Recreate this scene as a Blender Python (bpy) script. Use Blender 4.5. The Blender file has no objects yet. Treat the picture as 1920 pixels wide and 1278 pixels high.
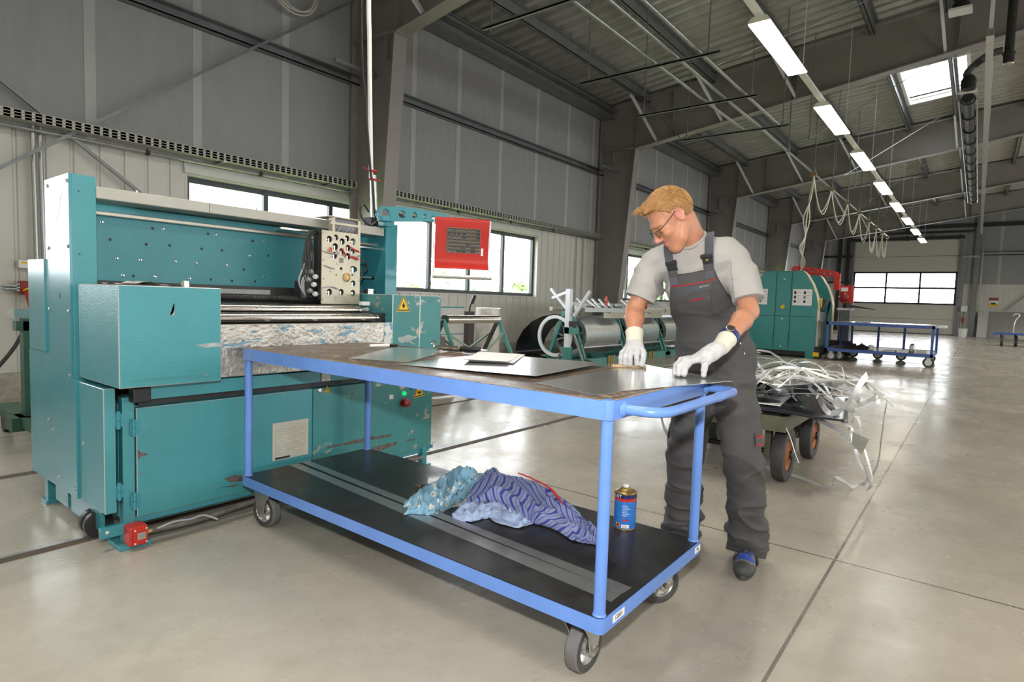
import bpy, bmesh, math, random
import numpy as np
from mathutils import Vector, Matrix
random.seed(7)
RNG = np.random.default_rng(11)
SC = bpy.context.scene
COL = SC.collection
PI = math.pi

# ------------------------------------------------------------------ materials
def mat(name, col, rough=0.5, metal=0.0, var=0.0, vscale=6.0, bump=0.0, bscale=60.0, spec=0.5,
        col2=None, wear=None, stretch=None, emit=None, coat=0.0, alpha=None, trans=0.0, rvar=0.0, space='Object'):
    m = bpy.data.materials.new(name); m.use_nodes = True
    nt = m.node_tree; N = nt.nodes; L = nt.links
    b = N['Principled BSDF']
    b.inputs['Roughness'].default_value = rough
    b.inputs['Metallic'].default_value = metal
    b.inputs['Specular IOR Level'].default_value = spec
    b.inputs['Coat Weight'].default_value = coat
    b.inputs['Base Color'].default_value = (*col, 1)
    if trans: b.inputs['Transmission Weight'].default_value = trans
    if emit:
        b.inputs['Emission Color'].default_value = (*emit[0], 1)
        b.inputs['Emission Strength'].default_value = emit[1]
    vec = None
    if var or bump or wear or rvar:
        tc = N.new('ShaderNodeTexCoord'); vec = tc.outputs[space]
        if stretch:
            mp = N.new('ShaderNodeMapping'); mp.inputs['Scale'].default_value = stretch
            L.new(vec, mp.inputs['Vector']); vec = mp.outputs['Vector']
    out = None
    if var:
        n = N.new('ShaderNodeTexNoise'); n.inputs['Scale'].default_value = vscale; n.inputs['Detail'].default_value = 6
        n.inputs['Roughness'].default_value = 0.62
        L.new(vec, n.inputs['Vector'])
        r = N.new('ShaderNodeValToRGB'); r.color_ramp.elements[0].position = 0.33; r.color_ramp.elements[1].position = 0.67
        c2 = col2 if col2 else tuple(max(0, c*(1-var)) for c in col)
        c1 = col if col2 else tuple(min(1, c*(1+var)) for c in col)
        r.color_ramp.elements[0].color = (*c2, 1); r.color_ramp.elements[1].color = (*c1, 1)
        L.new(n.outputs['Fac'], r.inputs['Fac']); out = r.outputs['Color']
        if rvar:
            mr = N.new('ShaderNodeMapRange'); mr.inputs['To Min'].default_value = rough-rvar; mr.inputs['To Max'].default_value = rough+rvar
            mr.inputs['From Min'].default_value = 0.3; mr.inputs['From Max'].default_value = 0.7
            L.new(n.outputs['Fac'], mr.inputs['Value']); L.new(mr.outputs['Result'], b.inputs['Roughness'])
    if wear:      # wear = (colour, scale, threshold, metal)
        wc, ws, wt, wm = wear[:4]
        n2 = N.new('ShaderNodeTexNoise'); n2.inputs['Scale'].default_value = ws; n2.inputs['Detail'].default_value = 8; n2.inputs['Roughness'].default_value = 0.7
        if len(wear) > 4:
            mp2 = N.new('ShaderNodeMapping'); mp2.inputs['Scale'].default_value = wear[4]
            L.new(tc.outputs[space], mp2.inputs['Vector']); L.new(mp2.outputs['Vector'], n2.inputs['Vector'])
        else: L.new(vec, n2.inputs['Vector'])
        r2 = N.new('ShaderNodeValToRGB'); r2.color_ramp.elements[0].position = wt; r2.color_ramp.elements[1].position = min(1, wt+0.03)
        L.new(n2.outputs['Fac'], r2.inputs['Fac'])
        mx = N.new('ShaderNodeMix'); mx.data_type = 'RGBA'
        L.new(r2.outputs['Color'], mx.inputs['Factor'])
        if out: L.new(out, mx.inputs['A'])
        else: mx.inputs['A'].default_value = (*col, 1)
        mx.inputs['B'].default_value = (*wc, 1)
        out = mx.outputs['Result']
        if wm:
            mm = N.new('ShaderNodeMath'); mm.operation = 'MULTIPLY'; mm.inputs[1].default_value = wm
            L.new(r2.outputs['Color'], mm.inputs[0]); L.new(mm.outputs[0], b.inputs['Metallic'])
    if out: L.new(out, b.inputs['Base Color'])
    if bump:
        n3 = N.new('ShaderNodeTexNoise'); n3.inputs['Scale'].default_value = bscale; n3.inputs['Detail'].default_value = 4
        L.new(vec, n3.inputs['Vector'])
        bp = N.new('ShaderNodeBump'); bp.inputs['Strength'].default_value = bump; bp.inputs['Distance'].default_value = 0.01
        L.new(n3.outputs['Fac'], bp.inputs['Height']); L.new(bp.outputs['Normal'], b.inputs['Normal'])
    return m

def nodes_of(m): return m.node_tree.nodes, m.node_tree.links, m.node_tree.nodes['Principled BSDF']

# ------------------------------------------------------------------ mesh building
def rootloc(o):
    while o.parent is not None: o = o.parent
    return o.location.copy()

class MB:
    """collects shapes in world coordinates; build() links ONE mesh object"""
    def __init__(s): s.v = []; s.f = []; s.mi = []; s.cur = 0
    def add(s, vs, fs):
        n = len(s.v); s.v.extend([tuple(v) for v in vs]); s.f.extend([tuple(i+n for i in f) for f in fs]); s.mi.extend([s.cur]*len(fs)); return s
    def box(s, x0, x1, y0, y1, z0, z1):
        vs = [(x0,y0,z0),(x1,y0,z0),(x1,y1,z0),(x0,y1,z0),(x0,y0,z1),(x1,y0,z1),(x1,y1,z1),(x0,y1,z1)]
        return s.add(vs, [(0,3,2,1),(4,5,6,7),(0,1,5,4),(1,2,6,5),(2,3,7,6),(3,0,4,7)])
    def obox(s, c, ax, ay, az):
        c = Vector(c); ax, ay, az = Vector(ax), Vector(ay), Vector(az)
        vs = [c+ax*i+ay*j+az*k for k in (-1,1) for i,j in ((-1,-1),(1,-1),(1,1),(-1,1))]
        return s.add(vs, [(0,3,2,1),(4,5,6,7),(0,1,5,4),(1,2,6,5),(2,3,7,6),(3,0,4,7)])
    def bar(s, p0, p1, w, h, up=(0,0,1)):
        p0, p1 = Vector(p0), Vector(p1); d = p1-p0; l = d.length; d.normalize()
        up = Vector(up)
        if abs(d.dot(up)) > 0.99: up = Vector((1,0,0))
        x = d.cross(up).normalized(); u = x.cross(d).normalized()
        return s.obox((p0+p1)/2, d*(l/2), x*(w/2), u*(h/2))
    def cyl(s, p0, p1, r, n=16, r1=None, caps=True):
        p0, p1 = Vector(p0), Vector(p1); d = (p1-p0).normalized()
        a = d.orthogonal().normalized(); b = d.cross(a); r1 = r if r1 is None else r1
        vs = [p0+(a*math.cos(t)+b*math.sin(t))*r for t in [2*PI*i/n for i in range(n)]]
        vs += [p1+(a*math.cos(t)+b*math.sin(t))*r1 for t in [2*PI*i/n for i in range(n)]]
        fs = [(i,(i+1)%n,n+(i+1)%n,n+i) for i in range(n)]
        if caps: fs += [tuple(range(n-1,-1,-1)), tuple(range(n,2*n))]
        return s.add(vs, fs)
    def tube(s, pts, r, n=10, caps=True, closed=False):
        pts = [Vector(p) for p in pts]; k = len(pts); vs = []; a = None
        rs = r if isinstance(r, (list, tuple)) else [r]*k
        for i, p in enumerate(pts):
            if closed: d = pts[(i+1)%k]-pts[i-1]
            else: d = pts[min(i+1,k-1)]-pts[max(i-1,0)]
            if d.length < 1e-9: d = Vector((0,0,1))
            d.normalize()
            if a is None: a = d.orthogonal().normalized()
            a = a-d*a.dot(d)
            if a.length < 1e-6: a = d.orthogonal()
            a.normalize(); b = d.cross(a)
            vs += [p+(a*math.cos(2*PI*j/n)+b*math.sin(2*PI*j/n))*rs[i] for j in range(n)]
        fs = [(i*n+j, i*n+(j+1)%n, ((i+1)%k)*n+(j+1)%n, ((i+1)%k)*n+j) for i in range(k if closed else k-1) for j in range(n)]
        if caps and not closed: fs += [tuple(range(n-1,-1,-1)), tuple(range((k-1)*n, k*n))]
        return s.add(vs, fs)
    def lathe(s, c, axis, prof, n=24, close=False, ring=False):
        """prof: list of (radius, along axis)"""
        c = Vector(c); d = Vector(axis).normalized(); a = d.orthogonal().normalized(); b = d.cross(a); k = len(prof)
        vs = []
        for r, t in prof: vs += [c+d*t+(a*math.cos(2*PI*j/n)+b*math.sin(2*PI*j/n))*r for j in range(n)]
        fs = [(i*n+j, i*n+(j+1)%n, (i+1)*n+(j+1)%n, (i+1)*n+j) for i in range(k-1) for j in range(n)]
        if close: fs += [((k-1)*n+j, (k-1)*n+(j+1)%n, (j+1)%n, j) for j in range(n)]
        elif not ring:
            if prof[0][0] > 1e-6: fs.append(tuple(range(n-1,-1,-1)))
            if prof[-1][0] > 1e-6: fs.append(tuple(range((k-1)*n, k*n)))
        return s.add(vs, fs)
    def prism(s, poly, e0, e1, ext, o=(0,0,0)):
        """poly of (a,b) in plane o + a*e0 + b*e1, extruded by vector ext"""
        o, e0, e1, ext = Vector(o), Vector(e0), Vector(e1), Vector(ext); n = len(poly)
        vs = [o+e0*a+e1*b for a, b in poly]; vs += [v+ext for v in vs]
        fs = [tuple(range(n-1,-1,-1)), tuple(range(n,2*n))]+[(i,(i+1)%n,n+(i+1)%n,n+i) for i in range(n)]
        return s.add(vs, fs)
    def grid(s, P, closed_u=False):
        """P[i][j] points"""
        nu, nv = len(P), len(P[0]); vs = [p for row in P for p in row]
        fs = [(i*nv+j, ((i+1)%nu)*nv+j, ((i+1)%nu)*nv+j+1, i*nv+j+1) for i in range(nu if closed_u else nu-1) for j in range(nv-1)]
        return s.add(vs, fs)
    def ribbon(s, pts, nrm, w, t=0.0015):
        """flat strip of width w along pts; nrm(s) gives the width direction"""
        k = len(pts); vs = []
        for i in range(k):
            p = Vector(pts[i]); d = (Vector(pts[min(i+1,k-1)])-Vector(pts[max(i-1,0)]))
            d = d.normalized() if d.length > 1e-9 else Vector((1,0,0))
            wv = Vector(nrm(i/(k-1))); wv = wv-d*wv.dot(d)
            wv = wv.normalized() if wv.length > 1e-6 else d.orthogonal().normalized()
            nn = d.cross(wv)
            vs += [p-wv*w/2-nn*t/2, p+wv*w/2-nn*t/2, p+wv*w/2+nn*t/2, p-wv*w/2+nn*t/2]
        fs = [(i*4+j, i*4+(j+1)%4, i*4+4+(j+1)%4, i*4+4+j) for i in range(k-1) for j in range(4)]
        fs += [(3,2,1,0), tuple((k-1)*4+j for j in range(4))]
        return s.add(vs, fs)
    def build(s, name, m, parent=None, bevel=0.0, segs=2, smooth=35, recalc=True, worn=False):
        off = rootloc(parent) if parent is not None else Vector((0,0,0))
        loc = None
        me = bpy.data.meshes.new(name)
        vs = [tuple(Vector(v)-off) for v in s.v]
        if parent is None:
            a = np.array(vs); c = Vector(((a[:,0].min()+a[:,0].max())/2, (a[:,1].min()+a[:,1].max())/2, a[:,2].min()))
            vs = [tuple(Vector(v)-c) for v in vs]; loc = c
        me.from_pydata(vs, [], s.f); me.update()
        ms = m if isinstance(m, (list, tuple)) else [m]
        for q in ms: me.materials.append(q)
        if len(ms) > 1: me.polygons.foreach_set('material_index', s.mi)
        if recalc:
            bm = bmesh.new(); bm.from_mesh(me); bmesh.ops.recalc_face_normals(bm, faces=bm.faces); bm.to_mesh(me); bm.free()
        if smooth:
            me.polygons.foreach_set('use_smooth', [True]*len(me.polygons)); me.set_sharp_from_angle(angle=math.radians(smooth))
        o = bpy.data.objects.new(name, me); COL.objects.link(o)
        if parent is not None: o.parent = parent
        if loc is not None: o.location = loc
        if bevel:
            b = o.modifiers.new('edge', 'BEVEL'); b.width = bevel; b.segments = segs; b.limit_method = 'ANGLE'; b.angle_limit = math.radians(40); b.harden_normals = False
            if worn: me.materials.append(M['edge']); b.material = 1; b.segments = 1
        return o

def tag(o, label=None, cat=None, group=None, kind=None):
    if label: o['label'] = label
    if cat: o['category'] = cat
    if group: o['group'] = group
    if kind: o['kind'] = kind
    return o
def thing(name, label, cat, loc=(0,0,0), group=None):
    o = bpy.data.objects.new(name, None); COL.objects.link(o); o.location = loc; o.empty_display_size = 0.1
    return tag(o, label, cat, group)
def struct(mb, name, m, **k): return tag(mb.build(name, m, **k), kind='structure')
def dup(root, loc, label=None, group=None):
    r = root.copy(); COL.objects.link(r); r.location = loc
    if label: r['label'] = label
    if group: r['group'] = group
    for ch in list(root.children):
        c = ch.copy(); COL.objects.link(c); c.parent = r
        for g in ch.children:
            d = g.copy(); COL.objects.link(d); d.parent = c
    return r
def lerp(a, b, t): return tuple(a[i]+(b[i]-a[i])*t for i in range(3))
def spline(pts, n=24):
    """Catmull-Rom through pts"""
    P = [Vector(p) for p in pts]; P = [P[0]*2-P[1]]+P+[P[-1]*2-P[-2]]; out = []
    for i in range(1, len(P)-2):
        for k in range(n):
            t = k/n; a, b, c, d = P[i-1:i+3]
            out.append(0.5*((2*b)+(c-a)*t+(2*a-5*b+4*c-d)*t*t+(3*b-a-3*c+d)*t**3))
    out.append(P[-2]); return out
def text_mesh(txt, size, o, e0, e1, name, m, parent, ext=0.0006, align='CENTER'):
    """lettering as a thin solid lying in the plane o + x*e0 + y*e1"""
    cu = bpy.data.curves.new('t', 'FONT'); cu.body = txt; cu.size = size; cu.align_x = align; cu.align_y = 'CENTER'; cu.extrude = ext; cu.resolution_u = 3
    t = bpy.data.objects.new('t', cu); COL.objects.link(t)
    dg = bpy.context.evaluated_depsgraph_get(); me0 = t.evaluated_get(dg).to_mesh()
    e0, e1, o = Vector(e0).normalized(), Vector(e1).normalized(), Vector(o); e2 = e0.cross(e1)
    vs = [o+e0*v.co.x+e1*v.co.y+e2*v.co.z for v in me0.vertices]; fs = [tuple(p.vertices) for p in me0.polygons]
    t.evaluated_get(dg).to_mesh_clear(); bpy.data.objects.remove(t); bpy.data.curves.remove(cu)
    mb = MB(); mb.add(vs, fs); return mb.build(name, m, parent, smooth=0, recalc=False)
WORLD, FLASH, EXPO, FILL_LAMPS = 7.0, 38.0, 0.58, 52.0
# ------------------------------------------------------------------ material library
M = {}
M['teal'] = mat('teal_paint', (0.050,0.262,0.298), 0.33, 0.0, var=0.08, vscale=3, bump=0.22, bscale=150, spec=0.55, wear=((0.17,0.12,0.10),3.2,0.70,0.2,(1,1,4)))
M['teal_plain'] = mat('teal_smooth_paint', (0.046,0.25,0.30), 0.24, var=0.05, vscale=5, spec=0.55)
M['teal_worn'] = mat('teal_worn_paint', (0.044,0.22,0.225), 0.35, var=0.1, vscale=4, bump=0.1, bscale=170, wear=((0.42,0.38,0.32),7,0.60,0.5,(1,1,1.6)))
M['scuffed'] = mat('scuffed_steel', (0.52,0.49,0.44), 0.32, 0.75, var=0.22, vscale=9, bump=0.6, bscale=45, stretch=(1,1,1), wear=((0.16,0.29,0.36),6,0.565,0.0,(1.0,1,4)))
M['cream'] = mat('cream_paint', (0.40,0.39,0.345), 0.4, var=0.06)
M['grill'] = mat('grille_plastic', (0.50,0.48,0.40), 0.5, var=0.1)
M['blue'] = mat('blue_paint', (0.125,0.255,0.64), 0.33, var=0.08, vscale=5, bump=0.04, bscale=90, wear=((0.45,0.50,0.60),9,0.74,0.0))
M['blue_dark'] = mat('dark_blue_paint', (0.045,0.10,0.36), 0.4, var=0.1)
M['ply'] = mat('worn_brown_film_board', (0.092,0.066,0.050), 0.38, var=0.25, vscale=7, bump=0.05, bscale=80, wear=((0.40,0.26,0.14),42,0.565,0.0,(1.0,0.55,1)), rvar=0.08)
M['plyedge'] = mat('bare_board_edge', (0.46,0.32,0.17), 0.6, var=0.3, vscale=20)
M['blackboard'] = mat('black_deck_board', (0.020,0.019,0.018), 0.36, var=0.4, vscale=6, bump=0.04, bscale=120, wear=((0.35,0.34,0.32),60,0.80,0.0), rvar=0.1)
M['galv'] = mat('galvanised_sheet', (0.70,0.72,0.72), 0.22, 0.9, var=0.05, vscale=4, bump=0.015, bscale=300)
M['galv_dull'] = mat('dull_galvanised_steel', (0.48,0.50,0.50), 0.38, 0.9, var=0.12, vscale=14)
M['zinc'] = mat('zinc_plated_steel', (0.62,0.63,0.60), 0.28, 0.95, var=0.1, vscale=20)
M['chrome'] = mat('ground_steel', (0.62,0.58,0.53), 0.17, 1.0, var=0.05, vscale=8)
M['dark'] = mat('dark_steel', (0.035,0.034,0.033), 0.45, 0.4, var=0.3, vscale=10)
M['black'] = mat('black_plastic', (0.012,0.012,0.013), 0.45)
M['rubber'] = mat('grey_black_rubber', (0.055,0.054,0.055), 0.62, var=0.2, vscale=15)
M['rubber_worn'] = mat('worn_grey_rubber', (0.15,0.145,0.145), 0.65, var=0.15, vscale=15)
M['alu'] = mat('cast_aluminium', (0.66,0.65,0.63), 0.33, 0.9, var=0.1, vscale=30)
M['red'] = mat('red_paint', (0.50,0.024,0.016), 0.3, var=0.05)
M['red_dark'] = mat('dark_red_plastic', (0.25,0.015,0.012), 0.35)
M['white'] = mat('white_paper', (0.82,0.81,0.80), 0.6)
M['whiteplastic'] = mat('white_plastic', (0.78,0.78,0.76), 0.4)
M['yellow'] = mat('warning_yellow', (0.80,0.50,0.01), 0.4)
M['green_lens'] = mat('green_lens', (0.01,0.45,0.12), 0.15, emit=((0.02,0.8,0.22),0.5))
M['brown_steel'] = mat('brown_grey_steel_paint', (0.255,0.230,0.218), 0.45, var=0.08, vscale=2)
M['grey_steel'] = mat('grey_galvanised_section', (0.19,0.20,0.20), 0.42, 0.35, var=0.15, vscale=5)
M['pipe'] = mat('steel_pipe', (0.40,0.41,0.41), 0.33, 0.85, var=0.08, vscale=6)
M['thread'] = mat('threaded_rod', (0.24,0.25,0.25), 0.45, 0.6)
M['white_steel'] = mat('pale_galvanised_strut', (0.74,0.76,0.78), 0.35, 0.1)
M['strip'] = mat('bright_offcut_metal', (0.82,0.83,0.83), 0.32, 0.35)
M['edge'] = mat('worn_bright_edge', (0.50,0.52,0.50), 0.4, 0.3)
M['deck'] = mat('galvanised_roof_sheet', (0.40,0.395,0.36), 0.34, 0.4, var=0.12, vscale=3)
M['insul'] = mat('grey_wall_fabric', (0.30,0.302,0.302), 0.62, var=0.05, vscale=2.2, bump=0.16, bscale=5, stretch=(4,4,1), spec=0.3)
M['insul_strip'] = mat('pale_seam_tape', (0.40,0.405,0.40), 0.5, var=0.04)
M['clad'] = mat('off_white_cladding', (0.56,0.55,0.51), 0.45, var=0.04, vscale=1.5)
M['plinth'] = mat('stone_plinth', (0.36,0.34,0.29), 0.8, var=0.2, vscale=14, bump=0.1)
M['anthracite'] = mat('anthracite_frame', (0.035,0.042,0.048), 0.4)
M['shutter'] = mat('shutter_box', (0.50,0.51,0.46), 0.4, 0.2, var=0.05)
M['gate'] = mat('gate_panel', (0.55,0.53,0.46), 0.5, var=0.03)
M['lamp_body'] = mat('white_lamp_body', (0.75,0.73,0.66), 0.45)
M['lamp'] = mat('luminous_diffuser', (0.9,0.88,0.8), 0.4, emit=((1.0,0.90,0.70),11.0))
M['skin'] = mat('skin', (0.54,0.245,0.145), 0.48, var=0.07, vscale=18, spec=0.4)
N_, L_, B_ = nodes_of(M['skin']); B_.inputs['Subsurface Weight'].default_value = 0.12; B_.inputs['Subsurface Radius'].default_value = (0.01,0.004,0.002); B_.inputs['Subsurface Scale'].default_value = 0.5
M['hair'] = mat('sandy_blond_hair', (0.33,0.16,0.052), 0.45, var=0.25, vscale=90, bump=0.5, bscale=160)
M['tshirt'] = mat('grey_tshirt_cotton', (0.40,0.385,0.37), 0.85, var=0.05, vscale=8, bump=0.14, bscale=22)
M['overall'] = mat('dark_grey_workwear', (0.066,0.063,0.065), 0.75, var=0.10, vscale=9, bump=0.22, bscale=16)
M['strapm'] = mat('dark_blue_grey_webbing', (0.065,0.070,0.088), 0.7)
M['glove'] = mat('white_knit_glove', (0.56,0.56,0.57), 0.85, var=0.14, vscale=24, bump=0.3, bscale=130, wear=((0.28,0.28,0.30),22,0.68,0.0))
M['cuff'] = mat('cream_knit_cuff', (0.72,0.70,0.58), 0.85, bump=0.4, bscale=140)
M['lens'] = mat('clear_lens', (1,1,1), 0.02, trans=1.0)
M['rope'] = mat('pale_cable', (0.55,0.53,0.47), 0.5)
M['cable'] = mat('black_cable', (0.014,0.014,0.014), 0.45)
M['green_old'] = mat('dark_green_paint', (0.020,0.075,0.045), 0.45, var=0.3)
M['stand_green'] = mat('green_stand_paint', (0.07,0.25,0.22), 0.4, var=0.1)
M['rust'] = mat('rusty_orange_rim', (0.36,0.13,0.035), 0.7, var=0.4, vscale=18)
M['olive'] = mat('olive_trolley_paint', (0.12,0.12,0.075), 0.55, var=0.3, vscale=8)
M['darksheet'] = mat('dark_steel_sheet', (0.055,0.06,0.075), 0.22, 0.7, var=0.2, vscale=3)
M['wire'] = mat('grey_ribbon_cable', (0.36,0.36,0.39), 0.55)
M['redwire'] = mat('red_wire', (0.55,0.02,0.02), 0.5)
M['plate'] = mat('cream_zinc_plate', (0.46,0.42,0.32), 0.36, 0.5, var=0.10, vscale=4)
M['brass'] = mat('brass', (0.42,0.30,0.12), 0.35, 0.8, var=0.3, vscale=40)
M['filmroll'] = mat('wrapping_film', (0.62,0.60,0.55), 0.22, 0.1, var=0.15, vscale=9)
M['board'] = mat('pale_board', (0.62,0.61,0.58), 0.6)

# glass of windows
gl = bpy.data.materials.new('window_glass'); gl.use_nodes = True
nt = gl.node_tree; nt.nodes.clear()
o_ = nt.nodes.new('ShaderNodeOutputMaterial'); mxs = nt.nodes.new('ShaderNodeMixShader'); tr = nt.nodes.new('ShaderNodeBsdfTransparent'); gs = nt.nodes.new('ShaderNodeBsdfGlossy')
gs.inputs['Roughness'].default_value = 0.02; lw = nt.nodes.new('ShaderNodeLayerWeight'); pw = nt.nodes.new('ShaderNodeMath'); pw.operation = 'POWER'; pw.inputs[1].default_value = 5.0
ml = nt.nodes.new('ShaderNodeMath'); ml.operation = 'MULTIPLY_ADD'; ml.inputs[1].default_value = 0.35; ml.inputs[2].default_value = 0.03
lw.inputs['Blend'].default_value = 0.5; nt.links.new(lw.outputs['Facing'], pw.inputs[0]); nt.links.new(pw.outputs[0], ml.inputs[0]); nt.links.new(ml.outputs[0], mxs.inputs[0]); nt.links.new(tr.outputs[0], mxs.inputs[1]); nt.links.new(gs.outputs[0], mxs.inputs[2]); nt.links.new(mxs.outputs[0], o_.inputs[0])
M['glass'] = gl

# polished concrete floor with saw-cut joints
fl = mat('polished_concrete', (0.42,0.385,0.325), 0.24, var=0.0, spec=0.5)
N_, L_, B_ = nodes_of(fl)
geo = N_.new('ShaderNodeNewGeometry'); pos = geo.outputs['Position']
def nz(scale, detail, rough, vec=pos, dist=0):
    n = N_.new('ShaderNodeTexNoise'); n.inputs['Scale'].default_value = scale; n.inputs['Detail'].default_value = detail; n.inputs['Roughness'].default_value = rough; n.inputs['Distortion'].default_value = dist
    L_.new(vec, n.inputs['Vector']); return n.outputs['Fac']
def ramp(f, stops):
    r = N_.new('ShaderNodeValToRGB'); e = r.color_ramp.elements
    while len(e) < len(stops): e.new(0.5)
    for q, (p, c) in zip(e, stops): q.position = p; q.color = (*c, 1)
    L_.new(f, r.inputs['Fac']); return r.outputs['Color']
def mixc(f, a, b, mode='MIX', fac=None):
    mx = N_.new('ShaderNodeMix'); mx.data_type = 'RGBA'; mx.blend_type = mode
    if f is not None: L_.new(f, mx.inputs['Factor'])
    else: mx.inputs['Factor'].default_value = fac
    for k, v in (('A', a), ('B', b)):
        if isinstance(v, tuple): mx.inputs[k].default_value = (*v, 1)
        else: L_.new(v, mx.inputs[k])
    return mx.outputs['Result']
base = ramp(nz(0.55, 7, 0.6), [(0.30,(0.365,0.338,0.288)),(0.5,(0.430,0.396,0.335)),(0.70,(0.490,0.448,0.372))])
fine = ramp(nz(7, 9, 0.72), [(0.3,(0.84,0.83,0.81)),(0.6,(1,1,1))])
base = mixc(None, base, fine, 'MULTIPLY', 0.8)
mp = N_.new('ShaderNodeMapping'); mp.inputs['Rotation'].default_value = (0,0,0.7); mp.inputs['Scale'].default_value = (1.2,14,1); L_.new(pos, mp.inputs['Vector'])
scr = ramp(nz(2.2, 5, 0.75, mp.outputs['Vector'], 1.5), [(0.665,(0,0,0)),(0.71,(0.8,0.8,0.8))])
base = mixc(scr, base, (0.16,0.145,0.125))
blot = ramp(nz(1.7, 6, 0.7, pos, 0.6), [(0.58,(0,0,0)),(0.85,(0.45,0.45,0.45))])
base = mixc(blot, base, (0.22,0.195,0.16))
sx = N_.new('ShaderNodeSeparateXYZ'); L_.new(pos, sx.inputs[0])
def mth(op, a, b=None, c=None):
    n = N_.new('ShaderNodeMath'); n.operation = op
    for i, v in enumerate((a, b, c)):
        if v is None: continue
        if isinstance(v, (int, float)): n.inputs[i].default_value = v
        else: L_.new(v, n.inputs[i])
    return n.outputs[0]
jx = mth('LESS_THAN', mth('ABSOLUTE', mth('SUBTRACT', mth('PINGPONG', mth('ADD', sx.outputs[0], 5.05), 2.745), 2.745)), 0.0055)
jy = mth('LESS_THAN', mth('ABSOLUTE', mth('SUBTRACT', mth('PINGPONG', mth('ADD', sx.outputs[1], 2.285), 2.75), 2.75)), 0.0065)
jt = mth('MAXIMUM', jx, jy)
base = mixc(jt, base, (0.10,0.088,0.075))
L_.new(base, B_.inputs['Base Color'])
rr = N_.new('ShaderNodeMapRange'); rr.inputs['From Min'].default_value = 0.3; rr.inputs['From Max'].default_value = 0.7; rr.inputs['To Min'].default_value = 0.15; rr.inputs['To Max'].default_value = 0.36
L_.new(nz(1.3, 6, 0.65), rr.inputs['Value']); L_.new(rr.outputs['Result'], B_.inputs['Roughness'])
bp = N_.new('ShaderNodeBump'); bp.inputs['Strength'].default_value = 0.05; bp.inputs['Distance'].default_value = 0.01; L_.new(nz(9, 5, 0.6), bp.inputs['Height']); L_.new(bp.outputs['Normal'], B_.inputs['Normal'])
M['floor'] = fl

# ------------------------------------------------------------------ the hall
XW0, XW1, YL, YR = -8.0, 42.0, 8.0, -12.0
RIDGE = -2.0
def roofz(y): return 6.13+0.105*(7.95-y) if y > RIDGE else 6.13+0.105*(7.95-RIDGE)-0.105*(RIDGE-y)
struct(MB().box(XW0-.3, XW1+.3, YR-.3, YL+.3, -0.2, 0), 'floor', M['floor'], smooth=0)
# corrugated roof deck: trapezoid ribs running up the slope, period 0.30 m along the hall
mb = MB(); prof = []; x = XW0-.3
while x < XW1+.3:
    prof += [(x,0.0),(x+.10,0.0),(x+.14,.07),(x+.26,.07)]; x += .30
prof.append((x,0))
for ya, yb in ((YL+.3, RIDGE), (RIDGE, YR-.3)):
    mb.grid([[(px, y, roofz(y)+.06+pz) for px, pz in prof] for y in (ya, yb)])
SKY = (16.75, 19.5, 0.55, 1.85)     # skylight opening
# cut the skylight: drop faces inside it
keep = []
FIX = MB()
for f in mb.f:
    c = [sum(mb.v[i][k] for i in f)/4 for k in range(3)]
    if SKY[0] < c[0] < SKY[1] and c[1] > RIDGE:
        # split this strip around the opening
        xs = [mb.v[i] for i in f]
        a, b_, c_, d = xs
        def at(p, q, y): t = (y-p[1])/(q[1]-p[1]); return lerp(p, q, t)
        for y0, y1 in ((YL+.3, SKY[3]), (SKY[2], RIDGE)):
            FIX.add([at(a, b_, y0), at(d, c_, y0), at(d, c_, y1), at(a, b_, y1)], [(0,1,2,3)])
    else: keep.append(f)
mb.f = keep; mb.add(FIX.v, FIX.f); mb.mi = [0]*len(mb.f)
struct(mb, 'ceiling', M['deck'], smooth=0, recalc=False)
# weather skin above the deck keeps the sky out
mb = MB()
for ya, yb in ((YL+.3, RIDGE), (RIDGE, YR-.3)):
    for x0, x1, y0, y1 in ([(XW0-.3, SKY[0], ya, yb), (SKY[1], XW1+.3, ya, yb), (SKY[0], SKY[1], ya, SKY[3]), (SKY[0], SKY[1], SKY[2], yb)] if ya > RIDGE else [(XW0-.3, XW1+.3, ya, yb)]):
        mb.add([(x0,y0,roofz(y0)+.2),(x1,y0,roofz(y0)+.2),(x1,y1,roofz(y1)+.2),(x0,y1,roofz(y1)+.2),(x0,y0,roofz(y0)+.24),(x1,y0,roofz(y0)+.24),(x1,y1,roofz(y1)+.24),(x0,y1,roofz(y1)+.24)],
               [(0,1,2,3),(7,6,5,4),(0,4,5,1),(1,5,6,2),(2,6,7,3),(3,7,4,0)])
struct(mb, 'trim_1', M['gate'], smooth=0)
# skylight: upstand and dome pane
kerb = MB(); z0 = lambda y: roofz(y)
for (xa, ya), (xb, yb) in (((SKY[0],SKY[2]),(SKY[1],SKY[2])), ((SKY[1],SKY[2]),(SKY[1],SKY[3])), ((SKY[1],SKY[3]),(SKY[0],SKY[3])), ((SKY[0],SKY[3]),(SKY[0],SKY[2]))):
    kerb.add([(xa,ya,z0(ya)+.03),(xb,yb,z0(yb)+.03),(xb,yb,z0(yb)+.34),(xa,ya,z0(ya)+.34)], [(0,1,2,3)])
    kerb.bar((xa,ya,z0(ya)+.05), (xb,yb,z0(yb)+.05), .07, .06)
sk = struct(kerb, 'window_5', M['whiteplastic'], smooth=0)
domem = mat('skylight_pane', (0.9,0.9,0.9), 0.5, trans=0.0)
domem.node_tree.nodes.clear(); nt = domem.node_tree
o_ = nt.nodes.new('ShaderNodeOutputMaterial'); mxs = nt.nodes.new('ShaderNodeMixShader'); mxs.inputs[0].default_value = 0.6
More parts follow.
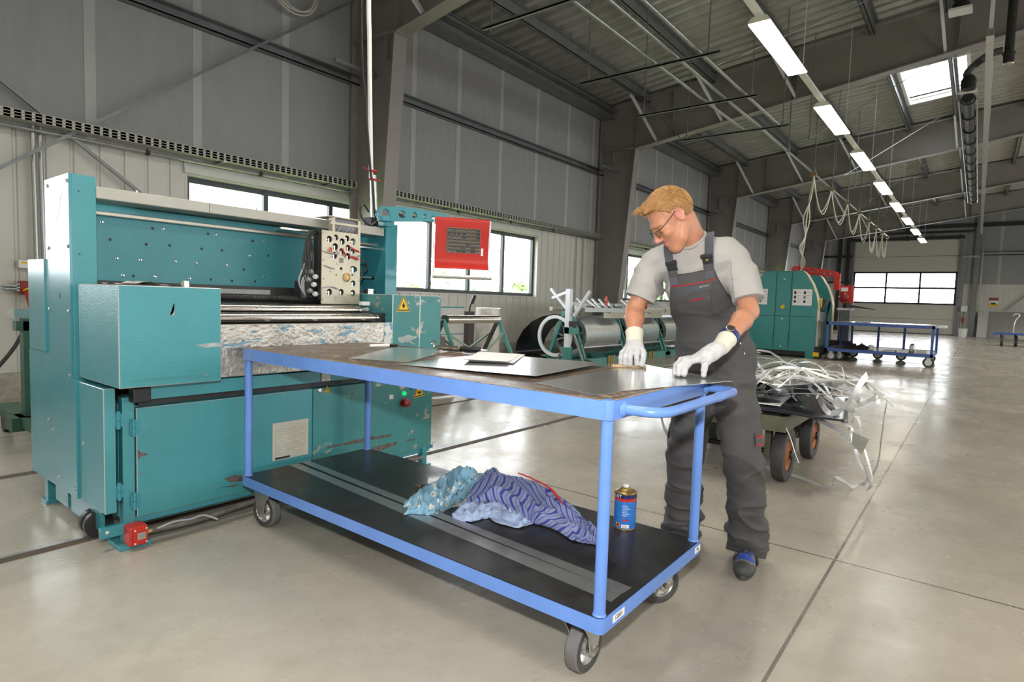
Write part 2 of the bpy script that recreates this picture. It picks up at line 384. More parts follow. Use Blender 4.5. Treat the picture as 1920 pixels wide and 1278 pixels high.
a1 = nt.nodes.new('ShaderNodeBsdfTransparent'); a2 = nt.nodes.new('ShaderNodeBsdfTranslucent'); a2.inputs[0].default_value = (.95,.95,.95,1)
nt.links.new(a1.outputs[0], mxs.inputs[1]); nt.links.new(a2.outputs[0], mxs.inputs[2]); nt.links.new(mxs.outputs[0], o_.inputs[0])
MB().add([(SKY[0],SKY[2],z0(SKY[2])+.34),(SKY[1],SKY[2],z0(SKY[2])+.34),(SKY[1],SKY[3],z0(SKY[3])+.34),(SKY[0],SKY[3],z0(SKY[3])+.34)], [(0,1,2,3)]).build('pane', domem, sk, smooth=0)

# left wall: plinth, ribbed cladding with window openings, insulation with seam tapes
WINS = [(-6.5, 0.62), (3.47, 11.10), (14.45, 22.0), (24.6, 33.2)]
ZS, ZH, ZI = 1.30, 2.65, 2.82
def ribs(x0, x1, z0, z1, mb, y=YL, ax='x', sgn=1):
    """cladding with shallow grooves every 0.25 m"""
    pts = [(x0, 0)]; x = math.ceil(x0/.25)*.25
    while x < x1-.03:
        if x > x0+.03: pts += [(x-.022,0),(x-.012,.018),(x+.012,.018),(x+.022,0)]
        x += .25
    pts.append((x1, 0))
    if ax == 'x': mb.grid([[(px, y+sgn*d, z) for px, d in pts] for z in (z0, z1)])
    else: mb.grid([[(y+sgn*d, px, z) for px, d in pts] for z in (z0, z1)])
mb = MB(); last = XW0
for a, b in WINS:
    ribs(last, a, .27, ZI, mb); ribs(a, b, .27, ZS, mb); last = b
ribs(last, XW1, .27, ZI, mb)
mb.box(XW0-.3, XW1+.3, YL+.15, YL+.25, -.1, ZS-.03)
last = XW0-.3
for a, b in WINS: mb.box(last, a-.02, YL+.15, YL+.25, ZS-.03, ZI); last = b+.02
mb.box(last, XW1+.3, YL+.15, YL+.25, ZS-.03, ZI)
WL = struct(mb, 'wall_left', M['clad'], smooth=0)
MB().box(XW0, XW1, YL-.03, YL+.05, 0, .27).build('plinth', M['plinth'], WL, smooth=0)
ins = MB().box(XW0-.3, XW1+.3, YL-.01, YL+.25, ZI, 6.2)
ins.build('insulation', M['insul'], WL, smooth=0)
tape = MB(); x = -7.3
for x in [-1.4,-.1,1.2,2.43,3.59,4.81,6.1,7.25,8.39,9.66,10.92,12.19,13.35,14.7,15.9,17.1,18.3,19.5,20.7,22.4,23.6,24.8,26,27.2,28.4,30.2,31.6,33,34.4,35.8,38,40]:
    tape.box(x-.055, x+.055, YL-.016, YL-.008, ZI, 6.15)
tape.build('seam_tape', M['insul_strip'], WL, smooth=0)
# shutter boxes over the windows, reveals, frames, panes
for k, (a, b) in enumerate(WINS):
    f = MB(); fy0, fy1 = YL+.10, YL+.15
    f.box(a, b, fy0, fy1, ZS, ZS+.07); f.box(a, b, fy0, fy1, ZH-.07, ZH)
    n = 7 if k != 2 else 6
    xs = [a+.03+(b-a-.06)*i/n for i in range(n+1)]
    for i, x in enumerate(xs): f.box(x-.035, x+.035, fy0-.01, fy1+.01, ZS, ZH)
    w = struct(f, 'window_%d' % (k+1), M['anthracite'], smooth=0)
    r = MB(); r.box(a-.03, a, YL-.005, YL+.12, ZS, ZH); r.box(b, b+.03, YL-.005, YL+.12, ZS, ZH); r.box(a-.03, b+.03, YL-.03, YL+.12, ZS-.03, ZS); r.box(a-.03, b+.03, YL-.002, YL+.2, ZH, ZH+.02)
    r.build('reveal', M['clad'], w, smooth=0)
    s = MB(); s.box(a-.05, b+.05, YL-.05, YL+.02, ZH+.02, ZH+.09); s.box(a-.05, b+.05, YL-.03, YL+.02, ZH+.09, ZI)
    s.build('shutter_box', M['shutter'], w, smooth=0)
    for i in range(n): MB().box(xs[i]+.03, xs[i+1]-.03, fy0+.02, fy0+.026, ZS+.06, ZH-.06).build('pane', M['glass'], w, smooth=0)
# right, rear walls (out of the photograph, they close the hall)
RW = [(0.,7.6),(9.,16.6),(18.,25.6),(27.,34.6)]  # unseen window openings, added to let fill daylight in from the right
mb = MB(); last = XW0-.3
for a, b in RW: mb.box(last, a, YR-.25, YR, 0, 6.2); mb.box(a, b, YR-.25, YR, 0, 1.3); mb.box(a, b, YR-.25, YR, 2.65, 6.2); last = b
mb.box(last, XW1+.3, YR-.25, YR, 0, 6.2); struct(mb, 'wall_right', M['clad'], smooth=0)
mb = MB(); mb.prism([(YR-.3,-.05),(YL+.3,-.05),(YL+.3,roofz(YL+.3)+.1),(RIDGE,roofz(RIDGE)+.1),(YR-.3,roofz(YR-.3)+.1)], (0,1,0), (0,0,1), (-.25,0,0), (XW0,0,0)); struct(mb, 'wall_rear', M['clad'], smooth=0)
# end wall with the sectional gate
GY0, GY1, GZ = 1.05, 6.20, 5.40
mb = MB()
mb.prism([(YR-.3,0),(GY0,0),(GY0,GZ),(GY1,GZ),(GY1,0),(YL+.3,0),(YL+.3,roofz(YL+.3)+.1),(RIDGE,roofz(RIDGE)+.1),(YR-.3,roofz(YR-.3)+.1)], (0,1,0), (0,0,1), (.25,0,0), (XW1,0,0))
WE = struct(mb, 'wall_end', M['insul'], smooth=0)
c = MB(); ribs(YR, GY0-.3, .1, 2.9, c, XW1-.03, 'y'); c.box(XW1-.02, XW1, YR, GY0-.3, .0, 2.9); ribs(GY1+.25, YL, .1, 2.9, c, XW1-.03, 'y')
c.build('cladding', M['clad'], WE, smooth=0)
t = MB()
for y in (-9,-7.6,-6.2,-4.8,-3.4,-2,-.75,.55,6.9,7.6): t.box(XW1-.012, XW1-.002, y-.07, y+.07, 2.9, 7)
for y in (2,3.6,5.2): t.box(XW1-.012, XW1-.002, y-.07, y+.07, GZ+.1, 7)
t.build('seam_tape', M['insul_strip'], WE, smooth=0)
g = MB(); gz = [0,.62,1.76,3.56,4.36,5.40]
for z0_, z1_ in ((0.03,.86),(.86,1.72),(3.58,4.50),(4.50,GZ+.05)): g.box(XW1+.02, XW1+.06, GY0-.05, GY1+.05, z0_, z1_)
gate = struct(g, 'door_1', M['gate'], smooth=0)
for z in (.86,4.50): MB().box(XW1+.012, XW1+.02, GY0, GY1, z-.008, z+.008).build('panel_seam', M['dark'], gate, smooth=0)
f = MB()
for z in (1.70, 2.60, 3.50): f.box(XW1+.0, XW1+.065, GY0-.05, GY1+.05, z, z+.11)
for i in range(4): y = GY0+(GY1-GY0-.10)*i/3; f.box(XW1+.0, XW1+.065, y, y+.10, 1.72, 3.6)
f.build('window_frame', M['anthracite'], gate, smooth=0)
for i in range(3):
    for z in (1.80, 2.70): y = GY0+(GY1-GY0)*i/3; MB().box(XW1+.035, XW1+.041, y+.03, y+1.70, z-.02, z+.84).build('pane', M['glass'], gate, smooth=0)
MB().box(XW1+.0, XW1+.07, GY0, GY1, 0, .035).build('bottom_seal', M['black'], gate, smooth=0)
rl = MB()
for y in (GY0-.06, GY1+.06): rl.box(XW1-.1, XW1, y-.05, y+.05, 0, GZ+.3)
rl.build('guide_rail', M['grey_steel'], gate, smooth=0)
# end-wall girts and lintels (structure)
e = MB()
for z, y0, y1, d in ((4.55,GY1+.1,YL,.12),(2.95,GY1+.1,YL,.1),(4.55,YR,.0,.14),(GZ+.12,GY0-.2,GY1+.2,.16),(6.15,-4,YL,.2),(5.85,GY0-.6,GY1+.6,.08)): e.box(XW1-.16, XW1-.02, y0, y1, z-d/2, z+d/2)
for y in (GY1+.35, 7.0): e.box(XW1-.2, XW1-.02, y-.09, y+.09, 0, 6.3)
e.box(XW1-.12, XW1-.02, 3.5, 3.65, GZ, 7); struct(e, 'trim_2', M['dark'], smooth=0)
# door_1 torsion shaft
sh = MB().cyl((XW1-.25,GY0-.5,5.72), (XW1-.25,GY1+.4,5.72), .03, 10)
for y in (1.6,3.2,5.6): sh.cyl((XW1-.25,y,5.72), (XW1-.25,y+.7,5.72), .08, 12)
sh.build('torsion_shaft', M['grey_steel'], gate)

# steel portal frames
FX = [-1.7, 6.02, 13.74, 21.62, 29.4, 37.0]
def ycol(z): return 7.36-0.081*z
def zraf(y): return 5.05+0.148*(6.90-y)
FL = ['brown steel portal frame standing left of the camera', 'large brown steel portal frame right behind the teal bending machine',
      'brown steel portal frame whose column stands behind the worker in grey overalls', 'brown steel portal frame third along the window wall, behind the worker',
      'brown steel portal frame in front of the one by the gate wall', 'farthest brown steel portal frame close to the gate wall']
FRAMES = []
for k, x in enumerate(FX):
    fr = thing('steel_portal_frame', FL[k], 'steel frame', (x, 7.6, 0), 'portal frames carrying the roof')
    c = MB()
    c.box(x-.125, x+.125, 7.92, 7.945, 0, 6.2)                                     # outer flange
    c.prism([(7.94,0),(7.94,6.2),(ycol(5.05),6.2),(ycol(5.05),5.05),(ycol(0),0)], (0,1,0), (0,0,1), (.014,0,0), (x-.007,0,0))  # web
    c.prism([(ycol(0),0),(ycol(5.05),5.05),(ycol(5.05)-.022,5.05),(ycol(0)-.022,0)], (0,1,0), (0,0,1), (.25,0,0), (x-.125,0,0)) # inner flange
    c.prism([(ycol(5.05)-.06,5.02),(7.96,5.09),(7.96,5.12),(ycol(5.05)-.06,5.05)], (0,1,0), (0,0,1), (.26,0,0), (x-.13,0,0))    # splice plate
    for yy in (7.55, 7.15): c.prism([(yy,4.72),(yy,5.04),(yy+.012,5.04),(yy+.012,4.72)], (0,1,0), (0,0,1), (.11,0,0), (x-.115,0,0))
    c.box(x-.13, x+.13, ycol(0)-.06, 7.96, 0, .02)
    c.build('column', M['brown_steel'], fr, smooth=0)
    r = MB(); yi = ycol(5.05)-.03
    top = [(7.94,roofz(7.94)-.02),(RIDGE,roofz(RIDGE)-.02),(YR,roofz(YR)-.02)]; bot = [(YR,5.3),(RIDGE,zraf(RIDGE)),(yi,zraf(yi)),(yi,5.06),(7.94,5.1)]
    r.prism(top+bot, (0,1,0), (0,0,1), (.012,0,0), (x-.006,0,0))
    for (ya, za), (yb, zb) in (((yi+.02,zraf(yi)),(RIDGE,zraf(RIDGE))), ((RIDGE,zraf(RIDGE)),(YR,5.3)), ((7.94,roofz(7.94)),(RIDGE,roofz(RIDGE))), ((RIDGE,roofz(RIDGE)),(YR,roofz(YR)))):
        r.prism([(ya,za-.012),(yb,zb-.012),(yb,zb+.012),(ya,za+.012)], (0,1,0), (0,0,1), (.24,0,0), (x-.12,0,0))
    for yy in (6.0, 3.3, .6, -4): r.box(x-.10, x+.10, yy-.006, yy+.006, zraf(yy), roofz(yy)-.03)
    r.box(x-.11, x+.11, yi-.01, yi+.01, 5.07, roofz(yi)-.02)
    r.build('rafter', M['brown_steel'], fr, smooth=0)
    for y1, y0 in ((6.86,6.41),(5.28,4.84),(3.47,3.30),(.87,.79)):
        for sx in (-1,) if k else (-1,):
            b = MB(); b.bar((x+sx*.72, y0+.42 if y0 > 3 else y0+.1, roofz(y0)-.12), (x+sx*.02, y0, zraf(y0)+.02), .065, .045, (0,1,0)); b.build('knee_brace', M['white_steel'], fr, smooth=0)
    FRAMES.append(fr)
# purlins, eave beams, wall girts
n = 3
for y, d in ((7.72,.28),(6.65,.2),(5.07,.2),(3.47,.2),(1.96,.2),(.82,.2),(-.7,.2),(-2.2,.2),(-5,.2),(-8,.2)):
    p = MB(); zt = roofz(y)+.045
    p.box(XW0, XW1, y-.006, y+.006, zt-d, zt); p.box(XW0, XW1, y-.07, y+.006, zt-.012, zt); p.box(XW0, XW1, y-.006, y+.07, zt-d, zt-d+.012); p.box(XW0, XW1, y+.06, y+.07, zt-d, zt-d+.035)
    if y > 7: p.box(XW0, XW1, y-.12, y+.2, zt-d-.05, zt-d-.03); p.box(XW0, XW1, y-.2, y-.06, zt-d+.1, zt-d+.115)
    struct(p, 'trim_%d' % n, M['grey_steel'], smooth=0); n += 1
for z, y in ((4.55, 7.88),):
    p = MB(); p.box(XW0, XW1, y-.02, y+.10, z-.075, z-.06); p.box(XW0, XW1, y+.09, y+.10, z-.075, z+.075); p.box(XW0, XW1, y-.02, y+.10, z+.06, z+.075); p.box(XW0, XW1, y-.02, y-.008, z-.075, z-.045)
    struct(p, 'trim_%d' % n, M['grey_steel'], smooth=0); n += 1
for k, x in enumerate(FX):   # short horizontal struts beside the columns
    MB().box(x-.75, x+.02, 7.45, 7.51, 4.52, 4.57).build('girt_stay', M['pipe'], FRAMES[k], smooth=0)

# floor tracks
for k, y in enumerate((3.30, 4.735)):
    t = MB(); t.box(XW0, 14.5, y-.008, y+.010, 0, .005)
    o = t.build('floor_track', M['galv_dull'], smooth=0)
    tag(o, ['steel floor track running under the front of the teal bending machine', 'steel floor track running under the rear of the teal bending machine'][k], 'rail', 'rails set in the concrete floor')
    g = MB().box(XW0, 14.5, y-.060, y-.008, 0.0005, .0025)
    g.build('groove', mat('rusty_groove', (0.085,0.058,0.035), 0.7, var=0.3, vscale=8), o, smooth=0)
# ------------------------------------------------------------------ ceiling lights on their rail
ORD = ['nearest', 'second', 'third', 'fourth', 'fifth', 'sixth', 'seventh', 'eighth']
LY, LZ = 2.29, 4.60
tr = MB(); tr.box(5.2, 35.3, LY-.03, LY+.03, LZ+.075, LZ+.125); tr.box(5.2, 35.3, LY-.045, LY+.045, LZ+.07, LZ+.08)
tag(tr.build('light_rail', M['lamp_body']), 'long white support rail carrying the row of ceiling lights', 'light rail')
def make_lamp(x, i):
    r = thing('ceiling_light', 'lit rectangular ceiling light, %s along the row from the camera end' % (ORD[i] if i else 'first and largest in view'), 'ceiling light', (x, LY, LZ), 'row of ceiling lights')
    L = 1.95; b = MB(); sec = [(-.13,0),(-.13,.012),(-.085,.07),(.085,.07),(.13,.012),(.13,0)]
    b.prism([(a,c+.0) for a, c in sec], (0,1,0), (0,0,1), (L,0,0), (x, LY, LZ)); b.build('housing', M['lamp_body'], r, smooth=0)
    MB().box(x+.01, x+L-.01, LY-.124, LY+.124, LZ-.008, LZ+.004).build('diffuser', M['lamp'], r, smooth=0)
    return r
for i in range(8): make_lamp(7.52+3.64*i, i)
for i in range(8):           # chains that carry the rail
    x = 9.75+3.64*i; c = MB(); y = LY+.0; z = LZ+.12; zt = roofz(LY)
    while z < zt:
        c.tube([(x+.008*math.cos(a) if int(z*100)%2 else x, y+.006*math.cos(a) if not int(z*100)%2 else y, z+.02*math.sin(a)) for a in [2*PI*q/6 for q in range(6)]], .003, 4, closed=True); z += .031
    tag(c.build('chain', M['white_steel'], smooth=0), 'thin steel chain holding the light rail just past the %s ceiling light' % (ORD[i] if i else 'largest'), 'chain', 'chains of the light rail')

# ------------------------------------------------------------------ suspended pipes
PIPES = [((5.0,3.87,4.62),(11.95,3.78,4.60),'long steel pipe hung under the roof, closest of three to the window wall'),
         ((5.0,3.52,4.62),(31.6,3.38,4.56),'longest of the three hung steel pipes, cables looped from its far half'),
         ((5.0,3.21,4.62),(11.98,3.15,4.60),'long steel pipe hung under the roof, closest of three to the ceiling lights')]
for p0, p1, lab in PIPES: tag(MB().cyl(p0, p1, .024, 12).build('suspended_pipe', M['pipe']), lab, 'pipe', 'pipes hung under the roof')
for i, (x, ya, yb) in enumerate(((5.74,5.08,2.9),(7.98,5.03,2.9),(9.9,5.03,2.95),(11.8,5.0,2.95))):
    h = thing('pipe_hanger', 'thin cross rail on threaded rods under the hung pipes, %s from the camera' % ORD[i], 'pipe hanger', (x,4,4.5), 'hangers of the suspended pipes')
    MB().box(x-.02, x+.02, yb, ya, 4.535, 4.555).box(x-.02, x-.016, yb, ya, 4.535, 4.575).box(x+.016, x+.02, yb, ya, 4.535, 4.575).build('cross_rail', M['thread'], h, smooth=0)
    for y in (ya-.12, 3.06): MB().cyl((x,y,4.5), (x,y,roofz(y)), .011, 8).cyl((x,y,4.56), (x,y,4.64), .022, 6).build('threaded_rod', M['thread'], h)
for i, x in enumerate((13.7,16.2,18.5,21.0,23.3,25.6,28.0,30.2)):
    tag(MB().cyl((x,3.40,4.58), (x,3.40,roofz(3.4)), .014, 8).cyl((x,3.40,4.53), (x,3.40,4.63), .034, 8).build('hanger_rod', M['thread']), 'slim hanger rod on the cable pipe, %s of those beyond the cross rails' % ['first','second','third','fourth','fifth','sixth','seventh','last'][i], 'hanger rod', 'rods of the cable pipe')
for i, x in enumerate((13.2,16,18.8,21.7,25)):
    tag(MB().cyl((x,2.9,4.62), (x,2.9,roofz(2.9)), .011, 8).cyl((x,2.9,4.6), (x,2.9,4.66), .02, 8).build('hanging_rod', M['thread']), 'bare threaded rod hanging from the roof beside the cable pipe, %s one' % ORD[i], 'threaded rod', 'bare rods under the roof')
for i, (a, b) in enumerate((((6.4,5.6),(8.9,4.1)), ((12.2,1.4),(8.6,3.2)), ((16.4,1.2),(13.2,2.9)), ((20.5,1.0),(17.2,2.9)), ((12.9,6.6),(11.9,5.05)), ((24.6,1.0),(21.5,2.9)))):
    tag(MB().cyl((a[0],a[1],roofz(a[1])-.1), (b[0],b[1],4.62 if i not in (0,) else 6.2), .010, 6).build('hanging_stay', M['thread']), 'slanting thin stay under the roof, %s along the hall' % ORD[i], 'stay', 'slanting stays under the roof')
# cable loops on the second pipe
hx = [16.18,18.45,21.03,23.3,25.6,27.6,29.5,31.2]; lz = [3.73,3.75,3.72,3.68,3.48,3.46,3.58]
for i in range(7):
    m = MB()
    for s in (-1, 1):
        pts = []
        for k in range(21):
            t = k/20; q = abs(2*t-1); z = lz[i]+s*.035+(4.50-lz[i])*(q**1.75); pts.append((hx[i]+(hx[i+1]-hx[i])*t+s*.02, 3.40+s*.03*(1-q), z))
        m.tube(pts, .013, 6)
    tag(m.build('hanging_cable', M['rope']), 'pale cable drooping in a loop from the long pipe, %s loop from the worker' % ['first','second','third','fourth','fifth','sixth','seventh'][i], 'cable', 'cable loops on the long pipe')
for i in range(8): tag(MB().box(hx[i]-.05, hx[i]+.05, 3.34, 3.46, 4.47, 4.56).build('cable_trolley', M['brass'], smooth=0), 'small brass runner holding the cable loops, %s on the long pipe' % ORD[i], 'runner', 'runners of the cable loops')
m = MB()
for s in (-1, 0, 1): m.tube(spline([(16.2,3.4,4.47),(16.05+.06*s,3.42+.03*s,3.9),(15.95+.1*s,3.45-.05*s,3.4),(15.95+.02*s,3.45,3.0),(15.7+.2*s,3.46,2.65),(16.2+.25*s,3.52+.1*s,2.35),(16.9+.2*s,3.7,2.17)], 10), .014, 6)
tag(m.build('cable_bundle', M['rope']), 'bundle of pale cables falling from the long pipe to the far teal machine', 'cable')

# ------------------------------------------------------------------ along the window wall
for i, (x0, x1) in enumerate(((-8,5.86),(6.3,13.55),(13.95,21.4),(21.8,29.2))):
    t = thing('cable_tray', ['perforated cable tray on the wall above the teal machine and its window', 'perforated cable tray between the first column and the column behind the worker', 'perforated cable tray on the wall behind the worker\'s head', 'perforated cable tray along the far part of the window wall'][i], 'cable tray', (x0, 7.75, 2.85), 'cable trays on the window wall')
    s = MB(); s.box(x0, x1, 7.70, 7.9, 2.86, 2.864); s.cur = 0
    for z0_, z1_ in ((2.862,2.885),(2.891,2.916),(2.922,2.944)): s.box(x0, x1, 7.698, 7.70, z0_, z1_)
    x = x0
    while x < x1:
        s.box(x, min(x+.056,x1), 7.698, 7.70, 2.862, 2.944); x += .085
    s.box(x0, x1, 7.69, 7.70, 2.944, 2.95); s.build('tray', mat('dull_tray_zinc', (.42,.42,.37), .5, .2) if i == 0 else bpy.data.materials['dull_tray_zinc'], t, smooth=0)
    x = x0+1.3 if i else -6.5
    for x in {0:(-6,-4,-2,0,3.78,5.4),1:(7.99,9.63,11.39,13.0),2:(14.8,16.6,18.4,20.2),3:(22.6,25,27.4)}[i]:
        b = MB(); b.prism([(7.70,2.855),(7.95,2.855),(7.95,2.83)], (0,1,0), (0,0,1), (.005,0,0), (x,0,0)); b.box(x, x+.04, 7.68, 7.97, 2.845, 2.858); b.build('bracket', M['zinc'], t, smooth=0)
for i, (x0, x1) in enumerate(((-8,5.9),(6.2,13.6),(13.9,21.4))):
    c = thing('conduit', ['thin grey conduit under the cable tray above the teal machine', 'thin grey conduit under the cable tray right of the first column', 'thin grey conduit on the wall past the column behind the worker'][i], 'conduit', (x0,7.86,2.8), 'conduits along the window wall')
    MB().cyl((x0,7.86,2.79+.001*x0), (x1,7.86,2.79+.004*x1*(i < 2)), .018, 10).build('tube', M['pipe'], c)
    for x in {0:(0.2,2.96,4.37),1:(6.6,8.3,9.9,11.5,13.1),2:(14.8,16.4,18)}[i]:
        MB().cyl((x-.02,7.86,2.79+.004*x), (x+.02,7.86,2.79+.004*x), .03, 10).box(x-.004, x+.004, 7.856, 7.864, 2.8, 2.855).build('clip', M['dark'], c)
for i, (p0, p1) in enumerate((((1.62-1.4,7.88,4.28),(3.35,7.88,1.98)), ((.4,7.84,1.43),(5.85,7.84,5.69)))):
    tag(MB().bar(p0, p1, .035, .035).build('brace_rod', M['grey_steel'], smooth=0), ['wall brace rod falling towards the top of the teal machine', 'wall brace rod rising from behind the teal machine to the big column'][i], 'brace', 'crossed wall braces')
tag(MB().cyl((1.88,7.9,2.9), (1.9,7.9,.3), .022, 10).cyl((1.95,7.93,2.9), (1.97,7.93,.27), .022, 10).build('wall_pipe', M['pipe']), 'pair of vertical grey pipes on the cladding left of the teal machine', 'pipe')
for i, x in enumerate((12.72, 13.05)): tag(MB().cyl((x,7.945,2.8), (x,7.945,0), .02, 8).build('downpipe', M['clad']), ['slim vertical wall duct near the middle column, the one closer to the window', 'slim vertical wall duct right beside the column behind the worker'][i], 'pipe', 'vertical ducts by the middle column')
sb = thing('junction_box', 'small white junction box on the cladding above the red power socket', 'junction box', (1.79,7.97,1.37))
MB().box(1.745,1.835,7.92,7.985,1.375,1.46).build('body', M['whiteplastic'], sb, bevel=.005); MB().box(1.765,1.825,7.918,7.921,1.42,1.44).build('sticker', M['yellow'], sb, smooth=0)
ps = thing('power_socket', 'red industrial power socket and plug on the wall left of the machine', 'power socket', (1.8,7.86,1.0))
MB().box(1.74,1.85,7.86,7.98,1.10,1.24).build('socket_body', M['red_dark'], ps, bevel=.01); MB().cyl((1.81,7.84,1.13),(1.83,7.78,.98),.045,16).build('plug', M['red'], ps); MB().cyl((1.80,7.845,1.16),(1.805,7.84,1.145),.048,16).build('ring', M['yellow'], ps)
MB().cyl((1.83,7.78,.985),(1.82,7.77,.93),.02,10).build('gland', M['whiteplastic'], ps)
tag(MB().tube(spline([(1.82,7.77,.94),(1.76,7.74,.80),(1.66,7.72,.58),(1.52,7.7,.38),(1.3,7.65,.12),(1.0,7.6,.02),(.2,7.5,.02)],8), .018, 8).build('power_cable', M['cable']), 'thick black power cable running down from the red socket', 'cable')
tag(MB().box(1.62,1.74,7.9,7.985,1.15,1.16).box(1.62,1.74,7.9,7.985,1.18,1.19).box(1.72,1.74,7.9,7.985,1.13,1.21).build('wall_bracket', M['zinc'], smooth=0), 'small steel bracket on the wall beside the red socket', 'bracket')
m = MB()
for k, (r, dx) in enumerate(((.36,0),(.30,.05),(.33,-.03))): m.tube([(4.83+dx+r*math.cos(a), 7.8-.02*k, 5.42+r*.9*math.sin(a)) for a in [2*PI*q/28 for q in range(28)]], .012, 6, closed=True)
tag(m.build('hanging_cable_coil', M['rope']), 'coiled pale cable hung high on the wall above the teal machine', 'cable')

# ------------------------------------------------------------------ exhaust rail and hose
ex = thing('exhaust_hose', 'black folded extraction hose hung on its rail right of the skylight', 'extraction hose', (12,.35,4.6))
pr_ = []; x = 12.0
while x < 23: pr_ += [(.075,x-12),(.083,x-12+.06),(.083,x-12+.08)]; x += .14
MB().lathe((12,.355,4.63), (1,0,0), pr_, 14).build('folded_hose', M['black'], ex)
for x in [12.1+.95*i for i in range(12)]: MB().lathe((x,.355,4.63), (1,0,0), [(.085,0),(.10,0),(.10,.05),(.085,.05)], 14, close=True).build('ring', M['dark'], ex)
for dy in (-.115, .115): MB().cyl((12.05,.355+dy,4.60), (23,.355+dy,4.60), .012, 8).build('carrier_rod', M['pipe'], ex)
MB().box(11.9,12.0,.24,.47,4.69,4.73).build('end_plate', M['whiteplastic'], ex, smooth=0)
MB().lathe((11.75,.355,4.68), (0,0,1), [(.0,.0),(.095,0),(.10,.14),(.07,.2),(.06,.2)], 14).build('elbow', M['black'], ex)
MB().tube(spline([(11.75,.355,4.85),(11.85,.38,4.97),(12,.24,5.17),(12,.10,5.25),(12,-.03,5.27)],8), .055, 12).build('flexible_hose', mat('grey_hose', (.09,.095,.10), .45), ex)
er = MB(); er.box(10.6,36,.08,.17,5.02,5.12)
er2 = thing('exhaust_rail', 'long steel running rail over the black extraction hose', 'rail', (10.6,.12,5.0)); er.build('rail_profile', M['zinc'], er2, smooth=0)
for x in (10.8,14.6,17.6,20.6,25.5,28.4,33.2): MB().box(x-.03,x+.03,.10,.15,5.12,roofz(.12)).build('hanger', M['white_steel'], er2, smooth=0)
fan = thing('extractor_stub', 'dark round extractor pipe under the roof at the end of the grey hose', 'extractor', (12,-.1,5.0))
MB().lathe((12,-.105,5.06), (0,0,1), [(.05,0),(.07,.01),(.07,.12),(.085,.13),(.085,.15),(.06,.16),(.06,1.75)], 18).build('pipe', M['dark'], fan)
MB().lathe((12,-.105,5.055), (0,0,-1), [(.069,0),(.06,.012)], 18).build('rim', M['chrome'], fan)
fn = thing('roof_camera_unit', 'dark ceiling unit with white edge on the rafter above the skylight', 'ceiling unit', (12.9,.55,6.3))
MB().box(12.8,13.1,.42,.75,6.36,6.40).build('base_plate', M['whiteplastic'], fn, smooth=0); MB().lathe((12.95,.58,6.38), (0,0,1), [(.12,0),(.13,.1),(.10,.16),(.12,.2),(.07,.3)], 16).build('motor', M['black'], fn)

# ------------------------------------------------------------------ by the end wall
p = thing('post', 'grey steel post on the end wall between gate and leaning sheets', 'post', (41.75,.25,0)); MB().box(41.66,41.84,.12,.36,0,6.9).build('section', M['grey_steel'], p, smooth=0); MB().box(41.7,41.8,-.02,.03,2.6,5).build('conduit', M['pipe'], p, smooth=0)
tag(MB().box(41.6,41.7,-7,.1,4.52,4.60).box(41.6,41.7,.1,.9,4.36,4.46).build('wall_rail', M['pipe'], smooth=0), 'pale horizontal rail running from the end wall post past the gate edge', 'rail')
cb = thing('gate_control_box', 'small gate control box with red button right of the gate', 'control box', (41.9,.62,1.2)); MB().box(41.8,41.97,.48,.78,1.36,1.70).build('case', M['whiteplastic'], cb, bevel=.01); MB().box(41.8,41.97,.60,.70,.75,1.05).build('button_station', M['red_dark'], cb, bevel=.01); MB().cyl((41.9,.65,1.4),(41.9,.65,.3),.015,8).build('lead', M['cable'], cb)
bk = thing('bucket', 'white bucket standing on the floor beside the gate', 'bucket', (39.6,.57,0)); MB().lathe((39.6,.57,0),(0,0,1),[(.155,0),(.165,.01),(.20,.42),(.215,.43),(.215,.455),(.195,.455),(.16,.03),(.0,.03)],22).build('tub', M['whiteplastic'], bk); MB().tube([(39.6+.21*math.cos(a),.57,.43-.16*math.sin(a)) for a in [PI*q/12 for q in range(13)]], .006, 6).build('handle', M['zinc'], bk)
tag(MB().add([(41.2,.0,0),(41.2,-.55,0),(41.55,-.55,1.42),(41.55,.0,1.42),(41.205,.0,0),(41.205,-.55,0),(41.555,-.55,1.42),(41.555,.0,1.42)],[(0,1,2,3),(7,6,5,4),(0,4,5,1),(1,5,6,2),(2,6,7,3),(3,7,4,0)]).build('sheet', M['galv_dull'], smooth=0), 'narrow galvanised sheet leaning on the end wall next to the bucket', 'sheet', 'sheets leaning on the end wall')
tag(MB().add([(40.9,-.5,0),(40.9,-2.7,0),(41.45,-2.7,1.41),(41.45,-.5,1.41),(40.906,-.5,0),(40.906,-2.7,0),(41.456,-2.7,1.41),(41.456,-.5,1.41)],[(0,1,2,3),(7,6,5,4),(0,4,5,1),(1,5,6,2),(2,6,7,3),(3,7,4,0)]).build('sheet', M['galv'], smooth=0), 'wide shiny galvanised sheet leaning on the end wall behind the small cart', 'sheet', 'sheets leaning on the end wall')
pc = thing('platform_cart', 'dark low platform cart in front of the shiny leaning sheets', 'cart', (31,-1.2,0)); MB().box(30.6,31.4,-2.9,-.52,.46,.53).build('deck', M['blue_dark'], pc, bevel=.01)
for (x,y) in ((30.75,-.8),(31.2,-1.25),(30.75,-2.6),(31.2,-2.3)): MB().lathe((x,y-.06,.2),(0,1,0),[(.05,0),(.20,.0),(.20,.10),(.05,.10)],18).build('wheel', M['rubber'], pc); MB().box(x-.06,x+.06,y-.03,y+.05,.25,.47).build('fork', M['dark'], pc, smooth=0)
MB().tube(spline([(31,-1.15,.53),(31.2,-1.2,1.0),(31.3,-1.32,1.24),(31.25,-1.2,1.3),(31.2,-1.1,1.22)],6), .018, 8).build('pull_handle', M['zinc'], pc)
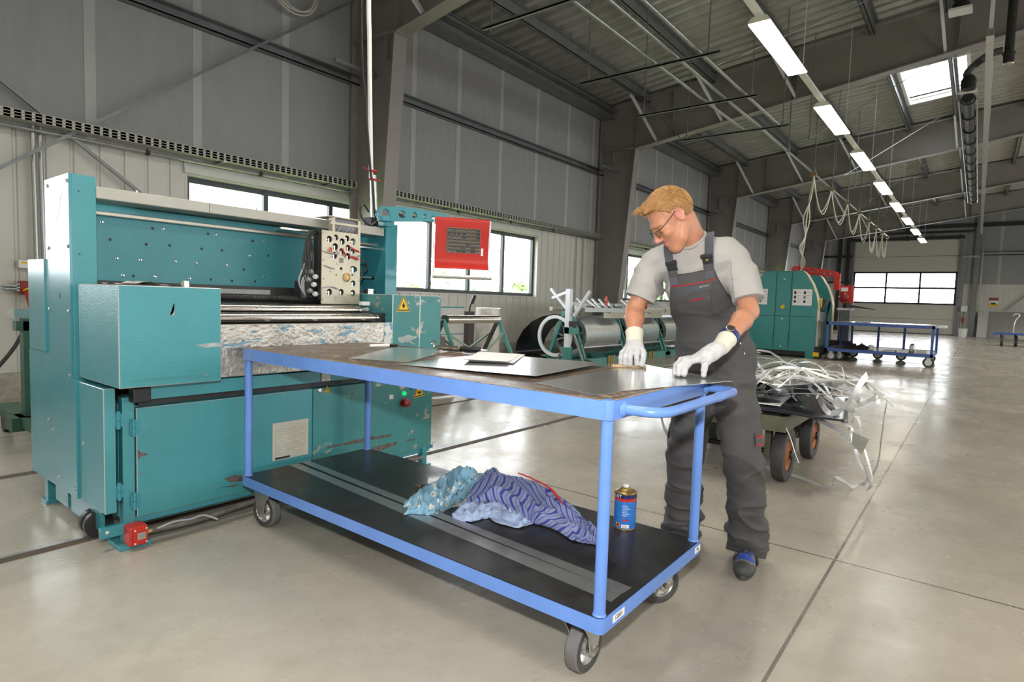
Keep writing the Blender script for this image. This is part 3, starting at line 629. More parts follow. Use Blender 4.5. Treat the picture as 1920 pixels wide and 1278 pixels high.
nt_ = thing('notice', 'small red and yellow notice on the cladding of the end wall', 'sign', (41.9,-.62,1.65)); MB().box(41.93,41.945,-.83,-.42,1.68,2.17).build('panel', M['white'], nt_, smooth=0); MB().box(41.925,41.93,-.83,-.42,2.02,2.17).build('header', M['red_dark'], nt_, smooth=0); MB().box(41.925,41.93,-.83,-.42,1.68,1.83).build('footer', M['yellow'], nt_, smooth=0)
nb = MB(); nb.box(41.92,41.925,-.72,-.50,1.80,1.90); nb.build('emblem', M['dark'], nt_, smooth=0)
tag(MB().bar((41.8,-1.15,1.5),(41.8,-3.5,4.0),.05,.05).build('wall_brace', M['grey_steel'], smooth=0), 'slanting steel brace on the cladding above the leaning sheets', 'brace')
for i in range(8):  # unseen rows of area lamps, added to brighten the hall
    for yy in (-3.2,-8.0):
        l = bpy.data.lights.new('fill_lamp','AREA'); l.shape='RECTANGLE'; l.size=1.9; l.size_y=.25; l.energy=FILL_LAMPS; l.color=(1,.93,.80)
        o = bpy.data.objects.new('fill_lamp', l); COL.objects.link(o); o.location=(-4.4+5.4*i, yy, LZ)
for i in range(3):  # more added fill lamps, out of view on the line of the ceiling lights
    l = bpy.data.lights.new('fill_lamp','AREA'); l.shape='RECTANGLE'; l.size=1.9; l.size_y=.25; l.energy=FILL_LAMPS; l.color=(1,.95,.85)
    o = bpy.data.objects.new('fill_lamp', l); COL.objects.link(o); o.location=(5.2-3.64*i-1.6, LY, LZ)
# ------------------------------------------------------------------ plates with holes
def holed(outer, holes, t, o, e0, e1, name, m, parent, n=20):
    """solid plate: outer polygon and holes (cx, cy, r[, ry]) in the plane o + a*e0 + b*e1"""
    cu = bpy.data.curves.new('t', 'CURVE'); cu.dimensions = '2D'; cu.fill_mode = 'BOTH'; cu.extrude = t/2
    loops = [outer]+[[(h[0]+h[2]*math.cos(2*PI*i/n), h[1]+(h[3] if len(h) > 3 else h[2])*math.sin(2*PI*i/n)) for i in range(n)] for h in holes]
    for lp in loops:
        sp = cu.splines.new('POLY'); sp.points.add(len(lp)-1); sp.use_cyclic_u = True
        for p, q in zip(sp.points, lp): p.co = (q[0], q[1], 0, 1)
    t_ = bpy.data.objects.new('t', cu); COL.objects.link(t_); dg = bpy.context.evaluated_depsgraph_get(); me = t_.evaluated_get(dg).to_mesh()
    e0, e1, o = Vector(e0).normalized(), Vector(e1).normalized(), Vector(o); e2 = e0.cross(e1)
    vs = [o+e0*v.co.x+e1*v.co.y+e2*v.co.z for v in me.vertices]; fs = [tuple(p.vertices) for p in me.polygons]
    t_.evaluated_get(dg).to_mesh_clear(); bpy.data.objects.remove(t_); bpy.data.curves.remove(cu)
    return MB().add(vs, fs).build(name, m, parent, smooth=25, recalc=False)
def bolt(p, ax, r, h, parent, m=None, name='bolt'):
    return MB().lathe(p, ax, [(r*1.35,0),(r*1.35,h*.25),(r,h*.3),(r,h*.85),(r*.7,h)], 8).build(name, m or M['zinc'], parent)
def warn(c, e0, e1, s, parent, mark):
    """yellow triangular warning sign with black border and a pictogram"""
    c, e0, e1 = Vector(c), Vector(e0).normalized(), Vector(e1).normalized(); nrm = e0.cross(e1)
    tri = lambda k: [(-.5*s*k,-.4*s*k),(.5*s*k,-.4*s*k),(0,.55*s*k)]
    sg = MB().prism(tri(1.0), e0, e1, nrm*.001, c).build('warning_sign', M['yellow'], parent, smooth=0)
    o1, i1 = tri(.90), tri(.74); b = MB()
    for i in range(3):
        a0, a1, b0, b1 = o1[i], o1[(i+1)%3], i1[i], i1[(i+1)%3]; b.prism([a0,a1,b1,b0], e0, e1, nrm*.0006, c+nrm*.001)
    if mark == 'drop':
        b.lathe(c+nrm*.001-e1*.08*s, nrm, [(.11*s,0),(.11*s,.0006)], 14); b.lathe(c+nrm*.0018-e1*.08*s, nrm, [(.0,0),(.03*s,.0006)], 8)
        b.prism([(-.05*s,.0),(.05*s,.0),(0,.17*s)], e0, e1, nrm*.0006, c+nrm*.001)
    elif mark == 'hand':
        b.prism([(-.16*s,-.17*s),(.13*s,-.22*s),(.2*s,-.12*s),(.08*s,-.02*s),(-.1*s,-.03*s)], e0, e1, nrm*.0006, c+nrm*.001)
    else:
        b.prism([(.02*s,.2*s),(-.08*s,-.05*s),(0,-.03*s),(-.05*s,-.28*s),(.09*s,.02*s),(.0,.02*s)], e0, e1, nrm*.0006, c+nrm*.001)
    b.build('symbol', M['black'], sg, smooth=0); return sg

# ------------------------------------------------------------------ the teal bending machine
bm_ = thing('bending_machine', 'large scratched teal sheet-metal bending machine standing behind the blue workbench cart', 'machine', (2.0,3.5,0))
P = bm_; T = M['teal']
def bx(name, m, *d, bevel=.003, parent=P, worn=False): return MB().box(*d).build(name, m, parent, bevel=bevel, smooth=0, worn=worn)
bx('cabinet_body', M['teal_plain'], 1.03,2.995, 3.10,4.05, .13,.665)
bx('inner_frame', M['dark'], 1.06,2.97, 3.14,3.62, .66,1.0)
p = MB(); p.box(1.032,1.082, 3.05,3.10, .02,.70); p.box(1.0,1.13, 3.0,3.16, 0,.022); p.build('front_post', T, P, bevel=.003, smooth=0)
sd = MB(); sd.box(.955,1.002, 3.04,3.372, .175,.748); side_door = sd.build('side_door', T, P, bevel=.0028, smooth=0, worn=True)
for z in (.27,.60):
    h = MB(); h.cyl((1.012,3.036,z-.04),(1.012,3.036,z),.009,10); h.cyl((1.012,3.036,z+.002),(1.012,3.036,z+.042),.009,10); h.box(1.0,1.03,3.038,3.044,z-.03,z+.03); h.build('hinge', M['teal_plain'], side_door)
fd = bx('front_door', T, 1.088,2.018, 3.045,3.085, .128,.645, bevel=.0028, worn=True)
for z in (.21,.555):
    h = MB(); h.cyl((1.074,3.036,z-.04),(1.074,3.036,z),.009,10); h.cyl((1.074,3.036,z+.002),(1.074,3.036,z+.042),.009,10); h.box(1.06,1.1,3.038,3.044,z-.03,z+.03); h.build('hinge', M['teal_plain'], fd)
g = MB(); g.box(1.765,1.99,3.038,3.046,.262,.476)
vent = g.build('vent_grille', M['grill'], P, bevel=.003, smooth=0)
for i in range(13):
    z = .288+.0133*i; s = MB(); s.prism([(0,0),(-.010,-.006),(-.010,-.003),(0,.006)], (0,1,0), (0,0,1), (.19,0,0), (1.783,3.040,z)); s.build('louvre', M['grill'], vent, smooth=0)
bx('slot', M['dark'], 1.78,1.87, 3.036,3.040, .268,.280, parent=vent, bevel=0)
fp = bx('front_panel', M['teal_worn'], 2.024,2.995, 3.045,3.085, .128,.645, bevel=.004)
lamp = MB().lathe((2.722,3.045,.545), (0,-1,0), [(.016,0),(.016,.008),(.013,.018),(.006,.022),(0,.023)], 16).build('indicator_lamp', M['green_lens'], P)
es = MB().lathe((2.725,3.045,.482), (0,-1,0), [(.03,0),(.03,.006),(.022,.008),(.022,.03),(.027,.034),(.027,.045),(.018,.05),(0,.051)], 20).build('emergency_switch', M['red_dark'], P)
bx('label_plate', M['whiteplastic'], 2.60,2.632, 3.043,3.046, .517,.547, bevel=0); bx('label_plate', M['zinc'], 2.812,2.826, 3.043,3.046, .515,.525, bevel=0)
MB().lathe((2.068,3.045,.630), (0,-1,0), [(.015,0),(.015,.004),(.009,.006),(.009,.003),(0,.003)], 14).build('key_switch', M['zinc'], P)
MB().lathe((2.79,3.045,.572), (0,-1,0), [(.009,0),(.009,.006),(0,.008)], 12).build('push_button', M['blue_dark'], P)
E0, E1 = (1,0,0), (0,0,1)
warn((2.118,3.044,.632), E0, E1, .05, P, 'bolt'); warn((2.865,3.044,.548), (1,0,.08), (-.08,0,1), .105, P, 'hand')
bx('front_ledge', T, 1.085,2.985, 2.985,3.12, .69,.758)
bx('gap_shade', M['dark'], 1.10,2.98, 3.055,3.12, .655,.69, bevel=0)  # dark strip standing in for the shade of the gap under the ledge
bx('foam_pad', M['black'], 1.05,1.125, 2.968,3.03, .682,.752, bevel=.006)
cp = bx('cover_plate', M['cream'], 2.033,2.092, 2.977,2.986, .692,.752, bevel=.002)
for x in (2.042,2.083):
    for z in (.70,.744): bolt((x,2.977,z), (0,-1,0), .004, .004, cp)
bx('left_head_box', T, .96,1.395, 2.865,3.36, .768,1.213, bevel=.0035, worn=True)
seam = MB().box(1.0,1.36, 2.863,2.866, .800,.8025).build('scratch_line', M['teal_worn'], P, smooth=0)
rb = bx('right_head_box', M['teal_worn'], 2.56,2.795, 2.98,3.42, .765,1.213, bevel=.003, worn=True); bx('right_head_box', M['teal_worn'], 2.798,3.0, 2.98,3.42, .765,1.213, bevel=.003, worn=True)
warn((2.650,2.979,1.150), E0, E1, .115, P, 'drop')
bolt((2.553,3.08,1.07), (-1,0,0), .006, .006, P)
ap = MB(); ap.box(1.396,2.485, 2.972,3.0, .765,1.033); ap.build('scuffed_apron', M['scuffed'], P, bevel=.004, smooth=0)
bx('apron_end', mat('chipped_blue_paint', (.13,.28,.40), .35, wear=((.55,.54,.5),11,.5,.6)), 2.487,2.557, 2.974,3.0, .765,1.033)
bx('table_plate', M['dark'], 1.396,2.56, 3.0,3.50, 1.0,1.028, bevel=.002)
for x in (1.75,2.05,2.4): bolt((x,3.02,1.028), (0,0,1), .012, .004, P)
def roller(y, z, r, x1, lab):
    o = MB().lathe((1.39,y,z), (1,0,0), [(r,0),(r,x1-1.39-.04),(r*.8,x1-1.39-.035),(r*.8,x1-1.39-.02),(r*.95,x1-1.39-.018),(r*.95,x1-1.39)], 24).build('roller', M['chrome'], P)
    MB().lathe((x1,y,z), (1,0,0), [(r*.55,0),(r*.55,.05),(r*.7,.05),(r*.7,.065),(.006,.066)], 16).build('bearing', M['zinc'], o)
roller(3.17,1.105,.030,2.44,''); roller(3.07,1.060,.029,2.50,'')
bx('bearing_bracket', M['dark'], 2.44,2.56, 3.05,3.2, 1.03,1.09, bevel=.004); bx('limit_switch', M['whiteplastic'], 2.46,2.52, 3.16,3.2, 1.135,1.16)
pr_ = []; x = 1.30
while x < 2.30: pr_ += [(.021,x-1.30),(.021,x-1.30+.006),(.017,x-1.30+.009),(.017,x-1.30+.0115)]; x += .013
MB().lathe((1.30,3.40,1.165), (1,0,0), pr_, 12).build('lead_screw', M['dark'], P)
bx('guide_beam', M['dark'], 1.06,2.86, 3.52,3.64, 1.10,1.235, bevel=0); bx('slide_block', M['grey_steel'], 1.66,1.98, 3.44,3.5, 1.185,1.215); bx('slide_block', M['zinc'], 1.58,1.62, 3.44,3.5, 1.18,1.21)
# columns, beam and back
cl = MB(); cl.box(.957,1.058, 3.42,3.78, .30,1.733); cl.build('left_column', T, P, bevel=.003, smooth=0)
sp = MB(); sp.prism([(3.372,.175),(3.372,.76),(3.42,.76),(3.42,1.733),(3.785,1.733),(3.785,.855),(4.12,.852),(4.12,.168)], (0,1,0), (0,0,1), (.012,0,0), (.945,0,0)); side = sp.build('side_panel', M['teal_plain'], P, smooth=0)
for y, z in ((3.735,1.70),(3.437,1.698),(3.735,1.39),(3.437,1.39),(3.735,1.08),(3.437,1.08),(3.785,.505),(3.72,.46),(3.437,.77),(3.64,.23),(3.395,.22)): bolt((.945,y,z), (-1,0,0), .008, .007, side)
MB().lathe((.9445,3.582,1.152), (-1,0,0), [(.016,0),(.016,.001)], 14).build('cable_hole', M['black'], side); bolt((.955,3.30,.46), (-1,0,0), .009, .006, side_door)
cv = MB(); cv.box(.935,.958, 3.785,4.07, .857,1.336); cv.build('side_cover', M['teal_plain'], P, bevel=.003, smooth=0)
logo = MB().prism([(0,0),(.05,.02),(.10,.10),(.12,.16),(.07,.15),(.03,.08)], (0,-1,0), (0,0,1), (-.0008,0,0), (.945,3.64,1.50)); logo.build('faded_logo', mat('faded_pink_print', (.55,.30,.33), .4), side, smooth=0)
for z, r in ((1.655,.004),(1.355,.004),(1.31,.002)): MB().lathe((.985 if r > .002 else 1.0,3.419,z), (0,-1,0), [(r,0),(r,.0012)], 10).build('screw_hole', M['black'], P)
bm2 = bx('top_beam', M['cream'], 1.058,2.845, 3.42,3.60, 1.632,1.69, bevel=.004)
bx('beam_joint', M['dark'], 1.60,1.602, 3.4195,3.421, 1.632,1.69, parent=bm2, bevel=0)
for x in (1.25,1.9,2.5): MB().lathe((x,3.46,1.69), (0,0,1), [(.006,0),(.006,.012),(0,.014)], 8).build('bolt', M['zinc'], bm2)
bx('upper_back', T, 1.058,2.87, 3.70,3.80, 1.10,1.70, bevel=0); bkp = bx('back_panel', T, 1.058,2.60, 3.66,3.70, 1.235,1.572, bevel=.002)
bx('guide_rail', mat('bright_guide_rail', (.50,.45,.38), .35, .7), 1.058,2.87, 3.60,3.68, 1.572,1.592); bx('top_cable_duct', M['dark'], 1.3,2.4, 3.60,3.74, 1.69,1.705, bevel=0)
b0 = None
for i, (x, z) in enumerate([(1.156,1.542),(1.192,1.454),(1.223,1.357),(1.4,1.536),(1.453,1.539),(1.367,1.445),(1.337,1.357),(1.489,1.45),(1.517,1.361),(1.704,1.539),(1.749,1.538),(1.667,1.447),(1.633,1.36),(1.787,1.448),(1.813,1.359),(1.984,1.522),(1.96,1.429),(1.925,1.34),(1.25,1.268),(1.301,1.267),(1.596,1.267),(1.85,1.266),(2.05,1.53),(2.09,1.44),(2.06,1.30),(2.0,1.268),(1.41,1.268),(1.72,1.268)]):
    m_ = M['zinc'] if i % 2 == 0 else M['dark']; bolt((x,3.66,z), (0,-1,0), .006, .014 if i % 2 == 0 else .004, bkp, m_, 'pin')
rc = MB(); rc.box(2.862,2.972, 3.42,3.80, 1.10,1.728); rc.build('right_column', M['teal_plain'], P, bevel=.003, smooth=0)
for z in (1.66,1.42,1.40,1.34,1.29): MB().lathe((2.90+.012*(z*37%5),3.419,z), (0,-1,0), [(.003,0),(.003,.001)], 8).build('screw_hole', M['black'], P)
MB().lathe((2.861,3.56,1.33), (-1,0,0), [(.014,0),(.014,.001)], 12).build('cable_hole', M['black'], P); MB().cyl((2.60,3.55,1.33),(2.80,3.5,1.332),.006,8).build('rod', M['zinc'], P)
bx('support_rail', M['zinc'], 2.58,2.86, 3.56,3.6, 1.545,1.56); MB().lathe((2.70,3.40,1.213),(0,0,1),[(.035,0),(.035,.035),(.022,.036),(.022,.02),(0,.02)],18).build('sleeve', M['chrome'], P)
bx('rear_tank', M['teal_plain'], .99,2.98, 3.80,4.10, .62,1.30); 
# base: lower frame, wheels, feet
lf = MB(); lf.box(.985,1.0, 3.18,3.61, .05,.165); lf.box(.985,1.06,3.18,3.61,.045,.055); lf.build('base_plate', M['teal_plain'], P, bevel=.002, smooth=0)
br = MB(); br.box(.935,1.035, 3.035,3.06, .066,.116); brk = br.build('stop_bracket', M['teal_plain'], P, bevel=.002, smooth=0); bolt((.962,3.035,.092), (0,-1,0), .007, .006, brk)
for x in (1.0, 2.80): MB().lathe((x,3.30,.065), (0,-1,0), [(.02,-.05),(.062,-.045),(.062,-.015),(.052,-.013),(.052,.01),(.062,.013),(.062,.04),(.02,.042)], 20).build('track_wheel', M['dark'], P)
for (x, y) in ((1.0,4.0),(2.93,3.06),(2.93,4.0)):
    q = MB(); q.box(x-.035,x+.035,y-.05,y+.05,0,.022); q.box(x-.02,x+.02,y-.02,y+.03,.02,.14); q.build('foot', M['teal_plain'], P, bevel=.002, smooth=0)
ft = MB(); ft.prism([(3.66,.05),(3.66,.17),(3.78,.17),(3.86,.13),(3.86,.05)], (0,1,0), (0,0,1), (.012,0,0), (.985,0,0)); ft.build('gusset', M['teal_plain'], P, smooth=0)
bx('lower_sill', T, 1.082,2.995, 3.06,3.10, .095,.128); 
rs = bx('red_switch_box', M['red'], 1.028,1.104, 2.965,3.05, .022,.110, bevel=.006); bx('cover', M['red'], 1.040,1.10, 2.955,2.966, .030,.104, parent=rs); bx('type_plate', M['zinc'], 1.055,1.09, 2.953,2.956, .052,.084, parent=rs, bevel=0)
for x in (1.046,1.094):
    for z in (.036,.098): bolt((x,2.955,z), (0,-1,0), .004, .004, rs)
MB().cyl((1.105,3.0,.065),(1.14,3.0,.066),.012,10).build('cable_gland', M['brass'], rs)
MB().tube(spline([(1.13,3.0,.066),(1.35,3.0,.058),(1.7,3.02,.072),(2.4,3.03,.075),(2.9,3.03,.07)],8),.014,8).build('conduit', mat('rusty_conduit', (.16,.14,.12), .5, .3, var=.3, vscale=20), P)
MB().tube(spline([(1.15,2.985,.072),(1.22,2.975,.088),(1.30,2.98,.078),(1.36,2.975,.082),(1.42,2.955,.05)],8),.005,6).build('loose_wire', M['wire'], P)
bx('pinch_bracket', M['teal_plain'], 2.985,3.06, 3.09,3.13, .10,.13); MB().cyl((2.7,3.2,.09),(3.2,3.22,.10),.006,6).build('trip_wire', M['zinc'], P)
# tool head
hd = bx('tool_head', M['dark'], 2.25,2.52, 3.34,3.40, 1.16,1.60, bevel=.004)
HX, HZ = 2.236, 1.145
hl = [(2.291,1.552,.021),(2.339,1.567,.019),(2.388,1.545,.021),(2.425,1.569,.02),(2.472,1.553,.022),(2.335,1.508,.023),(2.434,1.508,.021),(2.385,1.482,.021),(2.471,1.489,.018),(2.330,1.451,.022),(2.434,1.453,.022),(2.382,1.370,.010),(2.479,1.372,.031,.021),(2.478,1.278,.020),(2.295,1.216,.021),(2.385,1.217,.021),(2.477,1.214,.021),(2.345,1.327,.005),(2.47,1.335,.007)]
plt = holed([(2.236,1.14),(2.532,1.14),(2.532,1.605),(2.236,1.605)], [(h[0],h[1])+tuple(h[2:]) for h in hl], .008, (0,3.29,0), (1,0,0), (0,0,1), 'face_plate', M['plate'], P)
MB().lathe((2.425,3.285,1.315), (0,-1,0), [(.03,0),(.03,.004),(.02,.006),(.02,.002),(.008,.002),(.008,.006),(0,.006)], 20).build('brass_hub', M['brass'], plt)
MB().box(2.37,2.395,3.28,3.287,1.408,1.438).build('hex_socket', M['grey_steel'], plt, smooth=0)
for i in range(17):
    h = hl[i]; 
    if h[2] > .015: MB().lathe((h[0],3.335,h[1]), (0,-1,0), [(h[2]*.55,0),(h[2]*.55,.03),(h[2]*.3,.034),(0,.034)], 12).box(h[0]-h[2]*.18,h[0]+h[2]*.18,3.295,3.335,h[1]-h[2],h[1]+h[2]*.3).build('plunger', M['chrome'], plt)
for x, z in ((2.25,1.59),(2.25,1.42),(2.25,1.30),(2.245,1.17),(2.52,1.59),(2.525,1.46),(2.525,1.30),(2.34,1.17),(2.345,1.185),(2.43,1.175),(2.35,1.40),(2.30,1.44),(2.50,1.43),(2.49,1.335),(2.30,1.35)): bolt((x,3.286,z), (0,-1,0), .005, .006, plt)
for k, (pts) in enumerate([[(2.24,3.285,1.475),(2.30,3.265,1.46),(2.36,3.275,1.465),(2.34,3.28,1.49)],[(2.47,3.285,1.46),(2.50,3.26,1.452),(2.535,3.29,1.47)],[(2.25,3.285,1.385),(2.29,3.27,1.372),(2.33,3.28,1.365)],[(2.24,3.285,1.24),(2.3,3.265,1.25),(2.36,3.285,1.235)]]): MB().tube(spline(pts,8),.0035,6).build('wire_loop', M['wire'], plt)
for pts in [[(2.30,3.29,1.505),(2.29,3.27,1.485),(2.285,3.28,1.465)],[(2.385,3.29,1.50),(2.39,3.265,1.475),(2.40,3.285,1.455)],[(2.45,3.29,1.52),(2.48,3.27,1.50),(2.515,3.28,1.495)],[(2.44,3.29,1.46),(2.48,3.268,1.448),(2.51,3.28,1.445)]]:
    for s in (0,.008): MB().tube(spline([(a+s,b_,c_-s) for a,b_,c_ in pts],6),.0032,6).build('red_lead', M['redwire'], plt)
cf = MB(); cf.box(2.315,2.335,3.29,3.33,1.605,1.70); cf.box(2.515,2.535,3.29,3.33,1.605,1.70); cf.box(2.30,2.535,3.288,3.296,1.650,1.664); cf.box(2.28,2.535,3.29,3.45,1.695,1.702); carr = cf.build('cable_carrier', M['plate'], P, smooth=0)
for k in range(9):
    x = 2.345+.02*k; MB().tube(spline([(x,3.36,1.60),(x-.008+.004*(k%3),3.325,1.625),(x+.006,3.315,1.66),(x,3.34,1.695),(x+.01,3.42,1.70)],6), .008, 6).build('ribbon_cable', M['wire'], carr)
for k in range(14):
    a = RNG.random(4); x = 2.215-.004*k; mm = (M['cable'], M['cable'], M['wire'])[k % 3]
    MB().tube(spline([(2.26+.02*a[0],3.36,1.595),(2.20-.02*a[1],3.35,1.585-.02*a[2]),(x-.015*a[3],3.345,1.48-.05*a[1]),(x-.03*(k%4)*a[2],3.345,1.36),(x-.03*(k%3)*a[0],3.35,1.27),(2.19-.02*a[0],3.36,1.19),(2.23,3.36,1.17+.03*a[1])],8), .0055+.003*(k%3==0), 6).build('hose', mm, P)
for k, (x, z) in enumerate(((2.20,1.26),(2.17,1.22),(2.21,1.20),(2.16,1.29),(2.21,1.31),(2.18,1.34))): MB().cyl((x,3.33,z),(x+.03,3.34,z),.012,10).cyl((x+.008,3.33,z),(x+.02,3.335,z),.016,10).build('fitting', M['zinc'] if k%2 else M['whiteplastic'], P)
bx('valve_block', M['dark'], 2.14,2.235, 3.36,3.44, 1.17,1.28); bx('cable_arm', M['zinc'], 2.02,2.25, 3.40,3.46, 1.590,1.605)
for pts in [[(2.535,3.33,1.44),(2.58,3.30,1.43),(2.60,3.30,1.39),(2.56,3.31,1.365),(2.535,3.33,1.38)],[(2.535,3.33,1.36),(2.565,3.31,1.345),(2.56,3.31,1.31),(2.535,3.33,1.30)]]: MB().tube(spline(pts,8),.006,6).build('hose', M['cable'], P)
# swivel arm with lightening holes
A0, A1 = Vector((2.75,3.30,1.775)), Vector((3.10,3.13,1.775)); ae = (A1-A0).normalized(); an = Vector((-ae.y, ae.x, 0))
outer = [(.055*math.cos(a)*1.0-.0, .052*math.sin(a)-.004) for a in [PI/2+PI*i/14 for i in range(15)]]
outer += [(.12,-.043),(.25,-.032),(.40,-.022),(.47,-.018),(.47,.030),(.40,.040),(.25,.052),(.12,.056)]
for s in (0, .045): holed(outer, [(0,0,.034),(.122,.004,.027),(.212,.007,.021),(.288,.006,.017),(.350,.004,.013),(.405,.003,.0105)], .008, A0+an*s, ae, (0,0,1), 'swivel_arm', M['teal_plain'], P)
MB().cyl(A0+an*.02-Vector((0,0,.052)), A0+an*.02-Vector((0,0,.02)), .05, 18).box(2.79,2.87,3.36,3.42,1.70,1.745).build('arm_pivot', M['teal_plain'], P)
# red control screen hung from the arm
S0, S1 = Vector((3.075,3.135,0)), Vector((3.405,2.905,0)); se = (S1-S0).normalized(); sn = Vector((se.y,-se.x,0)); W_ = (S1-S0).length
def sp_(a, z, d): return S0+se*a+Vector((0,0,z))+sn*d
prof = [(1.762,-.035),(1.780,-.02),(1.788,0),(1.780,.018),(1.762,.022),(1.70,.016),(1.62,.006),(1.55,.0),(1.49,.0),(1.45,.008),(1.425,.02),(1.415,.026)]
rows = [[sp_(0,z,d) for z, d in prof], [sp_(W_,z,d) for z, d in prof]]; rows2 = [[sp_(0,z,d)-sn*.012 for z, d in prof], [sp_(W_,z,d)-sn*.012 for z, d in prof]]
mb = MB(); mb.grid(rows); mb.grid(rows2); k = len(prof)
for r_ in (0, 1):
    b0 = len(mb.v); mb.add(rows[r_]+rows2[r_], [(i,i+1,k+i+1,k+i) for i in range(k-1)])
mb.add([rows[0][-1],rows[1][-1],rows2[1][-1],rows2[0][-1]], [(0,1,2,3)])
scr = mb.build('control_panel', M['red'], P, smooth=40)
kp = MB(); ka, kb, kz0, kz1 = .085, .335, 1.535, 1.712
def kd(z): 
    for (za, da), (zb, db) in zip(prof[4:], prof[5:]):
        if zb <= z <= za: return da+(db-da)*(za-z)/(za-zb)
    return 0
kp.grid([[sp_(a, z, kd(z)+.003) for z in np.linspace(kz1,kz0,8)] for a in (ka,kb)])
key = kp.build('keypad', [mat('keypad_dark', (.045,.042,.04), .35)], scr, smooth=0)
cols = [mat('keypad_grey', (.20,.20,.20), .4), mat('keypad_orange', (.36,.20,.06), .4), mat('keypad_blue', (.08,.12,.2), .4)]
for mi_, mm in enumerate(cols):
    c_ = MB()
    for i in range(7):
        for j in range(7):
            q = RNG.random(); a = ka+.006+i*(kb-ka)/7; z = kz0+.005+j*(kz1-kz0)/7; w_, h_ = (kb-ka)/7*.72, (kz1-kz0)/7*.6
            if mi_ == (0 if q < .62 else 1 if q < .88 else 2):
                v_ = [sp_(a,z,kd(z)+.005),sp_(a+w_,z,kd(z)+.005),sp_(a+w_,z+h_*(.35 if mi_ == 1 else .5),kd(z+h_)+.005),sp_(a,z+h_*.5,kd(z+h_)+.005)]; c_.add(v_, [(0,1,2,3)])
    c_.build('key_legend', mm, key, smooth=0)
ln = MB()
for i in range(8): a = ka+i*(kb-ka)/7; ln.add([sp_(a-.0008,kz0,kd(kz0)+.0045),sp_(a+.0008,kz0,kd(kz0)+.0045),sp_(a+.0008,kz1,kd(kz1)+.0045),sp_(a-.0008,kz1,kd(kz1)+.0045)],[(0,1,2,3)])
for j in range(8): z = kz0+j*(kz1-kz0)/7; ln.add([sp_(ka,z-.0008,kd(z)+.0045),sp_(kb,z-.0008,kd(z)+.0045),sp_(kb,z+.0008,kd(z)+.0045),sp_(ka,z+.0008,kd(z)+.0045)],[(0,1,2,3)])
ln.build('key_grid', mat('keypad_line', (.30,.26,.2), .4), key, smooth=0)
MB().add([sp_(.345,z,kd(1.55)+.004) for z in (1.52,)]+[sp_(.362,1.52,kd(1.52)+.004),sp_(.362,1.575,kd(1.575)+.004),sp_(.345,1.575,kd(1.575)+.004)],[(0,1,2,3)]).build('sticker', M['white'], scr, smooth=0)
for a in (-.012, W_+.006):
    h = MB(); h.prism([(1.78,-.06),(1.78,.01),(1.70,.008),(1.55,-.012),(1.42,.012),(1.365,.03),(1.35,.02),(1.43,-.03),(1.55,-.06),(1.68,-.05)], (0,0,1), sn, se*.008, S0+se*a); h.build('side_bracket', M['white_steel'], scr, smooth=0)
MB().cyl(sp_(-.02,1.357,.03), sp_(W_+.022,1.357,.03), .0155, 12).build('handle_bar', M['alu'], scr)
bk_ = MB(); bk_.obox(sp_(W_/2,1.63,-.05), se*(W_/2-.02), sn*.03, Vector((0,0,.12))); bk_.build('back_case', M['white_steel'], scr, smooth=0)
# cable mast behind the right column
ms = MB().cyl((2.84,3.52,1.70),(2.815,3.52,2.07),.026,16).cyl((2.84,3.52,1.69),(2.84,3.52,1.73),.05,16); mast = ms.build('cable_mast', M['zinc'], P)
MB().tube(spline([(2.80,3.52,2.03),(2.782,3.52,2.5),(2.758,3.51,3.0),(2.735,3.50,3.6),(2.72,3.5,6.7)],8),.016,8).build('white_conduit', M['whiteplastic'], P)
MB().tube(spline([(2.85,3.48,1.70),(2.80,3.475,1.80),(2.775,3.47,2.0),(2.76,3.48,2.1),(2.71,3.48,2.55),(2.675,3.5,3.3),(2.65,3.5,6.7)],8),.009,8).build('black_lead', M['cable'], P)
MB().tube(spline([(2.79,3.45,1.73),(2.74,3.45,1.70),(2.68,3.46,1.74),(2.66,3.46,1.80),(2.70,3.47,1.84),(2.76,3.49,1.80)],8),.007,6).build('black_lead', M['cable'], P)
for z in (2.03,2.09): MB().lathe((2.805,3.51,z),(0,0,1),[(.03,0),(.036,.006),(.03,.012)],14).build('red_tie', M['redwire'], P)
MB().cyl((2.79,3.5,2.085),(2.69,3.47,2.10),.003,5).build('red_tie', M['redwire'], P); MB().cyl((2.79,3.5,2.035),(2.84,3.46,2.03),.003,5).build('red_tie', M['redwire'], P)
bx('cable_head', M['black'], 2.77,2.86, 3.47,3.56, 1.70,1.765); MB().cyl((2.99,3.75,1.50),(3.12,3.9,1.15),.007,6).build('black_lead', M['cable'], P)
# bare scuffs worn through the paint
scm = mat('bare_scuff', (.13,.105,.095), .5, .3, var=.5, vscale=30); scm2 = mat('pale_scuff', (.36,.40,.40), .5, .2, var=.3, vscale=30)
def scuff(poly, y, m, parent, seed):
    out = []; r_ = random.Random(seed)
    for (a, b), (c, d) in zip(poly, poly[1:]+poly[:1]):
        for k in range(5): t = k/5; out.append((a+(c-a)*t+.006*(r_.random()-.5), b+(d-b)*t+.007*(r_.random()-.5)))
    MB().prism(out, (1,0,0), (0,0,1), (0,.0008,0), (0,y-.0006,0)).build('scuff_mark', m, parent, smooth=0)
scuff([(1.496,.222),(1.553,.232),(1.617,.211),(1.596,.19),(1.524,.196)], 3.045, scm, fd, 1); scuff([(1.441,.180),(1.587,.178),(1.553,.170)], 3.045, scm, fd, 2); scuff([(1.092,.452),(1.11,.433),(1.135,.421),(1.105,.410),(1.092,.403)], 3.045, scm, fd, 3)
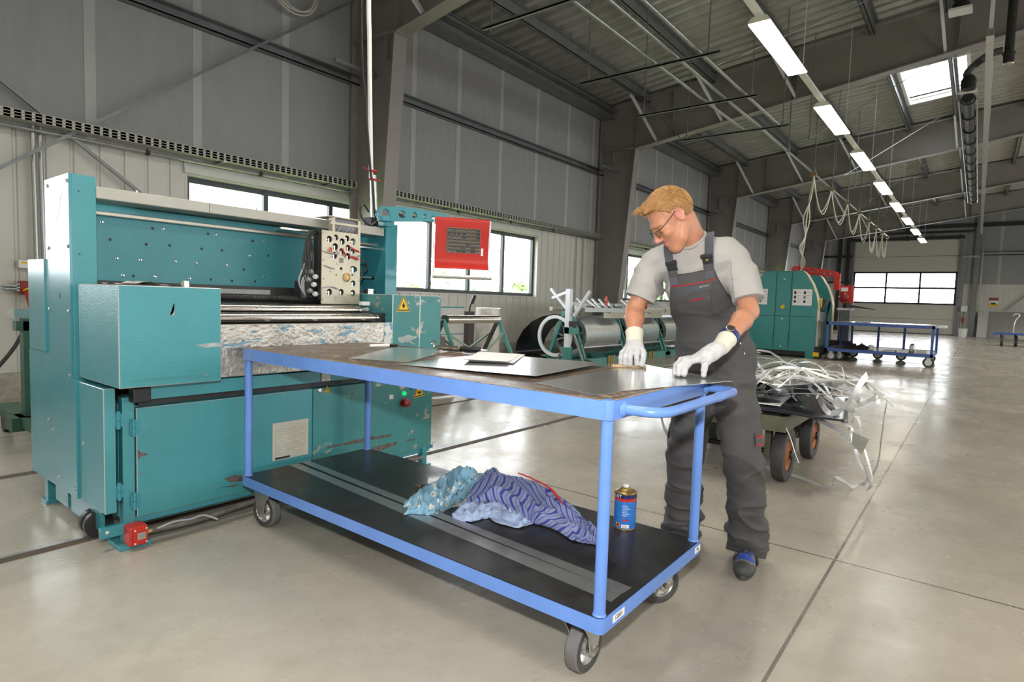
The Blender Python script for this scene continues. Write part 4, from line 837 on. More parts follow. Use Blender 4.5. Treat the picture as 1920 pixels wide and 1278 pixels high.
scuff([(2.08,.276),(2.223,.286),(2.428,.289),(2.632,.280),(2.628,.266),(2.428,.268),(2.224,.270)], 3.045, scm, fp, 4); scuff([(2.459,.208),(2.538,.222),(2.676,.217),(2.662,.197),(2.539,.182)], 3.045, scm, fp, 5); scuff([(2.733,.214),(2.836,.213),(2.832,.200)], 3.045, scm, fp, 6)
scuff([(1.27,.948),(1.39,.954),(1.39,.936),(1.33,.930)], 2.865, scm2, P, 7); scuff([(1.180,1.09),(1.184,1.14),(1.187,1.14),(1.184,1.085),(1.165,1.085),(1.165,1.088)], 2.865, scm2, P, 8); scuff([(2.61,.93),(2.70,.95),(2.78,.93),(2.70,.90),(2.62,.90)], 2.98, scm2, P, 9)
# things lying on it
nw = MB(); nw.grid([[(1.03+.035*i, 3.08+.05*j, 1.217+.006*abs(math.sin(i*1.1+j))+.012*(i in (3,4))) for j in range(5)] for i in range(9)]); nw.grid([[(1.03+.035*i, 3.08+.05*j, 1.2145) for j in range(5)] for i in range(9)])
tag(nw.build('newspaper', mat('newsprint', (.55,.50,.48), .8, var=.5, vscale=30)), 'folded newspaper lying on the left box of the teal machine', 'newspaper')
tag(MB().lathe((1.345,3.13,1.214),(0,0,1),[(.022,0),(.022,.03),(.017,.03),(.017,.004),(0,.004)],16).build('steel_ring', M['zinc']), 'small steel ring sleeve standing beside the newspaper', 'ring')
# old green trolley behind
gt = thing('green_trolley', 'dark green old trolley half hidden behind the left end of the machine', 'trolley', (1.25,5.6,0))
q = MB(); q.box(1.24,1.32,5.55,5.65,.12,.95); q.build('upright', M['green_old'], gt, smooth=0); q = MB(); q.box(1.15,2.1,5.5,5.7,.12,.22); q.box(1.2,1.36,5.2,6.3,.15,.22); q.build('chassis', M['green_old'], gt, smooth=0); MB().box(1.2,2.1,5.55,5.65,.86,.93).build('cross_bar', M['green_old'], gt, smooth=0)
for (x,y) in ((1.27,5.25),(1.27,6.2),(2.05,5.6)): MB().lathe((x-.03,y,.075),(1,0,0),[(.02,0),(.075,0),(.075,.05),(.02,.05)],16).box(x-.02,x+.02,y-.03,y+.03,.08,.15).build('castor', M['dark'], gt)
MB().box(1.2,1.36,5.6,5.8,.95,1.02).build('clutter', M['zinc'], gt, smooth=0)
# ------------------------------------------------------------------ numpy value noise
class Noise:
    def __init__(s, seed): s.t = np.random.default_rng(seed).random((32,32,32))*2-1
    def __call__(s, x, y, z):
        x, y, z = np.broadcast_arrays(np.asarray(x, float), np.asarray(y, float), np.asarray(z, float))
        xi, yi, zi = np.floor(x).astype(int), np.floor(y).astype(int), np.floor(z).astype(int)
        f = lambda v: v*v*(3-2*v)
        fx, fy, fz = f(x-xi), f(y-yi), f(z-zi); r = 0
        for i in (0,1):
            for j in (0,1):
                for k in (0,1):
                    r = r+s.t[(xi+i)&31,(yi+j)&31,(zi+k)&31]*(fx if i else 1-fx)*(fy if j else 1-fy)*(fz if k else 1-fz)
        return r
NZ = Noise(3); NZ2 = Noise(9)

# ------------------------------------------------------------------ the blue workbench cart
CX0, CY0, CX1, CY1 = 1.523, 0.816, 2.330, 2.920
ZT, ZTB, ZS_, ZSB = 0.916, 0.859, 0.260, 0.2126
cart = thing('workbench_cart', 'long blue two-level workbench cart the worker leans over, front and centre', 'cart', ((CX0+CX1)/2, (CY0+CY1)/2, 0))
def rrect(x0, y0, x1, y1, r, n=6):
    out = []
    for cx, cy, a0 in ((x1-r,y0+r,-PI/2),(x1-r,y1-r,0),(x0+r,y1-r,PI/2),(x0+r,y0+r,PI)):
        out += [(cx+r*math.cos(a0+PI/2*i/n), cy+r*math.sin(a0+PI/2*i/n)) for i in range(n+1)]
    return out
def rim(z0, z1, name):
    o, i = rrect(CX0,CY0,CX1,CY1,.022), rrect(CX0+.004,CY0+.004,CX1-.004,CY1-.004,.018); n = len(o); i2 = rrect(CX0+.03,CY0+.03,CX1-.03,CY1-.03,.01)
    vs = [(x,y,z1) for x,y in o]+[(x,y,z0) for x,y in o]+[(x,y,z0) for x,y in i2]+[(x,y,z0+.004) for x,y in i2]+[(x,y,z0+.004) for x,y in i]+[(x,y,z1) for x,y in i]
    fs = []
    for L in range(6):
        for k in range(n): fs.append((L*n+k, L*n+(k+1)%n, ((L+1)%6)*n+(k+1)%n, ((L+1)%6)*n+k))
    return MB().add(vs, fs).build(name, M['blue'], cart, smooth=40)
rim(ZTB, ZT, 'top_frame'); rim(ZSB, ZS_, 'shelf_frame')
tb = MB().prism(rrect(CX0+.0045,CY0+.0045,CX1-.0045,CY1-.0045,.02), (1,0,0), (0,1,0), (0,0,.022), (0,0,ZT-.021)).build('tabletop', M['ply'], cart, smooth=0)
ed = MB(); o1, o2 = rrect(CX0+.004,CY0+.004,CX1-.004,CY1-.004,.018), rrect(CX0+.010,CY0+.010,CX1-.010,CY1-.010,.014); n = len(o1)
wob = [.0035*NZ(p[0]*9,p[1]*9,0)-.001 for p in o1]
ed.add([(x,y,ZT+.0012) for x,y in o1]+[(x+(wob[k] if abs(x-CX0)<.05 or abs(x-CX1)<.05 else 0),y,ZT+.0016) for k,(x,y) in enumerate(o2)], [(k,(k+1)%n,n+(k+1)%n,n+k) for k in range(n)]); ed.build('bare_board_edge', M['plyedge'], tb, smooth=0)
MB().prism(rrect(CX0+.006,CY0+.006,CX1-.006,CY1-.006,.018), (1,0,0), (0,1,0), (0,0,.018), (0,0,ZS_-.016)).build('shelf_board', M['blackboard'], cart, smooth=0)
for x, y in ((CX0+.026,CY0+.024),(CX1-.026,CY0+.024),(CX0+.026,CY1-.024),(CX1-.026,CY1-.024)):
    MB().cyl((x,y,ZS_-.02),(x,y,ZTB+.02),.0185,20).lathe((x,y,ZS_+.002),(0,0,1),[(.0215,0),(.0205,.004),(.0185,.006)],20).build('leg', M['blue'], cart)
MB().lathe((CX0+.02,CY0+.02,ZTB),(0,0,1),[(.020,0),(.0205,.002),(.0205,ZT-ZTB),(.018,ZT-ZTB+.002)],20).build('corner_tube', M['blue'], cart)
hp = [(1.600,CY0+.01,.886),(1.605,CY0-.05,.886),(1.612,CY0-.085,.886),(1.64,CY0-.112,.886),(1.70,CY0-.122,.886),(1.95,CY0-.122,.886),(2.20,CY0-.122,.886),(2.255,CY0-.112,.886),(2.275,CY0-.085,.886),(2.28,CY0-.05,.886),(2.285,CY0+.01,.886)]
hd_ = MB().tube(spline(hp,5), .0155, 14).build('push_handle', M['blue'], cart)
MB().lathe((2.06,CY0-.122,.886),(1,0,0),[(.0158,0),(.0175,.004),(.0158,.008),(.0158,.014),(.0175,.018),(.0158,.022)],14).build('weld_ring', M['blue'], hd_)
for x in (1.600,2.285): MB().lathe((x,CY0-.001,.886),(0,-1,0),[(.026,0),(.022,.006),(.0158,.012)],14).build('weld_flange', M['blue'], hd_)
def castor(x, y, ang, fork=True):
    """wheel of 170 mm on a swivel fork; ang turns the rolling direction"""
    c, s = math.cos(ang), math.sin(ang); ax = Vector((-s, c, 0)); ro = Vector((c, s, 0)); r = .085; tr_ = .035
    h = Vector((x, y, r)); top = h+ro*tr_
    cs = MB(); cs.box(top.x-.055,top.x+.055,top.y-.05,top.y+.05,ZSB-.006,ZSB+.001)
    cs.lathe((top.x,top.y,ZSB-.006),(0,0,-1),[(.046,0),(.048,.006),(.044,.016),(.036,.020)],20)
    z1 = ZSB-.022
    for sg in (-1,1):
        o = h+ax*(sg*.036)
        cs.prism([(.075,z1-r),(-.035,z1-r),(-.05,z1-r-.006),(-.022,-.012),(-.012,-.026),(.012,-.026),(.022,-.010),(.036,.05)], ro, (0,0,1), ax*(.004*sg), o)
    cs.box(top.x-.04,top.x+.04,top.y-.04,top.y+.04,z1-.002,z1+.004)
    f = cs.build('castor_fork', M['zinc'], cart, smooth=30)
    MB().lathe(h-ax*.05, ax, [(.012,0),(.013,.004),(.008,.006),(.008,.094),(.013,.096),(.012,.100)], 6).build('axle_bolt', M['chrome'], f)
    MB().lathe((top.x,top.y,ZSB-.012),(0,0,1),[(.049,0),(.0495,.003),(.049,.006)],20).build('red_seal', M['red'], f)
    w = MB().lathe(h, ax, [(.056,-.022),(.078,-.024),(.084,-.018),(.085,-.008),(.085,.008),(.084,.018),(.078,.024),(.056,.022)], 36, close=True).build('wheel', M['rubber_worn'], cart)
    for sg in (-1,1): MB().lathe(h, ax*sg, [(.056,.0225),(.060,.0245),(.0775,.0245),(.079,.0235)], 36, ring=True).build('tyre_wall', M['rubber'], w)
    hb = MB().lathe(h, ax, [(.018,-.026),(.03,-.024),(.03,-.010),(.050,-.012),(.0565,-.022),(.0565,.022),(.050,.012),(.03,.010),(.03,.024),(.018,.026)], 30, close=True)
    for k in range(6):
        a = 2*PI*k/6; d = ro*math.cos(a)+Vector((0,0,1))*math.sin(a)
        for sg in (-1,1): hb.bar(h+d*.026+ax*(sg*.014), h+d*.052+ax*(sg*.015), .006, .012, ax)
    hb.build('hub', M['alu'], w)
castor(1.645,.945,PI,); castor(1.605,2.815,-PI/2+.12); castor(2.235,.945,PI*.85); castor(2.25,2.80,PI/2)
for (xa, xb, t, sz) in ((1.592,1.667,'12001',.021),(2.262,2.318,'PPL',.016)):
    lb = MB().box(xa,xb,CY0-.0008,CY0,ZSB+.012,ZSB+.036).build('inventory_label', M['white'], cart, smooth=0)
    text_mesh(t, sz, ((xa+xb)/2,CY0-.0012,ZSB+.024), (1,0,0), (0,0,1), 'label_text', M['black'], lb, .0003)

# ------------------------------------------------------------------ on the tabletop
def flat(poly, z, t, name, m, lab, cat, group=None, lift=None):
    n = len(poly); zz = lambda p: z+(lift(p) if lift else 0)
    mb = MB(); c = (sum(p[0] for p in poly)/n, sum(p[1] for p in poly)/n)
    mb.add([(x,y,zz((x,y))) for x,y in poly]+[(x,y,zz((x,y))+t) for x,y in poly], [tuple(range(n-1,-1,-1)), tuple(range(n,2*n))]+[(k,(k+1)%n,n+(k+1)%n,n+k) for k in range(n)])
    return tag(mb.build(name, m, smooth=0), lab, cat, group)
flat([(1.658,1.188),(1.581,.904),(1.668,.880),(1.70,.895),(2.307,.722),(2.588,1.231)], ZT+.0025, .0012, 'metal_sheet', M['galv'], 'thin galvanised sheet under the worker\'s gloves at the near end of the cart top', 'metal sheet', 'blanks on the cart top')
flat([(1.650,1.895),(1.742,1.244),(2.335,1.295),(2.30,1.95)], ZT+.0025, .0012, 'metal_sheet', M['galv'], 'galvanised sheet in the middle of the cart top with white paper on it', 'metal sheet', 'blanks on the cart top', lift=lambda p: .016*max(0,p[0]*.615-p[1]*.789+.48)/.9)
flat([(1.632,2.193),(1.745,1.924),(2.15,2.141),(2.30,2.331),(2.215,2.553)], ZT+.0025, .0012, 'metal_sheet', M['galv'], 'galvanised sheet near the marker pen on the far end of the cart top', 'metal sheet', 'blanks on the cart top')
pa = MB(); Pq = lambda s, t: lerp(lerp((1.893,1.715,0),(1.975,1.532,0),t), lerp((2.305,1.975,0),(2.375,1.765,0),t), s)
for k in range(2):
    pa.grid([[(Pq(s,t)[0]-.02*k, Pq(s,t)[1]+.015*k, ZT+.0165+.002*k+(.014 if k else .004)*max(0,.35-s)**1*1.2) for t in np.linspace(0,1,5)] for s in np.linspace(.04,1,9)])
    pa.grid([[(Pq(s,t)[0]-.02*k, Pq(s,t)[1]+.015*k, ZT+.0140+.002*k+(.014 if k else .004)*max(0,.35-s)**1*1.2) for t in np.linspace(0,1,5)] for s in np.linspace(.04,1,9)])
tag(pa.build('paper', M['white'], smooth=0), 'white sheets of paper with a curled edge on the middle metal sheet', 'paper')
mk = thing('marker_pen', 'white marker pen with black cap on the far end of the cart top', 'marker', (2.19,2.61,ZT))
a_, b_, d_ = Vector((2.105,2.634,ZT+.0085)), Vector((2.215,2.604,ZT+.0085)), Vector((2.262,2.591,ZT+.0085))
MB().cyl(a_,b_,.008,14).cyl(a_-(b_-a_).normalized()*.004,a_,.004,10,.0075).build('barrel', M['whiteplastic'], mk); MB().cyl(b_,d_,.0085,14).build('cap', M['black'], mk)
tl = thing('hand_tool', 'chrome hand tool with black grip lying behind the paper', 'hand tool', (2.30,2.10,ZT))
t0, t1 = Vector((2.245,2.27,ZT+.022)), Vector((2.335,1.985,ZT+.022)); td = (t1-t0).normalized(); ts = Vector((-td.y,td.x,0))
MB().cyl(t0+td*.02,t0+td*.14,.012,14).cyl(t0+td*.05,t0+td*.075,.017,14).cyl(t0+td*.11,t0+td*.125,.016,12).tube(spline([t0+td*.03,t0-td*.005+Vector((0,0,.004)),t0-td*.018+Vector((0,0,.018)),t0-td*.008+Vector((0,0,.03)),t0+td*.01+Vector((0,0,.027))],5),.006,8).cyl(t0+td*.06+ts*.03-Vector((0,0,.012)),t0+td*.15+ts*.02-Vector((0,0,.012)),.008,10).bar(t0+td*.08-Vector((0,0,.008)),t0+td*.085+ts*.03-Vector((0,0,.01)),.01,.012).build('body', M['chrome'], tl)
MB().lathe(t0+td*.15, td, [(.012,0),(.014,.01),(.013,.06),(.015,.10),(.013,.118),(0,.12)],14).build('grip', M['black'], tl); MB().cyl(t0+td*.27,t1+td*.005,.007,10,.003).build('tip', M['whiteplastic'], tl)

# ------------------------------------------------------------------ on the lower shelf
flat([(1.788,2.905),(1.838,2.905),(1.716,.850),(1.640,.850)], ZS_+.0025, .0014, 'steel_strip', M['galv_dull'], 'long steel strip on the lower shelf, the one nearer the front edge', 'steel strip', 'strips on the lower shelf')
flat([(1.858,2.905),(1.905,2.905),(1.765,.842),(1.716,.846)], ZS_+.0045, .0014, 'steel_strip', M['galv_dull'], 'long steel strip on the lower shelf running under the pale rag', 'steel strip', 'strips on the lower shelf')
def cr(p, t):
    """Catmull-Rom along list of arrays p at t in 0..1"""
    n = len(p)-1; f = min(t*n, n-1e-6); i = int(f); u = f-i; g = lambda k: p[k] if 0 <= k <= n else (2*p[0]-p[1] if k < 0 else 2*p[n]-p[n-1])
    a, b, c, d = g(i-1), g(i), g(i+1), g(i+2); return .5*((2*b)+(c-a)*u+(2*a-5*b+4*c-d)*u*u+(3*b-a-3*c+d)*u**3)
def rag(rows, nu, nv, name, m, lab, amp=.006, seed=0, drop=0.0, floor=ZS_+.004):
    R_ = [[np.array(p, float) for p in r] for r in rows]; G = []
    for i in range(nu):
        u = i/(nu-1); line = [cr([r[k] for r in R_], u) for k in range(len(R_[0]))]; row = []
        for j in range(nv):
            v = j/(nv-1); p = cr(line, v); q = (p[0]*22+seed, p[1]*22, seed*1.7)
            r1 = 1-2.2*abs(float(NZ(u*7+v*3+seed,v*3.2-u*1.5,q[2]))); r2 = 1-2.2*abs(float(NZ2(u*13-v*5,v*6+u*3,q[2]+5))); fold = 1.5*max(0,r1)**2+.8*max(0,r2)**2-.7; edge = min(1, 6*min(u,1-u,v,1-v)+.25)
            w = .030*float(NZ2(u*7+seed,v*7,2.2))*max(0,1-min(u,1-u,v,1-v)/.14)
            p = p+np.array([w, w*.6, amp*fold*edge]); p[2] = max(p[2], floor+.002*float(NZ(q[0],q[1],4))+.002); row.append(tuple(p))
        G.append(row)
    mb = MB(); mb.grid(G); o = mb.build(name, m, smooth=180, recalc=False); me = o.data
    uv = me.uv_layers.new(name='weave')
    for lp in me.loops: uv.data[lp.index].uv = ((lp.vertex_index//nv)/(nu-1), (lp.vertex_index % nv)/(nv-1))
    s = o.modifiers.new('thick', 'SOLIDIFY'); s.thickness = .0022; s.offset = 1
    return tag(o, lab, 'rag', None)
striped = [[(1.873,1.731,.265),(1.976,1.757,.31),(2.18,1.872,.335),(2.276,1.9,.3)],[(1.998,1.663,.29),(2.064,1.674,.345),(2.242,1.838,.345),(2.403,1.863,.3)],[(1.999,1.456,.27),(2.079,1.518,.34),(2.243,1.722,.345),(2.431,1.762,.29)],[(1.984,1.402,.265),(2.044,1.393,.32),(2.238,1.559,.33),(2.344,1.554,.28)],[(1.989,1.247,.265),(2.063,1.27,.3),(2.171,1.339,.3),(2.216,1.344,.27)],[(1.987,1.159,.264),(2.011,1.15,.285),(2.09,1.189,.28),(2.112,1.178,.265)],[(1.991,1.101,.264),(1.989,1.09,.27),(2.01,1.098,.27),(2.024,1.096,.264)]]
floral = [[(1.768,1.96,.27),(1.736,1.904,.275),(1.721,1.898,.264)],[(1.824,1.96,.3),(1.776,1.857,.3),(1.746,1.824,.264)],[(1.954,1.981,.32),(1.842,1.825,.315),(1.794,1.792,.264)],[(2.118,1.993,.35),(1.936,1.819,.33),(1.893,1.808,.265)],[(2.15,1.951,.36),(2.05,1.825,.34),(1.998,1.809,.28)],[(2.235,1.891,.33),(2.196,1.85,.32),(2.178,1.851,.3)]]
pale = [[(1.814,1.706,.264),(1.84,1.725,.28),(1.887,1.731,.29)],[(1.827,1.62,.264),(1.872,1.631,.295),(1.967,1.684,.3)],[(1.921,1.582,.264),(1.97,1.594,.29),(2.008,1.61,.3)],[(1.927,1.443,.264),(1.961,1.484,.285),(1.98,1.543,.3)],[(1.988,1.411,.264),(1.996,1.439,.275),(2.012,1.494,.28)]]
turq = [[(2.335,1.828,.33),(2.273,1.761,.33),(2.283,1.735,.32)],[(2.419,1.771,.31),(2.346,1.717,.31),(2.279,1.65,.3)],[(2.42,1.687,.3),(2.319,1.609,.3),(2.252,1.552,.29)],[(2.317,1.505,.285),(2.258,1.48,.285),(2.219,1.469,.28)],[(2.276,1.39,.272),(2.209,1.362,.272),(2.154,1.354,.265)],[(2.214,1.293,.264),(2.173,1.284,.266),(2.145,1.294,.264)]]
def clamp_shelf(rows): return [[(min(p[0],CX1-.02), p[1], p[2]) for p in r] for r in rows]
striped, floral, pale, turq = map(clamp_shelf, (striped, floral, pale, turq))
# cloth materials on the weave UVs
stm = mat('navy_striped_cloth', (.26,.29,.40), .9); N_, L_, B_ = nodes_of(stm)
uvn = N_.new('ShaderNodeUVMap'); sp3 = N_.new('ShaderNodeSeparateXYZ'); L_.new(uvn.outputs[0], sp3.inputs[0])
def mth2(op, a, b=None):
    n = N_.new('ShaderNodeMath'); n.operation = op
    for i, v in enumerate((a, b)):
        if v is None: continue
        if isinstance(v, (int, float)): n.inputs[i].default_value = v
        else: L_.new(v, n.inputs[i])
    return n.outputs[0]
ph = mth2('FRACT', mth2('ADD', mth2('MULTIPLY', sp3.outputs[0], 21), mth2('MULTIPLY', mth2('PINGPONG', mth2('ADD', sp3.outputs[1], mth2('MULTIPLY', sp3.outputs[0], .5)), .32), 6.0)))
m1 = mth2('LESS_THAN', ph, .30); m2 = mth2('LESS_THAN', mth2('ABSOLUTE', mth2('SUBTRACT', ph, .65)), .05)
mk1 = N_.new('ShaderNodeMix'); mk1.data_type = 'RGBA'; L_.new(m2, mk1.inputs['Factor']); mk1.inputs['A'].default_value = (.235,.27,.42,1); mk1.inputs['B'].default_value = (.10,.13,.38,1)
mk2 = N_.new('ShaderNodeMix'); mk2.data_type = 'RGBA'; L_.new(m1, mk2.inputs['Factor']); L_.new(mk1.outputs['Result'], mk2.inputs['A']); mk2.inputs['B'].default_value = (.045,.055,.30,1); L_.new(mk2.outputs['Result'], B_.inputs['Base Color'])
def flower(name, base, dot, scale, spot):
    m = mat(name, base, .9, var=.18, vscale=9); N_, L_, B_ = nodes_of(m); tc = N_.new('ShaderNodeTexCoord')
    v = N_.new('ShaderNodeTexVoronoi'); v.inputs['Scale'].default_value = scale; L_.new(tc.outputs['Object'], v.inputs['Vector'])
    old = B_.inputs['Base Color'].links[0].from_socket
    def mx(f, a, b):
        q = N_.new('ShaderNodeMix'); q.data_type = 'RGBA'; L_.new(f, q.inputs['Factor']); L_.new(a, q.inputs['A']); q.inputs['B'].default_value = (*b,1); return q.outputs['Result']
    def lt(k):
        q = N_.new('ShaderNodeMath'); q.operation = 'LESS_THAN'; q.inputs[1].default_value = k; L_.new(v.outputs['Distance'], q.inputs[0]); return q.outputs[0]
    c = mx(lt(.30), old, dot); c = mx(lt(.14), c, spot); L_.new(c, B_.inputs['Base Color']); return m
rag(floral, 60, 40, 'rag', flower('pale_blue_floral_cloth', (.22,.42,.56), (.60,.62,.58), 24, (.40,.22,.12)), 'light blue floral rag crumpled beside the white eraser on the lower shelf', .032, 1)
rag(striped, 90, 50, 'rag', stm, 'navy and grey striped rag bunched in the middle of the lower shelf', .018, 2)
rag(pale, 44, 24, 'rag', mat('pale_blue_cloth', (.36,.45,.66), .9, var=.15, vscale=40), 'plain pale blue rag with frayed edge in front of the striped rag', .018, 3)
tq = rag(turq, 50, 22, 'rag', flower('turquoise_floral_cloth', (.10,.30,.38), (.35,.45,.48), 30, (.40,.20,.15)), 'turquoise floral rag with red hem behind the striped rag', .012, 4)
hem = [(2.297,1.723,.356),(2.278,1.618,.352),(2.241,1.499,.344),(2.203,1.424,.324),(2.166,1.357,.308),(2.129,1.316,.292)]
MB().ribbon(spline(hem,6), lambda s: (.9,-.38,-.1), .013, .003).build('red_hem', mat('red_binding', (.55,.02,.03), .8), tq)
er = thing('eraser_block', 'white rounded block lying beside the floral rag on the lower shelf', 'block', (2.12,2.08,ZS_))
MB().obox((2.118,2.085,ZS_+.020), Vector((.045,-.043,0)), Vector((.013,.0135,0)), (0,0,.015)).build('body', M['whiteplastic'], er, bevel=.008, segs=3)
pn = thing('pen', 'black and silver pen tip poking from the floral rag', 'pen', (2.0,2.05,ZS_)); MB().cyl((2.02,2.115,ZS_+.010),(2.075,2.03,ZS_+.010),.0065,12).build('barrel', M['black'], pn); MB().cyl((2.03,2.10,ZS_+.0105),(2.045,2.076,ZS_+.0105),.0072,12).build('clip_ring', M['chrome'], pn)
MB().cyl((2.0,2.145,ZS_+.010),(2.02,2.115,ZS_+.010),.0015,10,.006).build('tip', M['brass'], pn)
tag(MB().box(1.765,1.80,1.895,1.925,ZS_+.006,ZS_+.010).build('tape_scrap', mat('lime_tape', (.42,.62,.12), .6), smooth=0), 'scrap of lime green tape under the tip of the floral rag', 'tape')
cxy = Vector((2.247,1.118,ZS_+.0015)); R = .046
can = thing('solvent_can', 'blue tin can with white cap standing on the lower shelf by the near leg', 'can', cxy)
MB().lathe(cxy,(0,0,1),[(R-.003,0),(R+.001,.001),(R+.001,.004),(R-.0005,.006),(R-.0005,.148),(R+.001,.150),(R+.001,.153),(R-.004,.154),(R-.012,.160),(.022,.166),(.016,.167),(.016,.172),(0,.172)],36).build('tin', M['brass'], can)
MB().lathe(cxy,(0,0,1),[(R+.0002,.006),(R+.0002,.120)],36, ring=True).build('blue_label', mat('can_blue', (.03,.16,.52), .3, var=.15, vscale=30), can)
MB().lathe(cxy,(0,0,1),[(R+.0002,.132),(R+.0002,.148)],36, ring=True).build('navy_band', mat('can_navy', (.010,.016,.10), .3), can); MB().lathe(cxy,(0,0,1),[(R+.0003,.120),(R+.0003,.132)],36, ring=True).build('red_band', M['red'], can)
MB().lathe(cxy+Vector((0,0,.166)),(0,0,1),[(.0135,0),(.0135,.004),(.0125,.005),(.0125,.014),(.010,.016),(0,.016)],18).build('cap', M['whiteplastic'], can)
def wrap(a0, a1, z0, z1, name, m, off=.0008, n=8):
    mb = MB(); mb.grid([[cxy+Vector(((R+off)*math.cos(a),(R+off)*math.sin(a),z)) for z in (z0,z1)] for a in np.linspace(a0,a1,n)]); return mb.build(name, m, can, smooth=60)
av = math.atan2(-cxy.y,-cxy.x)     # the side turned to the hall entrance
wrap(av-.28,av+.42,.010,.024,'barcode_box',M['white']); wrap(av-1.02+.35,av-.62+.02,.014,.014,'x',M['white']) if False else None
for k in range(14): wrap(av-.2+.034*k,av-.2+.034*k+.012,.012,.020,'barcode',M['black'],.0012,2)
wrap(av-.78,av-.42,.012,.030,'flammable_mark',mat('orange_hazard',(.75,.22,.01),.4)); wrap(av-.68,av-.52,.015,.026,'flame',M['black'],.0012,4)
wrap(av-.22,av+.35,.040,.046,'red_pill',M['red'])
for k in range(7): wrap(av-.25,av+.15+.4*((k*37)%10)/10,.060+.007*k,.0625+.007*k,'print_line',mat('pale_print',(.45,.58,.78),.4) if k == 0 else bpy.data.materials['pale_print'],.0009)
# lettering bent round the can
cu = bpy.data.curves.new('t','FONT'); cu.body = 'RUST'; cu.size = .0165; cu.align_x = 'RIGHT'; cu.align_y = 'CENTER'; t_ = bpy.data.objects.new('t',cu); COL.objects.link(t_)
dg = bpy.context.evaluated_depsgraph_get(); m0 = t_.evaluated_get(dg).to_mesh(); vs = []
for v in m0.vertices: a = av-.33+v.co.x*1.25/R; vs.append(cxy+Vector(((R+.001)*math.cos(a),(R+.001)*math.sin(a),.140+v.co.y)))
fs = [tuple(p.vertices) for p in m0.polygons]; t_.evaluated_get(dg).to_mesh_clear(); bpy.data.objects.remove(t_); bpy.data.curves.remove(cu)
MB().add(vs,fs).build('lettering', M['white'], can, smooth=0, recalc=False)
# ------------------------------------------------------------------ row of decoiler stands by the window wall
def decoiler(x0, L, lab, first):
    t = thing('decoiler_stand', lab, 'coil stand', (x0+L/2, 6.3, 0), 'coil stands by the window wall'); G = M['stand_green']
    for x in (x0, x0+L):
        for s in (-1, 1):
            MB().bar((x, 6.3+s*.42, .10), (x, 6.3+s*.07, 1.02), .07, .06, (1,0,0)).build('upright', G, t, smooth=0)
        MB().bar((x,5.95,.42),(x,6.65,.62),.03,.03,(1,0,0)).bar((x,6.65,.42),(x,5.95,.62),.03,.03,(1,0,0)).build('cross_brace', M['grey_steel'], t, smooth=0)
    MB().cyl((x0-.06,6.3,.55),(x0+L+.05,6.3,.55),.05,14).build('spindle', M['dark'], t)
    for y in (5.82, 6.78): MB().box(x0-.05, x0+L+.05, y-.06, y+.06, 0, .13).build('base_beam', G, t, smooth=0)
    for x in (x0,x0+L): MB().box(x-.05,x+.05,5.76,6.84,.02,.10).build('base_beam', G, t, smooth=0)
    for k in range(3): MB().box(x0+L*.42+.10*k, x0+L*.42+.10*k+.08, 5.735, 5.76, .0, .16).build('clamp_plate', M['brass'], t, smooth=0)
    MB().box(x0-.05,x0+L+.05,5.88,5.96,1.02,1.10).build('top_rail', M['galv_dull'] if first else M['plate'], t, smooth=0); MB().box(x0-.05,x0+L+.05,6.62,6.70,1.02,1.10).build('top_rail', M['plate'], t, smooth=0)
    MB().box(x0+L*.55,x0+L*.9,5.84,6.0,.90,1.02).build('straightener_box', M['plate'], t, smooth=0)
    MB().cyl((x0+.05,5.95,.33),(x0+L-.05,5.95,.33),.025,10).build('guide_bar', M['alu'], t)
    for k in range(5):
        x = x0+.12+(L-.2)*k/5+.05*RNG.random(); MB().bar((x,5.85+.3*RNG.random(),1.10),(x+.12,6.25,1.28),.05,.025).build('lever', M['white_steel'], t, smooth=0)
    MB().box(x0+.0,x0+L,6.2,6.24,1.14,1.17).box(x0+.0,x0+L,6.4,6.44,1.17,1.20).build('feed_rail', M['zinc'], t, smooth=0)
    MB().box(x0+L*.72,x0+L*.72+.05,6.1,6.14,1.10,1.34).build('red_lever', M['red'], t, smooth=0)
    return t
COILLAB = ['big grey steel coil, first of the row, with its dark open end in view', 'grey steel coil in the middle of the coil row behind the worker\'s arm', 'grey steel coil at the far end of the row beside the overalls']
for i, (x0, L) in enumerate(((9.82,1.62),(11.62,1.75),(13.55,1.6))):
    decoiler(x0, L, ['green coil stand with pale arms, first of the row by the window wall', 'green coil stand in the middle of the coil row', 'green coil stand at the far end of the coil row'][i], i == 0)
    a, b = x0+.10, x0+L-.12; c = thing('steel_coil', COILLAB[i], 'coil', ((a+b)/2,6.3,.55), 'coils on the stands')
    MB().lathe((a,6.3,.55),(1,0,0),[(.30,0),(.385,0),(.385,.002)]+[(.385-.002*(k%2),(b-a)*k/14) for k in range(1,14)]+[(.385,b-a),(.30,b-a)],40,close=True).build('wound_strip', M['galv_dull'], c)
    MB().lathe((a+.06,6.3,.55),(1,0,0),[(.06,0),(.29,.0),(.29,.02),(.06,.02)],24,close=True).build('core_disc', M['dark'], c)
    for k in range(4): aa = PI/4+PI/2*k; MB().bar((a+.03,6.3+.07*math.cos(aa),.55+.07*math.sin(aa)),(a+.03,6.3+.29*math.cos(aa),.55+.29*math.sin(aa)),.04,.05,(1,0,0)).build('expander_arm', M['grey_steel'], c, smooth=0)
fl_g = thing('coil_flange', 'pale round flange ring standing at the open end of the first coil', 'flange', (9.78,6.75,.55)); MB().lathe((9.695,6.50,.53),(1,0,0),[(.345,0),(.41,0),(.41,.04),(.345,.04)],40,close=True).build('ring', M['white_steel'], fl_g); MB().lathe((9.698,6.50,.53),(1,0,0),[(.41,.002),(.418,.002),(.418,.038),(.41,.038)],40,close=True).build('rim', M['darksheet'], fl_g)
